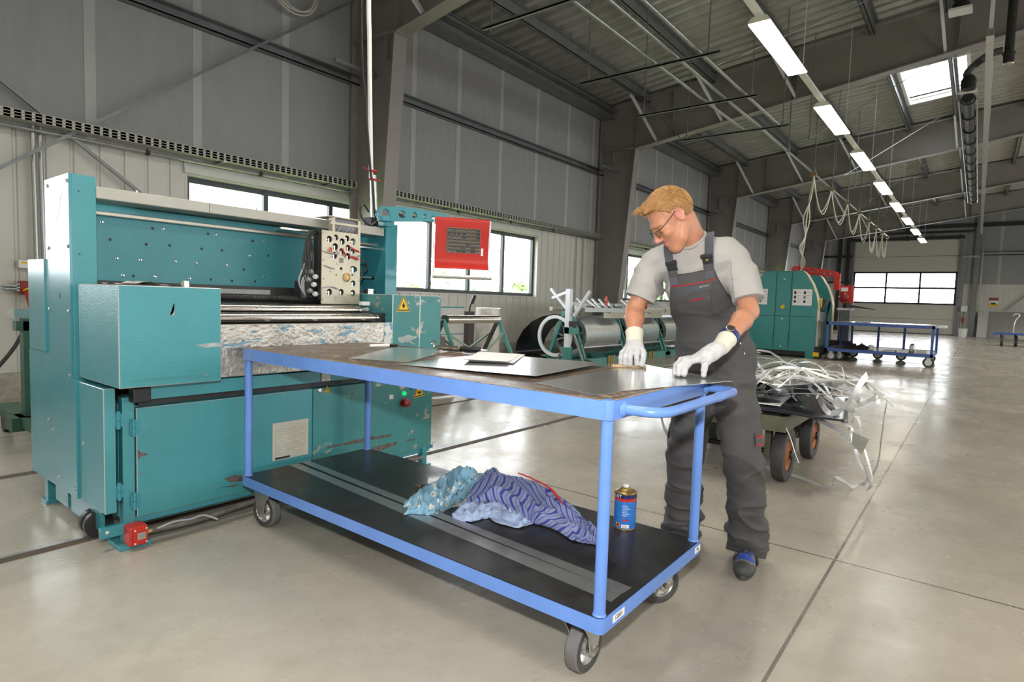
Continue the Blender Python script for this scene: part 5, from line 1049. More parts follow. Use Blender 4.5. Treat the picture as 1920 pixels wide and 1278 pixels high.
ar = thing('post_with_arms', 'pale galvanised post with angled arms at the front of the coil row', 'post', (9.62,6.2,0)); Wm = M['white_steel']
MB().box(9.57,9.67,6.10,6.20,.32,1.45).build('upper_post', Wm, ar, smooth=0); MB().box(9.55,9.69,6.08,6.22,0,.34).build('green_foot', M['stand_green'], ar, smooth=0)
for p0, p1 in (((9.62,6.15,1.40),(9.66,6.55,1.27)),((9.64,6.58,1.45),(9.66,6.12,.98)),((9.7,5.74,1.42),(9.66,6.05,.94))): MB().bar(p0,p1,.08,.05).build('arm', Wm, ar, smooth=0)
MB().box(9.64,9.76,5.98,6.04,1.04,1.14).build('arm', Wm, ar, smooth=0); MB().bar((9.62,6.14,.9),(9.60,5.75,.02),.03,.03).bar((9.62,6.14,.5),(9.60,6.4,.02),.03,.03).build('prop', M['pipe'], ar, smooth=0); MB().box(9.57,9.75,5.98,6.22,.60,.72).build('bearing_block', M['stand_green'], ar, smooth=0)
MB().box(9.56,9.74,6.0,6.1,.75,.84).build('motor_block', M['dark'], ar, smooth=0)
pts = spline([(6.66,.96),(7.02,.83),(7.38,.55),(7.52,.28),(7.45,.06),(7.1,.02),(6.7,.02)],8) if False else None
lp = [(6.60,.95),(6.85,.90),(7.1,.79),(7.32,.60),(7.46,.38),(7.50,.18),(7.42,.06),(7.2,.03),(6.9,.02)]
mb = MB(); mb.grid([[(x,y,z) for y,z in lp] for x in (9.75,10.75)]); mb.grid([[(x,y-.004,z-.004) for y,z in lp] for x in (9.75,10.75)])
tag(mb.build('uncoiled_sheet', M['darksheet'], smooth=60), 'dark curved steel sheet bulging off the first coil towards the wall', 'steel sheet')
for i, (x, y, w, h, m_, lab) in enumerate(((9.2,6.2,.14,.12,M['stand_green'],'small green box on the floor in front of the first coil'),(9.1,6.35,.09,.11,M['plyedge'],'small brown carton on the floor before the first coil'))): tag(MB().box(x,x+w,y,y+w,0,h).build('carton', m_, bevel=.004, smooth=0), lab, 'box')
# ------------------------------------------------------------------ roller trestle, wrapped roll, boards
tr_ = thing('roller_trestle', 'green trestle with a steel roller standing behind the right end of the machine', 'trestle', (5.95,5.3,0))
MB().cyl((5.42,5.31,.93),(6.43,5.28,.93),.055,20).cyl((5.36,5.31,.93),(6.5,5.28,.93),.018,10).build('roller', M['chrome'], tr_); MB().cyl((5.40,5.31,.93),(5.43,5.31,.93),.06,16).build('end_cap', M['dark'], tr_)
for x in (5.38, 6.47):
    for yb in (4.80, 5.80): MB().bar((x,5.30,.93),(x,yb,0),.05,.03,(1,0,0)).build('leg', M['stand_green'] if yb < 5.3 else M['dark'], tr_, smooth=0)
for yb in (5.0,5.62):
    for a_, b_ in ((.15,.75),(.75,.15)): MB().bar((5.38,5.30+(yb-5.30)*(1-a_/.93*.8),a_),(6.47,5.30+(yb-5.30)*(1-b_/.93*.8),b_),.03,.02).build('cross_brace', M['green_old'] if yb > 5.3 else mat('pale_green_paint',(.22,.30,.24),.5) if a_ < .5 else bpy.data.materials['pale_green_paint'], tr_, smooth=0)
tag(MB().lathe((8.25,7.0,0),(0,0,1),[(.05,0),(.22,0),(.225,.01),(.225,1.04),(.21,1.05),(.05,1.05)],30,close=True).build('film_roll', M['filmroll']), 'upright roll of clear wrapping film by the window wall behind the trestle', 'film roll')
bd = thing('wrapped_boards', 'pale boards leaning upright by the wall behind the roller trestle', 'boards', (7.6,7.3,0)); MB().box(7.1,7.98,7.35,7.40,0,1.06).build('panel', M['board'], bd, smooth=0); MB().box(7.1,7.98,7.34,7.35,1.03,1.06).build('green_edge', M['stand_green'], bd, smooth=0); MB().box(7.1,7.98,7.34,7.35,.56,.575).build('green_edge', M['stand_green'], bd, smooth=0); MB().box(7.08,7.14,7.33,7.42,0,1.05).build('side_frame', M['dark'], bd, smooth=0)
dp = thing('dark_post', 'dark brown post with black cable on top behind the roller trestle', 'post', (7.25,6.6,0)); MB().box(7.18,7.32,6.5,6.6,0,1.0).build('section', mat('dark_brown_steel',(.045,.033,.028),.6), dp, smooth=0); MB().tube(spline([(7.25,6.55,.98),(7.26,6.55,1.08),(7.33,6.55,1.2),(7.38,6.55,1.26)],6),.015,8).cyl((7.30,6.55,1.13),(7.37,6.55,1.25),.03,8).build('cable', M['cable'], dp)
tag(MB().add([(4.3,5.2,.02),(5.3,5.0,.02),(5.36,5.25,.72),(4.36,5.45,.72),(4.3,5.206,.02),(5.3,5.006,.02),(5.36,5.256,.72),(4.36,5.456,.72)],[(0,1,2,3),(7,6,5,4),(0,4,5,1),(1,5,6,2),(2,6,7,3),(3,7,4,0)]).build('grey_panel', mat('grey_brown_panel',(.13,.12,.115),.5), smooth=0), 'grey brown panel leaning by the roller trestle beside the machine', 'panel')
# ------------------------------------------------------------------ far teal machine
m2 = thing('roll_forming_machine', 'far teal machine with two rounded end plates and red arm behind the worker', 'machine', (17,3.9,0)); T2 = mat('teal_far_paint',(.042,.255,.245),.4,var=.04)
def arch(x, t, y0, y1, z0, z1, name):
    pf = [(y0,z0),(y0,1.35),(y0+.04,1.55),(y0+.14,1.82),(y0+.30,2.08),(y0+.38,z1),(y1-.38,z1),(y1-.30,2.08),(y1-.14,1.82),(y1-.04,1.55),(y1,1.35),(y1,z0)]
    o = MB().prism(pf,(0,1,0),(0,0,1),(t,0,0),(x,0,0)).build(name, T2, m2, smooth=0)
    e = MB(); n = len(pf)
    for i in range(n-1): (a,b),(c,d) = pf[i],pf[i+1]; e.add([(x+.03,a,b),(x+.03,c,d),(x+t-.03,c,d),(x+t-.03,a,b)],[(0,1,2,3)])
    tr = MB(); pf2 = [(y+(-.008 if y < (y0+y1)/2 else .008), z+(.008 if z > 1.9 else 0)) for y, z in pf]
    for i in range(n-1): (a,b),(c,d) = pf2[i],pf2[i+1]; tr.add([(x+.05,a,b),(x+.05,c,d),(x+t-.05,c,d),(x+t-.05,a,b)],[(0,1,2,3)])
    tr.build('edge_trim', mat('cream_trim',(.55,.50,.36),.4) if 'cream_trim' not in bpy.data.materials else bpy.data.materials['cream_trim'], o, smooth=0); return o
fa = arch(16.1,.42,3.12,4.72,.16,2.15,'end_housing'); arch(17.95,.42,3.12,4.72,.16,2.15,'end_housing')
for y in (3.72, 4.08): MB().box(16.094,16.1,y-.006,y+.006,.2,2.12).build('panel_seam', M['teal_worn'] if False else M['dark'], fa, smooth=0)
MB().box(16.094,16.1,3.14,4.7,1.02,1.03).build('panel_seam', M['dark'], fa, smooth=0)
MB().box(16.5,18.0,3.25,4.6,.2,1.15).build('bed', M['grey_steel'], m2, smooth=0); MB().box(16.5,18.0,3.3,4.5,1.15,1.5).build('forming_unit', M['dark'], m2, smooth=0); MB().box(16.15,18.3,3.2,4.65,.05,.16).build('plinth', M['dark'], m2, smooth=0)
for x in (16.2,18.2):
    for y in (3.2,4.6): MB().box(x-.1,x+.1,y-.1,y+.12,0,.16).build('foot', T2, m2, bevel=.01, smooth=0)
for (ya, yb) in ((3.24,3.46),(3.46,3.68),(4.28,4.50)):
    pg = MB().box(16.085,16.093,ya,yb,1.30,1.70).build('instruction_sheet', M['white'], m2, smooth=0)
    for k in range(3): MB().box(16.082,16.085,yb-.08,yb-.03,1.36+.11*k,1.43+.11*k).build('picture', M['dark'] if k != 1 or ya > 3.4 else M['grey_steel'], pg, smooth=0)
    for k in range(4): MB().box(16.083,16.085,ya+.03,yb-.10,1.38+.08*k,1.39+.08*k).build('print_line', M['wire'], pg, smooth=0)
MB().lathe((16.1,3.90,1.25),(-1,0,0),[(.05,0),(.05,.03),(.025,.04),(.025,.07),(0,.075)],14).build('door_latch', M['yellow'], m2)
for z in (.25,.95,1.95): MB().lathe((16.1,3.90,z),(-1,0,0),[(.02,0),(.02,.02),(0,.025)],10).build('lock', M['zinc'], m2)
MB().box(16.02,16.1,3.0,3.13,.06,.16).build('yellow_sensor', M['yellow'], m2, bevel=.01, smooth=0); MB().box(16.1,16.4,3.0,3.12,.0,.3).build('valve_box', M['dark'], m2, smooth=0); MB().box(16.2,16.5,3.08,3.12,.5,.95).build('side_box', M['zinc'], m2, smooth=0)
MB().tube(spline([(16.3,3.05,1.2),(16.4,2.98,1.4),(16.7,2.95,1.42),(16.9,3.0,1.2),(16.9,3.02,.9)],6),.03,8).build('black_hose', M['cable'], m2)
MB().box(16.42,16.5,3.08,3.12,1.25,1.5).build('red_button_box', M['yellow'], m2, smooth=0)
ra0, ra1 = Vector((17,3.90,2.235)), Vector((17,2.88,2.12))
rae = (ra1-ra0).normalized(); oo = [(0,-.09),(.4,-.085),(.8,-.075),(1.02,-.07),(1.04,.06),(.8,.085),(.4,.10),(0,.10),(-.08,.0)]
holed(oo, [(.12,0,.05),(.30,.0,.045),(.47,.0,.04),(.62,.0,.036),(.76,.0,.033),(.90,.0,.03)], .08, ra0, rae, (0,0,1), 'red_swivel_arm', M['red'], m2); MB().box(16.93,17.07,2.80,2.93,1.72,2.14).build('red_drop_arm', M['red'], m2, smooth=0)
MB().cyl((17,3.92,2.1),(17,3.92,2.25),.06,14).build('arm_pivot', M['red'], m2); MB().lathe((17.0,3.75,2.13),(0,0,1),[(.06,0),(.06,.06),(.04,.2),(.03,.22)],12).build('red_cable_gland', M['red'], m2)
pn2 = MB().prism([(2.58,1.86),(2.86,1.85),(2.86,1.46),(2.80,1.40),(2.62,1.42),(2.54,1.38),(2.56,1.6)],(0,1,0),(0,0,1),(.12,0,0),(17.45,0,0)).build('red_terminal', M['red'], m2, smooth=0)
MB().box(17.43,17.45,2.68,2.84,1.70,1.80).build('screen', M['white'], pn2, smooth=0); MB().lathe((17.45,2.76,1.55),(-1,0,0),[(.11,0),(.12,.05),(.08,.09),(0,.10)],16).build('hand_wheel', M['red_dark'], pn2)
MB().box(17.4,17.7,2.55,2.9,1.22,1.27).build('bracket', M['white_steel'], m2, smooth=0); MB().box(18.0,18.25,2.68,2.94,.4,1.22).build('drive_box', M['grey_steel'], m2, smooth=0)
MB().prism([(0,0),(.55,-.05),(.56,-.03),(0,.06)],(0,-1,0),(0,0,1),(.3,0,0),(17.3,2.6,1.3)).build('guide_blade', M['dark'], m2, smooth=0); MB().box(17.96,18.4,2.62,3.12,0,.4).build('drive_base', M['dark'], m2, smooth=0)
# ------------------------------------------------------------------ far blue cart
FX0, FX1, FY0, FY1 = 15.95, 17.9, .72, 2.86
fc = thing('workbench_cart', 'far blue cart with white sheets on top beside the far teal machine', 'cart', (16.9,1.8,0)); Bf = mat('blue_far_paint',(.05,.10,.33),.4,var=.06)
for z0, z1, nm in ((.86,.925,'top_frame'),(.225,.30,'shelf_frame')):
    q = MB(); q.box(FX0,FX0+.05,FY0,FY1,z0,z1).box(FX1-.05,FX1,FY0,FY1,z0,z1).box(FX0,FX1,FY0,FY0+.05,z0,z1).box(FX0,FX1,FY1-.05,FY1,z0,z1); q.build(nm, Bf, fc, smooth=0)
MB().box(FX0+.02,FX1-.02,FY0+.02,FY1-.02,.90,.93).build('tabletop', M['ply'], fc, smooth=0); MB().box(FX0+.02,FX1-.02,FY0+.02,FY1-.02,.26,.29).build('shelf_board', M['ply'], fc, smooth=0)
for x, y in ((FX0+.03,FY0+.03),(FX0+.03,FY1-.03),(FX1-.03,FY0+.03),(FX1-.03,2.58),(FX1-.03,1.98),(FX1-.03,1.42),(FX1-.03,FY1-.03)): MB().box(x-.025,x+.025,y-.025,y+.025,.28,.88).build('leg', Bf, fc, smooth=0)
MB().tube([(16.2,FY0,.90),(16.2,FY0-.16,.90),(17.6,FY0-.16,.90),(17.6,FY0,.90)],.02,8).build('push_handle', M['white_steel'], fc)
for x, y in ((16.1,.80),(16.12,2.74),(16.35,2.6),(17.75,2.5),(17.75,1.95),(17.75,1.45),(17.75,.85)):
    w = MB().lathe((x,y,.11),(1,0,0),[(.03,-.03),(.11,-.03),(.11,.03),(.03,.03)],22).build('wheel', M['rubber'], fc); MB().lathe((x,y,.11),(1,0,0),[(.01,-.034),(.07,-.034),(.07,.034),(.01,.034)],18).build('hub', M['alu'], w); MB().box(x-.05,x+.05,y-.04,y+.04,.12,.23).build('castor_fork', M['zinc'], fc, smooth=0)
for k in range(3): tag(MB().box(FX0+.0,17.5,[.86,1.46,2.06][k],[1.42,2.02,2.70][k],.932,.936).build('white_sheet', M['galv'], smooth=0), 'shiny blank lying on the far blue cart, %s' % ['at its handle end','in its middle','at the end by the teal machine'][k], 'metal sheet', 'blanks on the far cart')
for k, (x, y, r) in enumerate(((16.4,2.35,.14),(16.5,2.15,.12))):
    mb = MB(); mb.grid([[(x+r*(1+.35*float(NZ(a*2,k,b*3)))*math.cos(a)*b, y+r*1.3*(1+.35*float(NZ2(a*2,k,b*3)))*math.sin(a)*b, .295+.11*(1-b**2)*(1+.5*float(NZ(a*1.5,b*4,k)))) for b in np.linspace(0,1,7)] for a in np.linspace(0,2*PI,20)])
    tag(mb.build('rag', M['dark'], smooth=60), ['dark rag on the far cart shelf nearest the teal machine','dark rag on the far cart shelf beside the white roll'][k], 'rag')
tag(MB().cyl((16.4,1.93,.35),(16.55,1.98,.35),.06,16).build('white_roll', M['board']), 'white paper roll on the shelf of the far blue cart', 'roll'); tag(MB().lathe((16.6,1.15,.292),(0,0,1),[(.055,0),(.055,.16),(.03,.18),(.02,.2),(0,.2)],18).build('tin', M['galv_dull']), 'small grey tin standing on the shelf of the far cart', 'tin')
for k, (y0, y1, m_) in enumerate(((1.70,1.45,M['board']),(1.40,1.2,M['white']),(1.05,.85,M['board']))): tag(MB().box(16.2,16.6,y1,y0,.291,.291+.03+.02*k).build('offcut_stack', m_, smooth=0), ['pale offcut stack in the middle of the far cart shelf','white offcut stack beside the tin on the far cart shelf','low offcut stack at the handle end of the far cart shelf'][k], 'offcuts')
tag(MB().box(16.2,16.5,2.0,2.3,.937,.95).build('tool_roll', M['dark'], smooth=0), 'dark flat tool pouch on top of the far blue cart', 'pouch')
# ------------------------------------------------------------------ scrap trolley
st = thing('scrap_trolley', 'low olive trolley with rusty orange wheels loaded with metal strips', 'trolley', (4.85,1.4,0)); O_ = M['olive']
q = MB(); q.box(4.12,5.62,.95,1.83,.46,.50); q.build('deck', O_, st, smooth=0)
for d_ in ((4.10,5.64,.93,.97),(4.10,5.64,1.81,1.85),(4.10,4.14,.97,1.81),(5.60,5.64,.97,1.81)): MB().box(d_[0],d_[1],d_[2],d_[3],.40,.50).build('side_rail', O_, st, smooth=0)
for x, y in ((4.43,1.01),(5.27,1.01),(4.43,1.75),(5.27,1.75)):
    s = -1 if y < 1.5 else 1
    w = MB().lathe((x,y,.19),(0,s,0),[(.12,-.04),(.185,-.04),(.19,-.03),(.19,.03),(.185,.04),(.12,.04)],36,close=True).build('wheel', M['rubber'], st)
    MB().lathe((x,y,.19),(0,s,0),[(.03,.045),(.05,.03),(.10,.012),(.128,.038),(.128,-.038),(.03,-.03)],30).build('rim', M['rust'], w); MB().lathe((x,y,.19),(0,s,0),[(.03,.03),(.032,.06),(.02,.065),(0,.066)],14).build('hub_cap', M['dark'], w)
    MB().box(x-.035,x+.035,y-s*.10-.02,y-s*.10+.02,.15,.47).build('wheel_strut', O_, st, smooth=0)
for x in (4.43,5.27): MB().cyl((x,1.0,.19),(x,1.75,.19),.018,10).build('axle', M['dark'], st)
sheetm = [M['galv'], M['darksheet'], M['strip']]
SL = ['bent dark bluish sheet at the bottom of the scrap heap above the front wheel','wide flat galvanised sheet on top of the scrap heap','curled galvanised sheet at the back of the scrap heap','folded pale sheet lying across the right half of the scrap heap','galvanised offcut sheet half under the others by the worker\'s legs']
for k, (cx, cy, cz, a, b, rz, m_, cv) in enumerate(((4.72,1.20,.535,.62,.52,.15,1,.10),(4.95,1.35,.665,.55,.42,-.2,0,.06),(5.2,1.5,.635,.5,.38,.4,2,.10),(4.70,1.05,.605,.42,.30,-.5,0,-.10),(4.55,1.45,.57,.42,.42,.1,2,.05))):
    G = []; c, s = math.cos(rz), math.sin(rz)
    for i in range(15):
        u = -1+2*i/14; row = []
        for j in range(11): v = -1+2*j/10; X_, Y_ = u*a, v*b; row.append((cx+c*X_-s*Y_, cy+s*X_+c*Y_, max(.512+.012*k, cz-cv*v*v*(1 if k != 1 else .3)+.05*float(NZ(u*1.6+k*5,v*1.6,k))+(-.05 if (k == 0 and v < -.5) else 0))))
        G.append(row)
    mb = MB(); mb.grid(G); o = mb.build('scrap_sheet', sheetm[m_], smooth=40, recalc=False); md = o.modifiers.new('thick','SOLIDIFY'); md.thickness = .0015
    tag(o, SL[k], 'scrap sheet', 'sheets on the scrap trolley')
S = [([(4.62,1.45,.12),(4.70,1.27,.012),(4.62,1.06,.012),(4.52,.86,.010),(4.43,.715,.008),(4.36,.67,.10),(4.45,.63,.07),(4.58,.59,.008),(4.72,.545,.008),(4.66,.47,.16),(4.5,.44,.40),(4.35,.42,.55),(4.28,.41,.67),(4.3,.48,.70)],.035,'long galvanised strip looping down to the floor in front of the scrap trolley'),
 ([(4.5,.70,.57),(4.35,.60,.56),(4.3,.545,.50),(4.3,.518,.37),(4.33,.475,.22),(4.40,.46,.10),(4.52,.50,.03)],.035,'galvanised strip hanging as the outer arc beside the floor loop'),
 ([(4.55,.72,.60),(4.32,.585,.55),(4.3,.59,.45),(4.3,.55,.30),(4.32,.50,.2),(4.42,.47,.10)],.03,'galvanised strip hanging as the inner arc beside the floor loop'),
 ([(4.7,1.75,.62),(4.7,1.45,.66),(4.7,1.22,.785),(4.7,1.09,.805),(4.7,.96,.75),(4.7,.85,.62)],.02,'thin strip arched highest over the back of the scrap heap'),
 ([(4.6,1.7,.60),(4.6,1.29,.68),(4.6,1.13,.767),(4.6,.97,.775),(4.6,.83,.70),(4.58,.74,.57)],.022,'strip arched over the middle of the scrap heap'),
 ([(4.5,1.6,.57),(4.5,1.21,.57),(4.5,1.09,.695),(4.5,.93,.733),(4.5,.775,.625),(4.48,.68,.50)],.022,'strip arched over the front of the scrap heap'),
 ([(4.35,.72,.52),(4.32,.652,.565),(4.3,.597,.652),(4.28,.558,.735),(4.26,.516,.81)],.075,'wide pale blade of metal standing up at the right end of the heap'),
 ([(4.7,.80,.66),(4.55,.64,.68),(4.5,.582,.68),(4.5,.465,.67)],.03,'straight strip sticking out flat at the right end of the heap'),
 ([(4.5,.68,.58),(4.42,.59,.585),(4.4,.53,.62),(4.38,.47,.66),(4.37,.455,.62)],.035,'bent strip pointing out below the straight one at the right end of the heap'),
 ([(4.3,1.05,.50),(4.15,.98,.49),(4.1,.905,.39),(4.1,.868,.29),(4.1,.838,.22)],.006,'thin wire of scrap hanging in front of the rusty front wheel'),
 ([(4.5,.95,.52),(4.38,.836,.49),(4.35,.673,.425),(4.33,.578,.371),(4.31,.52,.33)],.045,'strip sloping down from the heap towards the grey scrap plate'),
 ([(4.6,.85,.60),(4.4,.749,.53),(4.33,.638,.49),(4.3,.575,.43)],.035,'short strip sloping just above the one that leads to the scrap plate'),
 ([(4.65,1.7,.54),(4.62,1.86,.50),(4.6,2.0,.38),(4.6,1.98,.22),(4.62,1.93,.12)],.05,'strip hanging off the trolley end visible between handle and trouser leg'),
 ([(5.1,1.5,.66),(5.0,1.1,.74),(4.9,.9,.72),(4.75,.72,.68),(4.6,.60,.60),(4.4,.56,.63)],.03,'strip curving from the back of the heap to its right end')]
for k, (pts, w_, lab) in enumerate(S):
    sw = .7*((k*37 % 10)/10-.5)
    mb = MB(); mb.ribbon(spline(pts,8), lambda s, sw=sw, k=k: (.75+.2*math.sin(s*5+k), .25*math.sin(3*s+k), .62+sw), w_, .0012); tag(mb.build('metal_strip', M['strip'], smooth=30), lab, 'metal strip', 'strips on the scrap trolley')
tag(MB().prism([(0,0),(-.09,-.03),(-.06,-.13),(0,-.08)],(0,1,0),(0,0,1),(.0015,0,0),(4.2,.565,.45)).build('hanging_scrap_plate', M['zinc'], smooth=0), 'small grey five-cornered plate dangling at the right of the scrap heap', 'scrap plate')
mb = MB(); rg = np.random.default_rng(5)
for k in range(42):
    c = np.array([4.35+.9*rg.random(), .80+.75*rg.random()**1.2, .60+.08*rg.random()]); l = .30+.60*rg.random(); a = rg.random()*PI; d = np.array([math.cos(a),math.sin(a),.5*(rg.random()-.4)]); h = .04+.20*rg.random()*(k % 3 > 0)
    if c[1] < .95: c[2] -= .04
    pts = [c+d*l*(t-.5)+np.array([.05*math.sin(6*t+k),.05*math.cos(5*t+k),h*math.sin(PI*t)]) for t in np.linspace(0,1,9)]
    q = rg.normal(size=3); mb.ribbon(pts, lambda s, q=q: (q[0]+math.sin(4*s), q[1], q[2]), .007+.022*rg.random()*rg.random(), .001)
tag(mb.build('scrap_tangle', M['strip'], smooth=30), 'tangle of short shiny metal offcuts filling the scrap heap', 'scrap metal', kind='stuff')
# ------------------------------------------------------------------ smooth-blended distance fields -> one continuous surface
def smin(a, b, k):
    if k <= 0: return np.minimum(a, b)
    h = np.maximum(k-np.abs(a-b), 0)/k; return np.minimum(a, b)-h*h*k*.25
def smax(a, b, k): return -smin(-a, -b, k)
def pd(pr, X, Y, Z):
    t = pr[0]
    if t == 'cap':
        a, b, ra, rb = np.array(pr[1],float), np.array(pr[2],float), pr[3], pr[4]; ab = b-a; L2 = ab@ab+1e-12
        h = np.clip(((X-a[0])*ab[0]+(Y-a[1])*ab[1]+(Z-a[2])*ab[2])/L2, 0, 1)
        return np.sqrt((X-a[0]-h*ab[0])**2+(Y-a[1]-h*ab[1])**2+(Z-a[2]-h*ab[2])**2)-(ra+(rb-ra)*h)
    c, r, Fm = np.array(pr[1],float), pr[2], pr[3]
    q = [((X-c[0])*Fm[i][0]+(Y-c[1])*Fm[i][1]+(Z-c[2])*Fm[i][2]) for i in range(3)]
    k0 = np.sqrt(sum((q[i]/r[i])**2 for i in range(3)))+1e-9; k1 = np.sqrt(sum((q[i]/r[i]**2)**2 for i in range(3)))+1e-9
    return k0*(k0-1)/k1
ID3 = ((1,0,0),(0,1,0),(0,0,1))
def cap(a, b, ra, rb=None, k=.02, op='+'): return ('cap', a, b, ra, ra if rb is None else rb, k, op)
def ell(c, r, fr=ID3, k=.02, op='+'): return ('ell', c, r, fr, 0, k, op)
def field(prims, X, Y, Z):
    d = np.full(np.broadcast(X, Y, Z).shape, 1.0)
    for p in prims:
        e = pd(p, X, Y, Z); d = smin(d, e, p[5]) if p[6] == '+' else smax(d, -e, p[5])
    return d
def sdf_mesh(name, prims, lo, hi, res, m, parent, post=None, smooth=True, matfn=None):
    ax = [np.arange(lo[i], hi[i]+res, res, dtype=np.float64) for i in range(3)]; n = [len(a) for a in ax]
    F = np.full(n, 1.0, np.float32)
    for p in prims:
        if p[0] == 'cap': q0, q1, r = np.minimum(p[1],p[2]), np.maximum(p[1],p[2]), max(p[3],p[4])
        else: q0 = q1 = np.array(p[1],float); r = max(p[2])
        e = r+p[5]+.03; s = []
        for i in range(3):
            a = int(max(0, math.floor((q0[i]-e-lo[i])/res))); b = int(min(n[i], math.ceil((q1[i]+e-lo[i])/res)+1)); s.append(slice(a, max(a, b)))
        s = tuple(s)
        if any(x.stop <= x.start for x in s): continue
        X, Y, Z = ax[0][s[0]][:,None,None], ax[1][s[1]][None,:,None], ax[2][s[2]][None,None,:]
        d = pd(p, X, Y, Z); F[s] = smin(F[s], d, p[5]) if p[6] == '+' else smax(F[s], -d, p[5])
    if post is not None:
        I = np.nonzero(F < .03); P = [ax[i][I[i]] for i in range(3)]; F[I] = post(F[I].astype(float), *P)
    F[0], F[-1], F[:,0], F[:,-1], F[:,:,0], F[:,:,-1] = 1, 1, 1, 1, 1, 1
    s = F < 0; c = np.zeros([k-1 for k in n], np.uint8)
    for i in (0,1):
        for j in (0,1):
            for k in (0,1): c += s[i:n[0]-1+i, j:n[1]-1+j, k:n[2]-1+k]
    A = np.argwhere((c > 0) & (c < 8)); vid = np.full(c.shape, -1, np.int32); vid[A[:,0],A[:,1],A[:,2]] = np.arange(len(A))
    cv = {(i,j,k): F[A[:,0]+i,A[:,1]+j,A[:,2]+k].astype(float) for i in (0,1) for j in (0,1) for k in (0,1)}
    acc = np.zeros((len(A),3)); cnt = np.zeros(len(A)); corners = list(cv)
    for u in corners:
        for d_ in range(3):
            if u[d_]: continue
            v = list(u); v[d_] = 1; v = tuple(v); a, b = cv[u], cv[v]; x = (a < 0) != (b < 0); t = np.where(x, a/np.where(x, a-b, 1), 0)
            pt = np.tile(np.array(u,float), (len(A),1)); pt[:,d_] += t; acc += pt*x[:,None]; cnt += x
    V = np.array(lo)+(A+acc/cnt[:,None])*res; Q = []
    for d_ in range(3):
        sl0 = [slice(None)]*3; sl1 = [slice(None)]*3; sl0[d_] = slice(0,-1); sl1[d_] = slice(1,None); s0, s1 = s[tuple(sl0)], s[tuple(sl1)]
        E = np.argwhere(s0 != s1); o1, o2 = [(1,2),(2,0),(0,1)][d_]; E = E[(E[:,o1] > 0) & (E[:,o2] > 0)]
        if not len(E): continue
        def g(a, b): q = E.copy(); q[:,o1] -= a; q[:,o2] -= b; return vid[q[:,0],q[:,1],q[:,2]]
        quad = np.stack([g(1,1),g(0,1),g(0,0),g(1,0)],1); fl_ = ~s0[E[:,0],E[:,1],E[:,2]]; quad[fl_] = quad[fl_][:,::-1]; Q.append(quad)
    Q = np.concatenate(Q); Q = Q[(Q >= 0).all(1)]
    off = np.array(rootloc(parent)); me = bpy.data.meshes.new(name); me.from_pydata((V-off).tolist(), [], Q.tolist())
    ms = m if isinstance(m, (list,tuple)) else [m]
    for x in ms: me.materials.append(x)
    if matfn is not None: me.polygons.foreach_set('material_index', matfn(V[Q].mean(1)).astype(np.int32))
    me.polygons.foreach_set('use_smooth', [smooth]*len(me.polygons)); me.update()
    o = bpy.data.objects.new(name, me); COL.objects.link(o); o.parent = parent
    sm = o.modifiers.new('relax','SMOOTH'); sm.factor = .5; sm.iterations = 2
    return o
V3 = lambda *a: np.array(a, float)
nrm = lambda v: v/np.linalg.norm(v)
# ------------------------------------------------------------------ the worker's joints (metres, hall coordinates)
man = thing('person', 'person in grey T-shirt and dark grey dungarees leaning over the cart in white gloves', 'person', (2.8,.95,0))
Pv, Cc, Nb = V3(2.87,.985,.95), V3(2.735,1.035,1.30), V3(2.674,1.066,1.484)
Ls, Rs = V3(2.735,.868,1.408), V3(2.665,1.228,1.405)
Le, Re = V3(2.675,.785,1.185), V3(2.60,1.292,1.170)
Lw, Rw = V3(2.415,.805,1.045), V3(2.475,1.222,1.035)
Lh, Rh = V3(2.865,.905,.90), V3(2.86,1.065,.90)
Lk, Rk = V3(2.785,.80,.50), V3(2.745,1.06,.49)
La, Ra = V3(2.865,.78,.085), V3(2.845,1.10,.085)
# head frame
hh = nrm(V3(-.69,.72,0)); hl = V3(-hh[1],hh[0],0); pa_ = math.radians(43)
hF = math.cos(pa_)*hh+math.sin(pa_)*V3(0,0,-1); hU = math.sin(pa_)*hh+math.cos(pa_)*V3(0,0,1); hL = hl; HO = V3(2.556,1.108,1.585)
Hf = (tuple(hF),tuple(hL),tuple(hU))
H = lambda f, l, u: HO+f*hF+l*hL+u*hU
def toH(X, Y, Z): q = [(X-HO[0]), (Y-HO[1]), (Z-HO[2])]; return [sum(q[i]*ax_[i] for i in range(3)) for ax_ in (hF,hL,hU)]
# torso frame
tU = nrm(Cc-Pv); tL = Ls-Rs; tL = nrm(tL-tU*(tL@tU)); tF = np.cross(tL, tU); tF = nrm(tF)
if tF[0] > 0: tF = -tF
Tf = (tuple(tF),tuple(tL),tuple(tU))
T_ = lambda f, l, u: Cc+f*tF+l*tL+u*tU
def toT(X, Y, Z): q = [(X-Cc[0]), (Y-Cc[1]), (Z-Cc[2])]; return [sum(q[i]*ax_[i] for i in range(3)) for ax_ in (tF,tL,tU)]
def torso(g=0, k=.06):
    return [ell(T_(0,0,-.02),(.108+g,.158+g,.17+g),Tf,k), ell(Pv+tU*.10,(.102+g,.145+g,.15+g),Tf,k), ell(Pv,(.112+g,.158+g,.13+g),Tf,k), cap(T_(-.03,-.13,.115),T_(-.03,.13,.115),.055+g,None,k), cap(Nb-tU*.02-tF*.03,Ls*.75+Nb*.25-V3(0,0,.02),.05+g,.042+g,k), cap(Nb-tU*.02-tF*.03,Rs*.75+Nb*.25-V3(0,0,.02),.05+g,.042+g,k)]
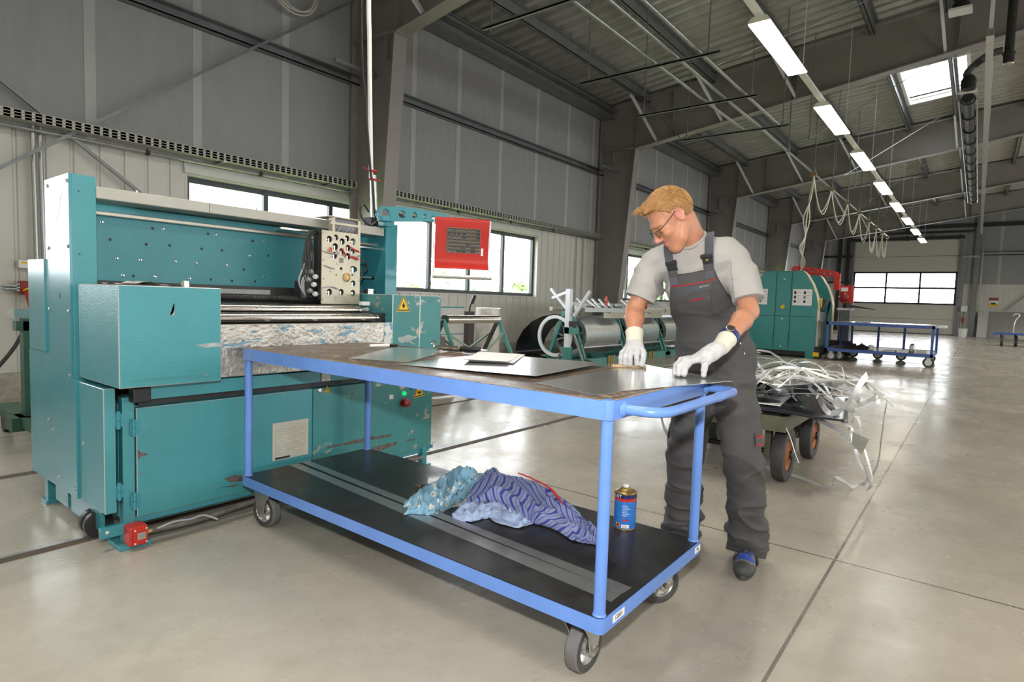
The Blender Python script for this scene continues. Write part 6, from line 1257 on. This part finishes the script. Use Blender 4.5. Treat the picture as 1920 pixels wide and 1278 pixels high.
head = [ell(H(-.012,0,.036),(.098,.076,.090),Hf), ell(H(.034,0,-.042),(.060,.057,.084),Hf,.03), ell(H(.070,0,-.106),(.024,.026,.022),Hf,.03),
        cap(H(.03,.045,-.085),H(.062,.018,-.108),.017,.017,.025), cap(H(.03,-.045,-.085),H(.062,-.018,-.108),.017,.017,.025), cap(H(-.005,.054,-.045),H(.03,.046,-.085),.02,.018,.025), cap(H(-.005,-.054,-.045),H(.03,-.046,-.085),.02,.018,.025),
        ell(H(.066,.040,-.026),(.022,.022,.018),Hf,.02), ell(H(.066,-.040,-.026),(.022,.022,.018),Hf,.02),
        cap(H(.086,.012,.026),H(.070,.050,.022),.011,.009,.018), cap(H(.086,-.012,.026),H(.070,-.050,.022),.011,.009,.018),
        ell(H(.101,.033,.000),(.020,.019,.013),Hf,.014,'-'), ell(H(.101,-.033,.000),(.020,.019,.013),Hf,.014,'-'),
        ell(H(.0755,.033,.001),(.0135,.0145,.0125),Hf,.004), ell(H(.0755,-.033,.001),(.0135,.0145,.0125),Hf,.004),
        cap(H(.090,0,.014),H(.112,0,-.030),.0085,.0115,.010), ell(H(.114,0,-.034),(.0125,.0125,.0105),Hf,.006), ell(H(.102,.012,-.038),(.0105,.0075,.008),Hf,.006), ell(H(.102,-.012,-.038),(.0105,.0075,.008),Hf,.006),
        ell(H(.0945,0,-.0665),(.008,.020,.005),Hf,.006), ell(H(.0920,0,-.0775),(.008,.017,.0055),Hf,.006), cap(H(.101,-.019,-.0722),H(.101,.019,-.0722),.0022,None,.004,'-')]
for s in (1,-1):
    head += [ell(H(-.012,s*.079,.004),(.019,.0065,.031),Hf,.008), ell(H(-.008,s*.083,.006),(.010,.005,.017),Hf,.004,'-'), cap(H(.004,s*.079,-.002),H(-.002,s*.080,.030),.0042,.0042,.003), cap(H(-.002,s*.080,.030),H(-.022,s*.083,.032),.0045,.0045,.003), cap(H(-.022,s*.083,.032),H(-.031,s*.084,.006),.0045,.0042,.003), cap(H(-.031,s*.084,.006),H(-.012,s*.079,-.022),.0042,.006,.003)]
neck = [cap(H(-.035,0,-.045),Nb-tF*.025,.056,.062,.03), cap(H(-.05,0,-.0),Nb-tF*.06,.045,.06,.03), cap(H(-.02,.03,-.06),Nb+tF*.03+tL*.02,.02,.02,.03), cap(H(-.02,-.03,-.06),Nb+tF*.03-tL*.02,.02,.02,.03)]
def arm(S_, E_, W_, g=0): 
    m_ = E_+(W_-E_)*.28
    return [cap(S_,S_+(E_-S_)*.5,.050+g,.047+g,.03), cap(S_+(E_-S_)*.4,E_,.046+g,.039+g,.03), cap(E_,m_,.039+g,.041+g,.02), cap(m_,W_,.041+g,.027+g,.02)]
skin_prims = torso(-.006)+arm(Ls,Le,Lw)+arm(Rs,Re,Rw)+neck+head
lipm = mat('lip_skin', (.50,.19,.15), .42); flush = mat('flushed_skin', (.62,.25,.19), .45)
def skinmat(c):
    f, l, u = toH(c[:,0],c[:,1],c[:,2]); r = np.zeros(len(c))
    r[(f > .085)&(np.abs(l) < .021)&(u < -.0615)&(u > -.0845)] = 1; r[((f > .098)&(np.abs(l) < .02)&(u < -.02)&(u > -.05))|((np.abs(l) > .0745)&(f < .012)&(f > -.045)&(np.abs(u) < .045))] = 2; return r
body = sdf_mesh('body', skin_prims, (2.32,.66,.82), (3.04,1.42,1.80), .003, [M['skin'],lipm,flush], man, matfn=skinmat)
# hair: cap of hair over the scalp with a lifted fringe, then strands
HLF, HLU = [-.12,-.07,-.045,-.022,-.002,.018,.035,.060,.085,.13], [-.052,-.055,-.040,.026,.040,.038,.062,.088,.098,.100]
def hairpost(d, X, Y, Z):
    f, l, u = toH(X,Y,Z); hl_ = np.interp(f, HLF, HLU)+.10*np.maximum(0,.035-np.abs(l))*(f > .05)*.3
    n_ = .0035*NZ(f*60,l*160,u*60)+.0025*NZ2(f*110,l*300,u*110); return smax(d+n_, (hl_-u)*.75+.002*NZ2(f*120,l*200,3), .006)
hairp = [ell(H(-.012,0,.038),(.109,.085,.104),Hf), cap(H(.07,-.035,.105),H(.075,.035,.105),.018,None,.03), cap(H(.080,-.02,.105),H(.094,.0,.128),.011,.004,.02), cap(H(.082,.015,.100),H(.098,.022,.120),.010,.003,.02), cap(H(.072,.04,.100),H(.090,.046,.108),.009,.003,.02), ell(H(.02,0,.115),(.07,.05,.016),Hf,.03)]
hair = sdf_mesh('hair', hairp, HO-V3(.20,.20,.19), HO+V3(.20,.20,.19), .0026, M['hair'], man, post=hairpost)
mb = MB(); rg = np.random.default_rng(8)
for i in range(1500):
    a, b = rg.random()*2*PI, rg.random()**.7*1.75; dv = V3(math.cos(b)*0+math.sin(b)*math.cos(a), math.sin(b)*math.sin(a), math.cos(b)); p = V3(-.012+.110*dv[0], .086*dv[1], .038+.105*dv[2])
    if p[2] < np.interp(p[0], HLF, HLU)+.008: continue
    fl2 = V3(1.0,.12*math.sin(p[1]*70),-.10) if p[2] > .08 else V3(-.25,0,-1.0); n_ = nrm(V3(dv[0]/.110,dv[1]/.086,dv[2]/.105)); t = nrm(fl2-n_*(fl2@n_)+.25*rg.normal(size=3)); L_h = .018+.022*rg.random()
    pts = []
    for k in range(4):
        s = k/3; q = p+t*L_h*s; e = V3((q[0]+.012)/.1115,q[1]/.0875,(q[2]-.038)/.1065); q = V3(-.012,0,.038)+(q-V3(-.012,0,.038))/max(np.linalg.norm(e),.9)+n_*(.004*s*rg.random()); pts.append(H(*q))
    mb.tube(pts, [.0012,.0012,.0009,.0003], 3, caps=False)
for i in range(70):
    l0 = -.05+.10*rg.random(); p0 = V3(.075,l0,.110); pts = [H(*(p0+V3(.010*s+.014*s*s*rg.random(),.007*s*rg.normal(),.006*s+.012*s*s*rg.random()))) for s in (0,.5,1,1.5)]; mb.tube(pts, [.0018,.0016,.0011,.0004], 3, caps=False)
mb.build('hair_strands', mat('light_blond_strands', (.52,.29,.105), .45, var=.25, vscale=60), hair, smooth=180)
eb = MB()
for s in (1,-1): eb.tube([H(.0985-.0012*abs(q-2),s*(.014+.010*q),.0245+.0022*math.sin(q*.8)-.0012*q) for q in range(5)], [.002,.003,.0032,.0026,.0012], 6)
eb.build('eyebrows', mat('eyebrow_hair', (.33,.17,.07), .7), body)
for s in (1,-1): MB().tube([H(.0885-.0016*(q-2)**2*.5,s*(.0215+.0055*q),-.0075-.0012*math.sin(PI*q/4)) for q in range(5)], .0012, 5).build('eyelashes', mat('lash_dark', (.10,.05,.03), .7) if 'lash_dark' not in bpy.data.materials else bpy.data.materials['lash_dark'], body)
# glasses
gp = thing('x','x','x') if False else None
gf = MB()
for s in (1,-1):
    gf.tube([H(.108,s*.011,.008),H(.109,s*.030,.011),H(.103,s*.052,.010),H(.094,s*.066,.009)], .0014, 6); gf.tube([H(.108,s*.013,.006),H(.112,s*.022,-.014),H(.108,s*.040,-.017),H(.100,s*.053,-.012),H(.100,s*.055,.008)], .0008, 5)
    gf.tube([H(.094,s*.066,.009),H(.080,s*.074,.011),H(.030,s*.081,.020),H(-.006,s*.086,.030)], .0017, 6)
gf.tube([H(.108,-.011,.008),H(.113,0,.010),H(.108,.011,.008)], .0012, 6)
glasses = gf.build('glasses', mat('dark_metal_rim', (.03,.03,.035), .3, .7), man)
for s in (1,-1):
    MB().prism([(.012,.009),(.030,.0115),(.052,.010),(.053,-.011),(.040,-.0165),(.022,-.0135),(.014,.004)], hL*s, hU, hF*.0012, H(.1055,0,0)-hL*0).build('lens', M['lens'], glasses)
# ------------------------------------------------------------------ grey T-shirt
UB = .088            # height of the bib's top edge in the torso frame
def shirtpost(d, X, Y, Z):
    f, l, u = toT(X,Y,Z); w = .004*NZ(X*9,Y*9,Z*26)+.003*NZ2(X*20,Y*20,Z*9); rd = lambda n_: np.maximum(0, 1-3*np.abs(n_))**2
    d = d+w-.007*rd(NZ(l*5+u*4, u*6-l*3, f*3+2))-.006*rd(NZ2(l*8-u*6, u*5+l*4, f*4))
    d = d+np.where((u < UB+.02)&(np.abs(l) < .17), .016, 0)*np.clip((UB+.02-u)/.05,0,1)
    # neck opening, sleeve hems, hem
    nd = pd(cap(Nb-tF*.03-tU*.03, H(-.04,0,-.03), .068, .075), X, Y, Z); d = smax(d, -nd, .006)
    for S_, E_, t in ((Ls,Le,.80),(Rs,Re,.76)):
        e = nrm(E_-S_); h = (X-S_[0])*e[0]+(Y-S_[1])*e[1]+(Z-S_[2])*e[2]; L0 = np.linalg.norm(E_-S_); near = np.sqrt((X-E_[0])**2+(Y-E_[1])**2+(Z-E_[2])**2) < .16; d = np.where(near, np.maximum(d, h-L0*t), d)
    return np.maximum(d, -.30-u)
def sleeve(S_, E_): return [cap(S_-V3(0,0,.008),S_+(E_-S_)*.45,.062,.066,.04), cap(S_+(E_-S_)*.35,S_+(E_-S_)*.95,.066,.074,.03)]
shirt_prims = torso(.012)+sleeve(Ls,Le)+sleeve(Rs,Re)
shirt = sdf_mesh('tshirt', shirt_prims, (2.40,.66,.96), (3.04,1.44,1.56), .004, M['tshirt'], man, post=shirtpost)
cb_ = []; c0 = Nb-tF*.03-tU*.018; axn = nrm(H(-.04,0,-.03)-c0); e1 = nrm(np.cross(axn,tL)); e2 = np.cross(axn,e1)
for i in range(32):
    a = 2*PI*i/32; q = c0+axn*.02+(e1*math.cos(a)+e2*math.sin(a))*.072
    for _ in range(12):
        dd = float(field(shirt_prims, q[0:1], q[1:2], q[2:3])[0]); q = q-axn*dd*.6
    cb_.append(q+axn*.002)
MB().tube(cb_, .0085, 8, closed=True).build('collar', M['tshirt'], shirt)
# ------------------------------------------------------------------ dungarees
def legs(g=0):
    out = []
    for hp_, k_, a_ in ((Lh,Lk,La),(Rh,Rk,Ra)):
        m_ = hp_+(k_-hp_)*.45; out += [cap(hp_,m_,.100+g,.092+g,.03), cap(m_,k_,.092+g,.080+g,.03), cap(k_,k_+(a_-k_)*.5,.080+g,.078+g,.02), cap(k_+(a_-k_)*.5,a_+V3(0.008,0,-.03),.078+g,.079+g,.02)]
    return out
over_prims = torso(.019,.06)+legs()
def overpost(d, X, Y, Z):
    f, l, u = toT(X,Y,Z); low = np.clip((.95-Z)/.25,0,1)
    w = .0065*NZ(X*10,Y*10,Z*15)+.005*NZ2(X*9+4,Y*9,Z*30)*low+.003*NZ(X*26,Y*26,Z*26)
    ank = np.clip((.42-Z)/.3,0,1); kn = np.exp(-((Z-.50)/.09)**2)
    ph_ = np.where(Y < .94, 0, 2.1)
    rd = lambda n_: np.maximum(0, 1-3.0*np.abs(n_))**2
    f1 = rd(NZ(X*4+Z*3.5+ph_, Y*4-Z*2.5, Z*8)); f2 = rd(NZ2(X*5-Z*5, Y*5+Z*4+ph_, Z*11+3)); f3 = rd(NZ(X*3+9, Y*3+ph_, Z*16))
    amp = .35+.65*np.maximum(ank, np.maximum(kn, np.exp(-((Z-.84)/.08)**2)))
    w = w*.6-.016*f1*amp-.012*f2*amp-.012*f3*ank
    d = d+w
    lim = np.interp(u, [-.30,-.24,-.16,-.08,.0,UB-.04,UB], [.40,.165,.158,.140,.118,.104,.098]); top_ = np.where(f > -.005, UB, np.minimum(UB-.03,.0)); bibcut = np.maximum(np.where(u > -.26, np.abs(l)-lim, -1), u-top_)
    bibcut = np.where((u > -.26)&(np.abs(f) < .03)&(np.abs(l) < .10), np.maximum(bibcut,.0+u+.1), bibcut)
    d = np.maximum(d, bibcut)
    for a_, s in ((La,.14),(Ra,.10)): pass
    return np.maximum(d, .040-.35*(X-2.86)-Z)
over = sdf_mesh('dungarees', over_prims, (2.40,.62,.02), (3.08,1.30,1.44), .0045, M['overall'], man, post=overpost)
OR = lambda q: float(field(over_prims, V3(q[0]), V3(q[1]), V3(q[2]))[0])
SR = lambda q: float(field(shirt_prims, V3(q[0]), V3(q[1]), V3(q[2]))[0])
def march(q, d_, fn, gap):
    q = np.array(q, float)
    for _ in range(80):
        dd = fn(q)-gap
        if dd < .0005: break
        q = q+d_*max(dd*.8,.0006)
    return q
redm = mat('red_piping', (.42,.02,.03), .7)
for s in (1,-1):
    pts = []
    for th in np.linspace(-12,205,40):
        a = math.radians(th); c = T_(-.01,s*(.080+.012*math.sin(max(0,min(PI,a)))-(.05*max(0,th-95)/110)),.075); d_ = math.cos(a)*tF+math.sin(a)*tU; pts.append(march(c+d_*.26, -d_, SR, .0125 if th > 12 else .016))
    MB().ribbon(pts, lambda q: tL, .038, .003).build('strap', M['strapm'], over, smooth=60)
    bp_ = march(T_(.26,s*.079,UB+.044), -tF, SR, .017); b_ = MB(); b_.obox(bp_, tL*.022, tU*.026, tF*.005); b_.obox(bp_+tF*.004+tU*.016, tL*.026, tU*.010, tF*.006); b_.build('buckle', M['black'], over, bevel=.004, smooth=0)
    b2 = march(T_(.26,s*.079,UB+.004), -tF, SR, .017); MB().obox(b2, tL*.020, tU*.022, tF*.003).build('buckle_tab', M['overall'], over, bevel=.002, smooth=0)
    if s > 0: MB().lathe(bp_+tF*.008, tF, [(.006,0),(.006,.002),(0,.003)], 10).build('buckle_stud', M['brass'], over)
def onbib(l, u, gap=.004): return march(T_(.26,l,u), -tF, OR, gap)
MB().ribbon([onbib(l,UB-.046) for l in np.linspace(-.100,.104,16)], lambda q: tU, .005, .002).build('red_piping', redm, over, smooth=60)
pk = MB(); pk.grid([[onbib(l,u,.005) for u in np.linspace(UB-.082,UB-.058,4)] for l in np.linspace(-.085,.078,12)]); pk.build('pocket_flap', M['strapm'], over, smooth=60)
MB().ribbon([onbib(l,UB-.064,.008) for l in np.linspace(.030,.072,6)], lambda q: tU, .007, .002).build('zip_pull', M['chrome'], over, smooth=60)
lg = MB()
for k in range(7):
    l = -.020+.009*k; h_ = .010 if k in (0,4) else .0075; q = onbib(l,UB-.118,.006); lg.obox(q, tL*.0026, tU*h_/2, tF*.0008); lg.obox(q+tU*h_*.4-tL*.001, tL*.0036, tU*.0011, tF*.0008)
    if k % 2: lg.obox(q-tU*h_*.4, tL*.0034, tU*.0011, tF*.0008)
lg.build('red_stitched_logo', redm, over, smooth=0)
MB().ribbon([march(T_(.26,l,-.275), -tF, OR, .004) for l in np.linspace(-.13,.13,16)], lambda q: tU, .004, .001).build('waist_seam', M['strapm'], over, smooth=60)
for u in (-.285,-.335):   # side buttons
    q = march(T_(.12,.30,u), nrm(-tL-tF*.25), OR, .004); MB().lathe(q, nrm(tL+tF*.3), [(.006,0),(.006,.002),(.004,.003),(0,.003)], 10).build('side_button', M['zinc'], over)
pq = lambda a, z: march(V3(2.815,.80,z)+V3(-math.cos(a),-math.sin(a),0)*.25, V3(math.cos(a),math.sin(a),0), OR, .007)
fp_ = MB(); fp_.grid([[pq(a,z) for z in (.640,.625,.605,.585)] for a in np.linspace(.75,1.65,9)]); fp_.build('thigh_pocket_flap', M['overall'], over, smooth=60)
MB().ribbon([pq(a,.587) for a in np.linspace(.75,1.65,9)], lambda q: (0,0,1), .007, .003).build('red_piping', redm, over, smooth=60)
rl_ = MB()
for a in np.linspace(1.05,1.45,5): q = pq(a,.622); rl_.obox(q+V3(-math.cos(a),-math.sin(a),0)*.002, V3(math.sin(a),-math.cos(a),0)*.0055, V3(0,0,.007), V3(math.cos(a),math.sin(a),0)*.001)
rl_.build('red_label', redm, over, smooth=0)
# ------------------------------------------------------------------ gloves
def finger(a, b, c, d_, r): return [cap(a,b,r*1.12,r,.006), cap(b,c,r,r*.95,.004), cap(c,d_,r*.95,r*.82,.003)]
def glove(name, W, K, tips, thumb, cuffdir, lo, hi, Cw):
    """W wrist, K four knuckles (index..little), tips (bend, bend, tip) per finger"""
    pr_ = []; kc = sum(K)/4
    for k in K: pr_ += [cap(W+(kc-W)*.15+(k-kc)*.45, k, .019, .0155, .016)]
    pr_ += [cap(W, W+(kc-W)*.5, .029, .030, .02)]
    for k, t in zip(K, tips): pr_ += finger(k, t[0], t[1], t[2], .0134)
    pr_ += [cap(thumb[0],thumb[1],.018,.014,.014), cap(thumb[1],thumb[2],.0135,.0125,.004), cap(thumb[2],thumb[3],.0125,.0100,.003)]
    def post(d, X, Y, Z): return d+.0012*NZ(X*70,Y*70,Z*70)+.0018*NZ2(X*34,Y*34,Z*34)
    g = sdf_mesh(name, pr_, lo, hi, .0022, M['glove'], man, post=post)
    e = nrm(cuffdir); a1 = nrm(np.cross(e,V3(.3,.2,1))); a2 = np.cross(e,a1); rows = []
    for t, r in ((-.020,.026),(-.018,.0345),(.004,.0375),(.02,.0375),(.036,.0390),(.050,.0412),(.056,.0415),(.056,.033),(.03,.030)):
        rows.append([Cw+e*t+(a1*math.cos(q)+a2*math.sin(q)*.92)*(r+.0007*math.cos(q*20)) for q in [2*PI*i/60 for i in range(60)]])
    mb = MB(); mb.grid([[rows[j][i] for j in range(len(rows))] for i in range(60)], closed_u=True); mb.build('cuff', M['cuff'], g, smooth=50)
    return g
SZ = ZT+.0037
lk = [V3(2.318,.880,.992), V3(2.305,.866,.996), V3(2.305,.848,.992), V3(2.318,.830,.984)]
lt = [(V3(2.266,.912,.984),V3(2.238,.922,.962),V3(2.230,.922,SZ+.015)), (V3(2.256,.895,.986),V3(2.228,.904,.963),V3(2.220,.903,SZ+.015)), (V3(2.262,.874,.984),V3(2.238,.884,.960),V3(2.230,.884,SZ+.015)), (V3(2.290,.826,.972),V3(2.282,.826,.952),V3(2.280,.826,SZ+.014))]
glove('glove', Lw+V3(-.022,.005,-.010), lk, lt, (V3(2.372,.842,1.012),V3(2.335,.898,.985),V3(2.300,.925,.958),V3(2.290,.930,SZ+.015)), Le-Lw, (2.15,.74,.90), (2.48,1.0,1.10), Lw+V3(-.004,.001,-.002))
rk = [V3(2.438,1.182,.998), V3(2.428,1.200,1.001), V3(2.426,1.220,.999), V3(2.432,1.240,.993)]
rt = [(V3(2.405,1.172,.985),V3(2.393,1.168,.962),V3(2.394,1.166,SZ+.018)), (V3(2.392,1.194,.988),V3(2.380,1.192,.963),V3(2.380,1.191,SZ+.015)), (V3(2.390,1.217,.986),V3(2.380,1.216,.962),V3(2.380,1.215,SZ+.015)), (V3(2.400,1.242,.980),V3(2.392,1.243,.958),V3(2.392,1.243,SZ+.015))]
glove('glove', Rw+V3(-.006,0,-.012), rk, rt, (V3(2.462,1.190,1.010),V3(2.440,1.160,.985),V3(2.415,1.148,.962),V3(2.405,1.146,SZ+.015)), Re-Rw, (2.32,1.08,.90), (2.56,1.32,1.10), Rw+V3(-.001,0,-.002))
blk = MB().obox((2.392,1.205,SZ+.006), (.012,.012,0), (-.055,.055,0), (0,0,.006)); tag(blk.build('scraper_block', M['plyedge'], bevel=.003, smooth=0), 'small pale wooden block held under the worker\'s right glove on the sheet', 'block')
# watch on the left wrist
e = nrm(Le-Lw); wp = Lw+e*.072; a1 = nrm(np.cross(e,V3(0,0,1))); a2 = np.cross(a1,e)
ws = MB().tube([wp+(a1*math.cos(q)+a2*math.sin(q))*.0335 for q in [2*PI*i/36 for i in range(36)]], .0025, 6, closed=True)
ws = MB(); ws.grid([[wp+e*t+(a1*math.cos(q)+a2*math.sin(q))*r for t, r in ((-.011,.0350),(-.011,.0400),(.011,.0415),(.011,.0365))] for q in [2*PI*i/40 for i in range(40)]], closed_u=True)
wst = ws.build('watch_strap', mat('navy_strap', (.020,.035,.16), .5), man); fd_ = nrm(a2*.75-a1*.0+V3(-.5,-.3,.2)); fd_ = nrm(fd_-e*(fd_@e))
MB().lathe(wp+fd_*.037, fd_, [(.017,0),(.0185,.002),(.0185,.008),(.016,.0095),(0,.0095)], 24).build('watch_case', M['chrome'], wst); MB().lathe(wp+fd_*.0467, fd_, [(.015,0),(.015,.0006),(0,.0006)], 20).build('watch_dial', M['dark'], wst)
# ------------------------------------------------------------------ shoes
def shoe(A, toe, nm):
    d_ = nrm(V3(toe[0]-A[0],toe[1]-A[1],0)); sd = V3(-d_[1],d_[0],0); O = V3(A[0],A[1],0); fr = (tuple(d_),tuple(sd),(0,0,1)); Q = lambda f, l, z: O+d_*f+sd*l+V3(0,0,z)
    up = [ell(Q(-.035,0,.055),(.045,.036,.050),fr,.03), ell(Q(.03,0,.052),(.07,.040,.046),fr,.03), ell(Q(.13,0,.042),(.075,.046,.036),fr,.03), ell(Q(.175,0,.034),(.045,.043,.030),fr,.02), cap(Q(-.01,0,.06),Q(-.01,0,.115),.044,.042,.02), cap(Q(.03,0,.075),Q(.11,0,.068),.030,.024,.02)]
    def post(d, X, Y, Z): return np.maximum(np.maximum(d, .014-Z), Z-.128)
    cols_ = [mat('shoe_grey', (.17,.175,.18), .7, bump=.3, bscale=150) if 'shoe_grey' not in bpy.data.materials else bpy.data.materials['shoe_grey'], mat('shoe_blue', (.035,.075,.40), .65) if 'shoe_blue' not in bpy.data.materials else bpy.data.materials['shoe_blue'], mat('shoe_toecap', (.06,.06,.062), .6, bump=.2, bscale=200) if 'shoe_toecap' not in bpy.data.materials else bpy.data.materials['shoe_toecap']]
    def mf(c):
        f = (c-O)@d_; l = (c-O)@sd; z = c[:,2]; r = np.zeros(len(c)); r[(f > .115)&(f < .160-.4*np.maximum(0,np.abs(l)-.018))&(z > .058)] = 1; r[((f > .15+.0*l)&(z < .060))|(f > .172)] = 2; r[(f > .03)&(f < .11)&(np.abs(l) > .018)&(np.abs(l) < .030)&(z > .055)] = 1; return r
    s_ = sdf_mesh(nm, up, O+V3(-.26,-.26,0)*1.0, O+V3(.26,.26,.16), .003, cols_, man, post=post, matfn=mf)
    so = MB(); out = []
    for i in range(40):
        a = 2*PI*i/40; c, s = math.cos(a), math.sin(a); f = .072+.148*c; wd = .047 if f > .10 else .040+.007*max(0,f+.076)/.176; out.append((f, wd*s*(1 if abs(s) < .98 else 1)))
    so.prism(out, d_, sd, V3(0,0,.022), O); so.build('sole', M['rubber'], s_, bevel=.005, smooth=0)
    lc = MB(); top = lambda f, l: Q(f,l,float(next(z for z in np.arange(.13,.02,-.002) if field(up, V3(Q(f,l,0)[0]), V3(Q(f,l,0)[1]), V3(z))[0] < 0))+.003)
    for k in range(5): f = .035+.018*k; lc.tube([top(f,-.024),top(f+.009,0),top(f+.018,.024)], .0022, 5); lc.tube([top(f,.024),top(f+.009,0),top(f+.018,-.024)], .0022, 5)
    for s in (1,-1): lc.tube(spline([top(.03,0),top(.05,s*.02)+V3(0,0,.014),Q(.085,s*.052,.052),Q(.10,s*.047,.035),Q(.07,s*.044,.050),top(.04,s*.012)],6), .0023, 5); lc.tube(spline([top(.035,0),top(.075,s*.008)+V3(0,0,.004),top(.115,s*.014)],6), .0022, 5)
    lc.build('laces', M['black'], s_); return s_
shoe(La, La+V3(-.30,-.055,0), 'shoe'); shoe(Ra, Ra+V3(-.30,.06,0), 'shoe')
# ------------------------------------------------------------------ outside
struct(MB().box(-30, 70, YL+.35, 60, -.6, -.3), 'ground_outside', mat('outside_grass', (0.22,0.32,0.10), 0.9, var=0.3, vscale=1))
leafm = mat('sunlit_leaves', (0.40,0.52,0.26), 0.6, var=0.30, vscale=1.5)
def shrub(loc, r, h):
    mb = MB(); n = 700
    a = RNG.normal(size=(n,3)); a /= np.linalg.norm(a, axis=1)[:,None]; rad = 0.55+0.5*RNG.random(n)
    for i in range(n):
        p = Vector((a[i,0]*rad[i]*r, a[i,1]*rad[i]*r, h*(.5+.5*a[i,2]*rad[i]))); u = Vector(RNG.normal(size=3)).normalized(); w = u.orthogonal().normalized(); s = .14+.16*RNG.random()
        q = [p+u*s, p+w*s*.55, p-u*s, p-w*s*.55]; mb.add([Vector(loc)+x for x in q], [(0,1,2,3)])
    o = mb.build('shrub', leafm, smooth=0, recalc=False)
    return tag(o, 'pale green leafy shrub outdoors beyond the window wall', 'shrub', 'shrubs outside the windows')
for x, y, r, h in ((4.6,13,1.3,2.3),(8.6,13.6,1.4,2.2),(12.6,14.5,1.5,2.3),(16.8,15,1.6,2.5),(21.2,15.4,1.7,2.7),(25.8,15.5,1.8,3.0),(30.4,15.5,1.8,3.2),(35.2,16,1.9,3.2),(40.5,16,2.0,3.3),(6.6,18.5,1.5,3.0),(10.8,19,1.6,3.0),(15,20,1.8,3.4),(19.6,20.5,2.0,3.6)):
    shrub((x,y,-.3), r, h)
# ------------------------------------------------------------------ light
w = bpy.data.worlds.new('World'); SC.world = w; w.use_nodes = True
bg = w.node_tree.nodes['Background']; bg.inputs[0].default_value = (0.93,0.97,1.0,1); bg.inputs[1].default_value = WORLD
def portal(loc, rot, sx, sy):
    l = bpy.data.lights.new('portal', 'AREA'); l.shape = 'RECTANGLE'; l.size = sx; l.size_y = sy; l.cycles.is_portal = True
    o = bpy.data.objects.new('daylight_portal', l); COL.objects.link(o); o.location = loc; o.rotation_euler = rot; o['kind'] = 'helper'
for a, b in WINS: portal(((a+b)/2, YL+.3, (ZS+ZH)/2), (PI/2,0,PI), b-a, ZH-ZS)
for a, b in RW: portal(((a+b)/2, YR-.3, 1.975), (PI/2,0,0), b-a, 1.35)
portal((XW1+.3, (GY0+GY1)/2, 2.66), (PI/2,0,PI/2), GY1-GY0, 1.8)
portal(((SKY[0]+SKY[1])/2, (SKY[2]+SKY[3])/2, roofz(1)+.5), (0,0,0), SKY[1]-SKY[0], SKY[3]-SKY[2])
# the photographer's flash, just above the camera
fl_ = bpy.data.lights.new('camera_flash', 'AREA'); fl_.shape = 'RECTANGLE'; fl_.size = .10; fl_.size_y = .06; fl_.energy = FLASH; fl_.color = (1,.985,.96); fl_.spread = math.radians(160)
fo = bpy.data.objects.new('camera_flash', fl_); COL.objects.link(fo); fo.location = (-.02, .02, 1.20+.28)
fo.rotation_euler = Vector((.788,.615,.02)).to_track_quat('-Z','Y').to_euler()
# ------------------------------------------------------------------ camera
cam = bpy.data.cameras.new('camera'); co = bpy.data.objects.new('camera', cam); COL.objects.link(co)
yaw, pitch, roll = (math.radians(a) for a in (37.93, -3.91, 1.82))
fwd = Vector((math.cos(yaw)*math.cos(pitch), math.sin(yaw)*math.cos(pitch), math.sin(pitch))); rt = Vector((math.sin(yaw), -math.cos(yaw), 0)); up = rt.cross(fwd)
r2 = rt*math.cos(roll)+up*math.sin(roll); u2 = -rt*math.sin(roll)+up*math.cos(roll)
co.matrix_world = Matrix(((r2.x,u2.x,-fwd.x,0),(r2.y,u2.y,-fwd.y,0),(r2.z,u2.z,-fwd.z,1.20),(0,0,0,1)))
cam.sensor_width = 36; cam.lens = 1116/1920*36; cam.clip_start = .05; cam.clip_end = 300
SC.camera = co
SC.view_settings.view_transform = 'Standard'; SC.view_settings.look = 'None'; SC.view_settings.gamma = 1; SC.view_settings.exposure = EXPO
SC.cycles.use_denoising = True; SC.cycles.max_bounces = 8; SC.cycles.diffuse_bounces = 4; SC.cycles.glossy_bounces = 4; SC.cycles.transparent_max_bounces = 12; SC.cycles.sample_clamp_indirect = 6; SC.cycles.caustics_reflective = False; SC.cycles.caustics_refractive = False
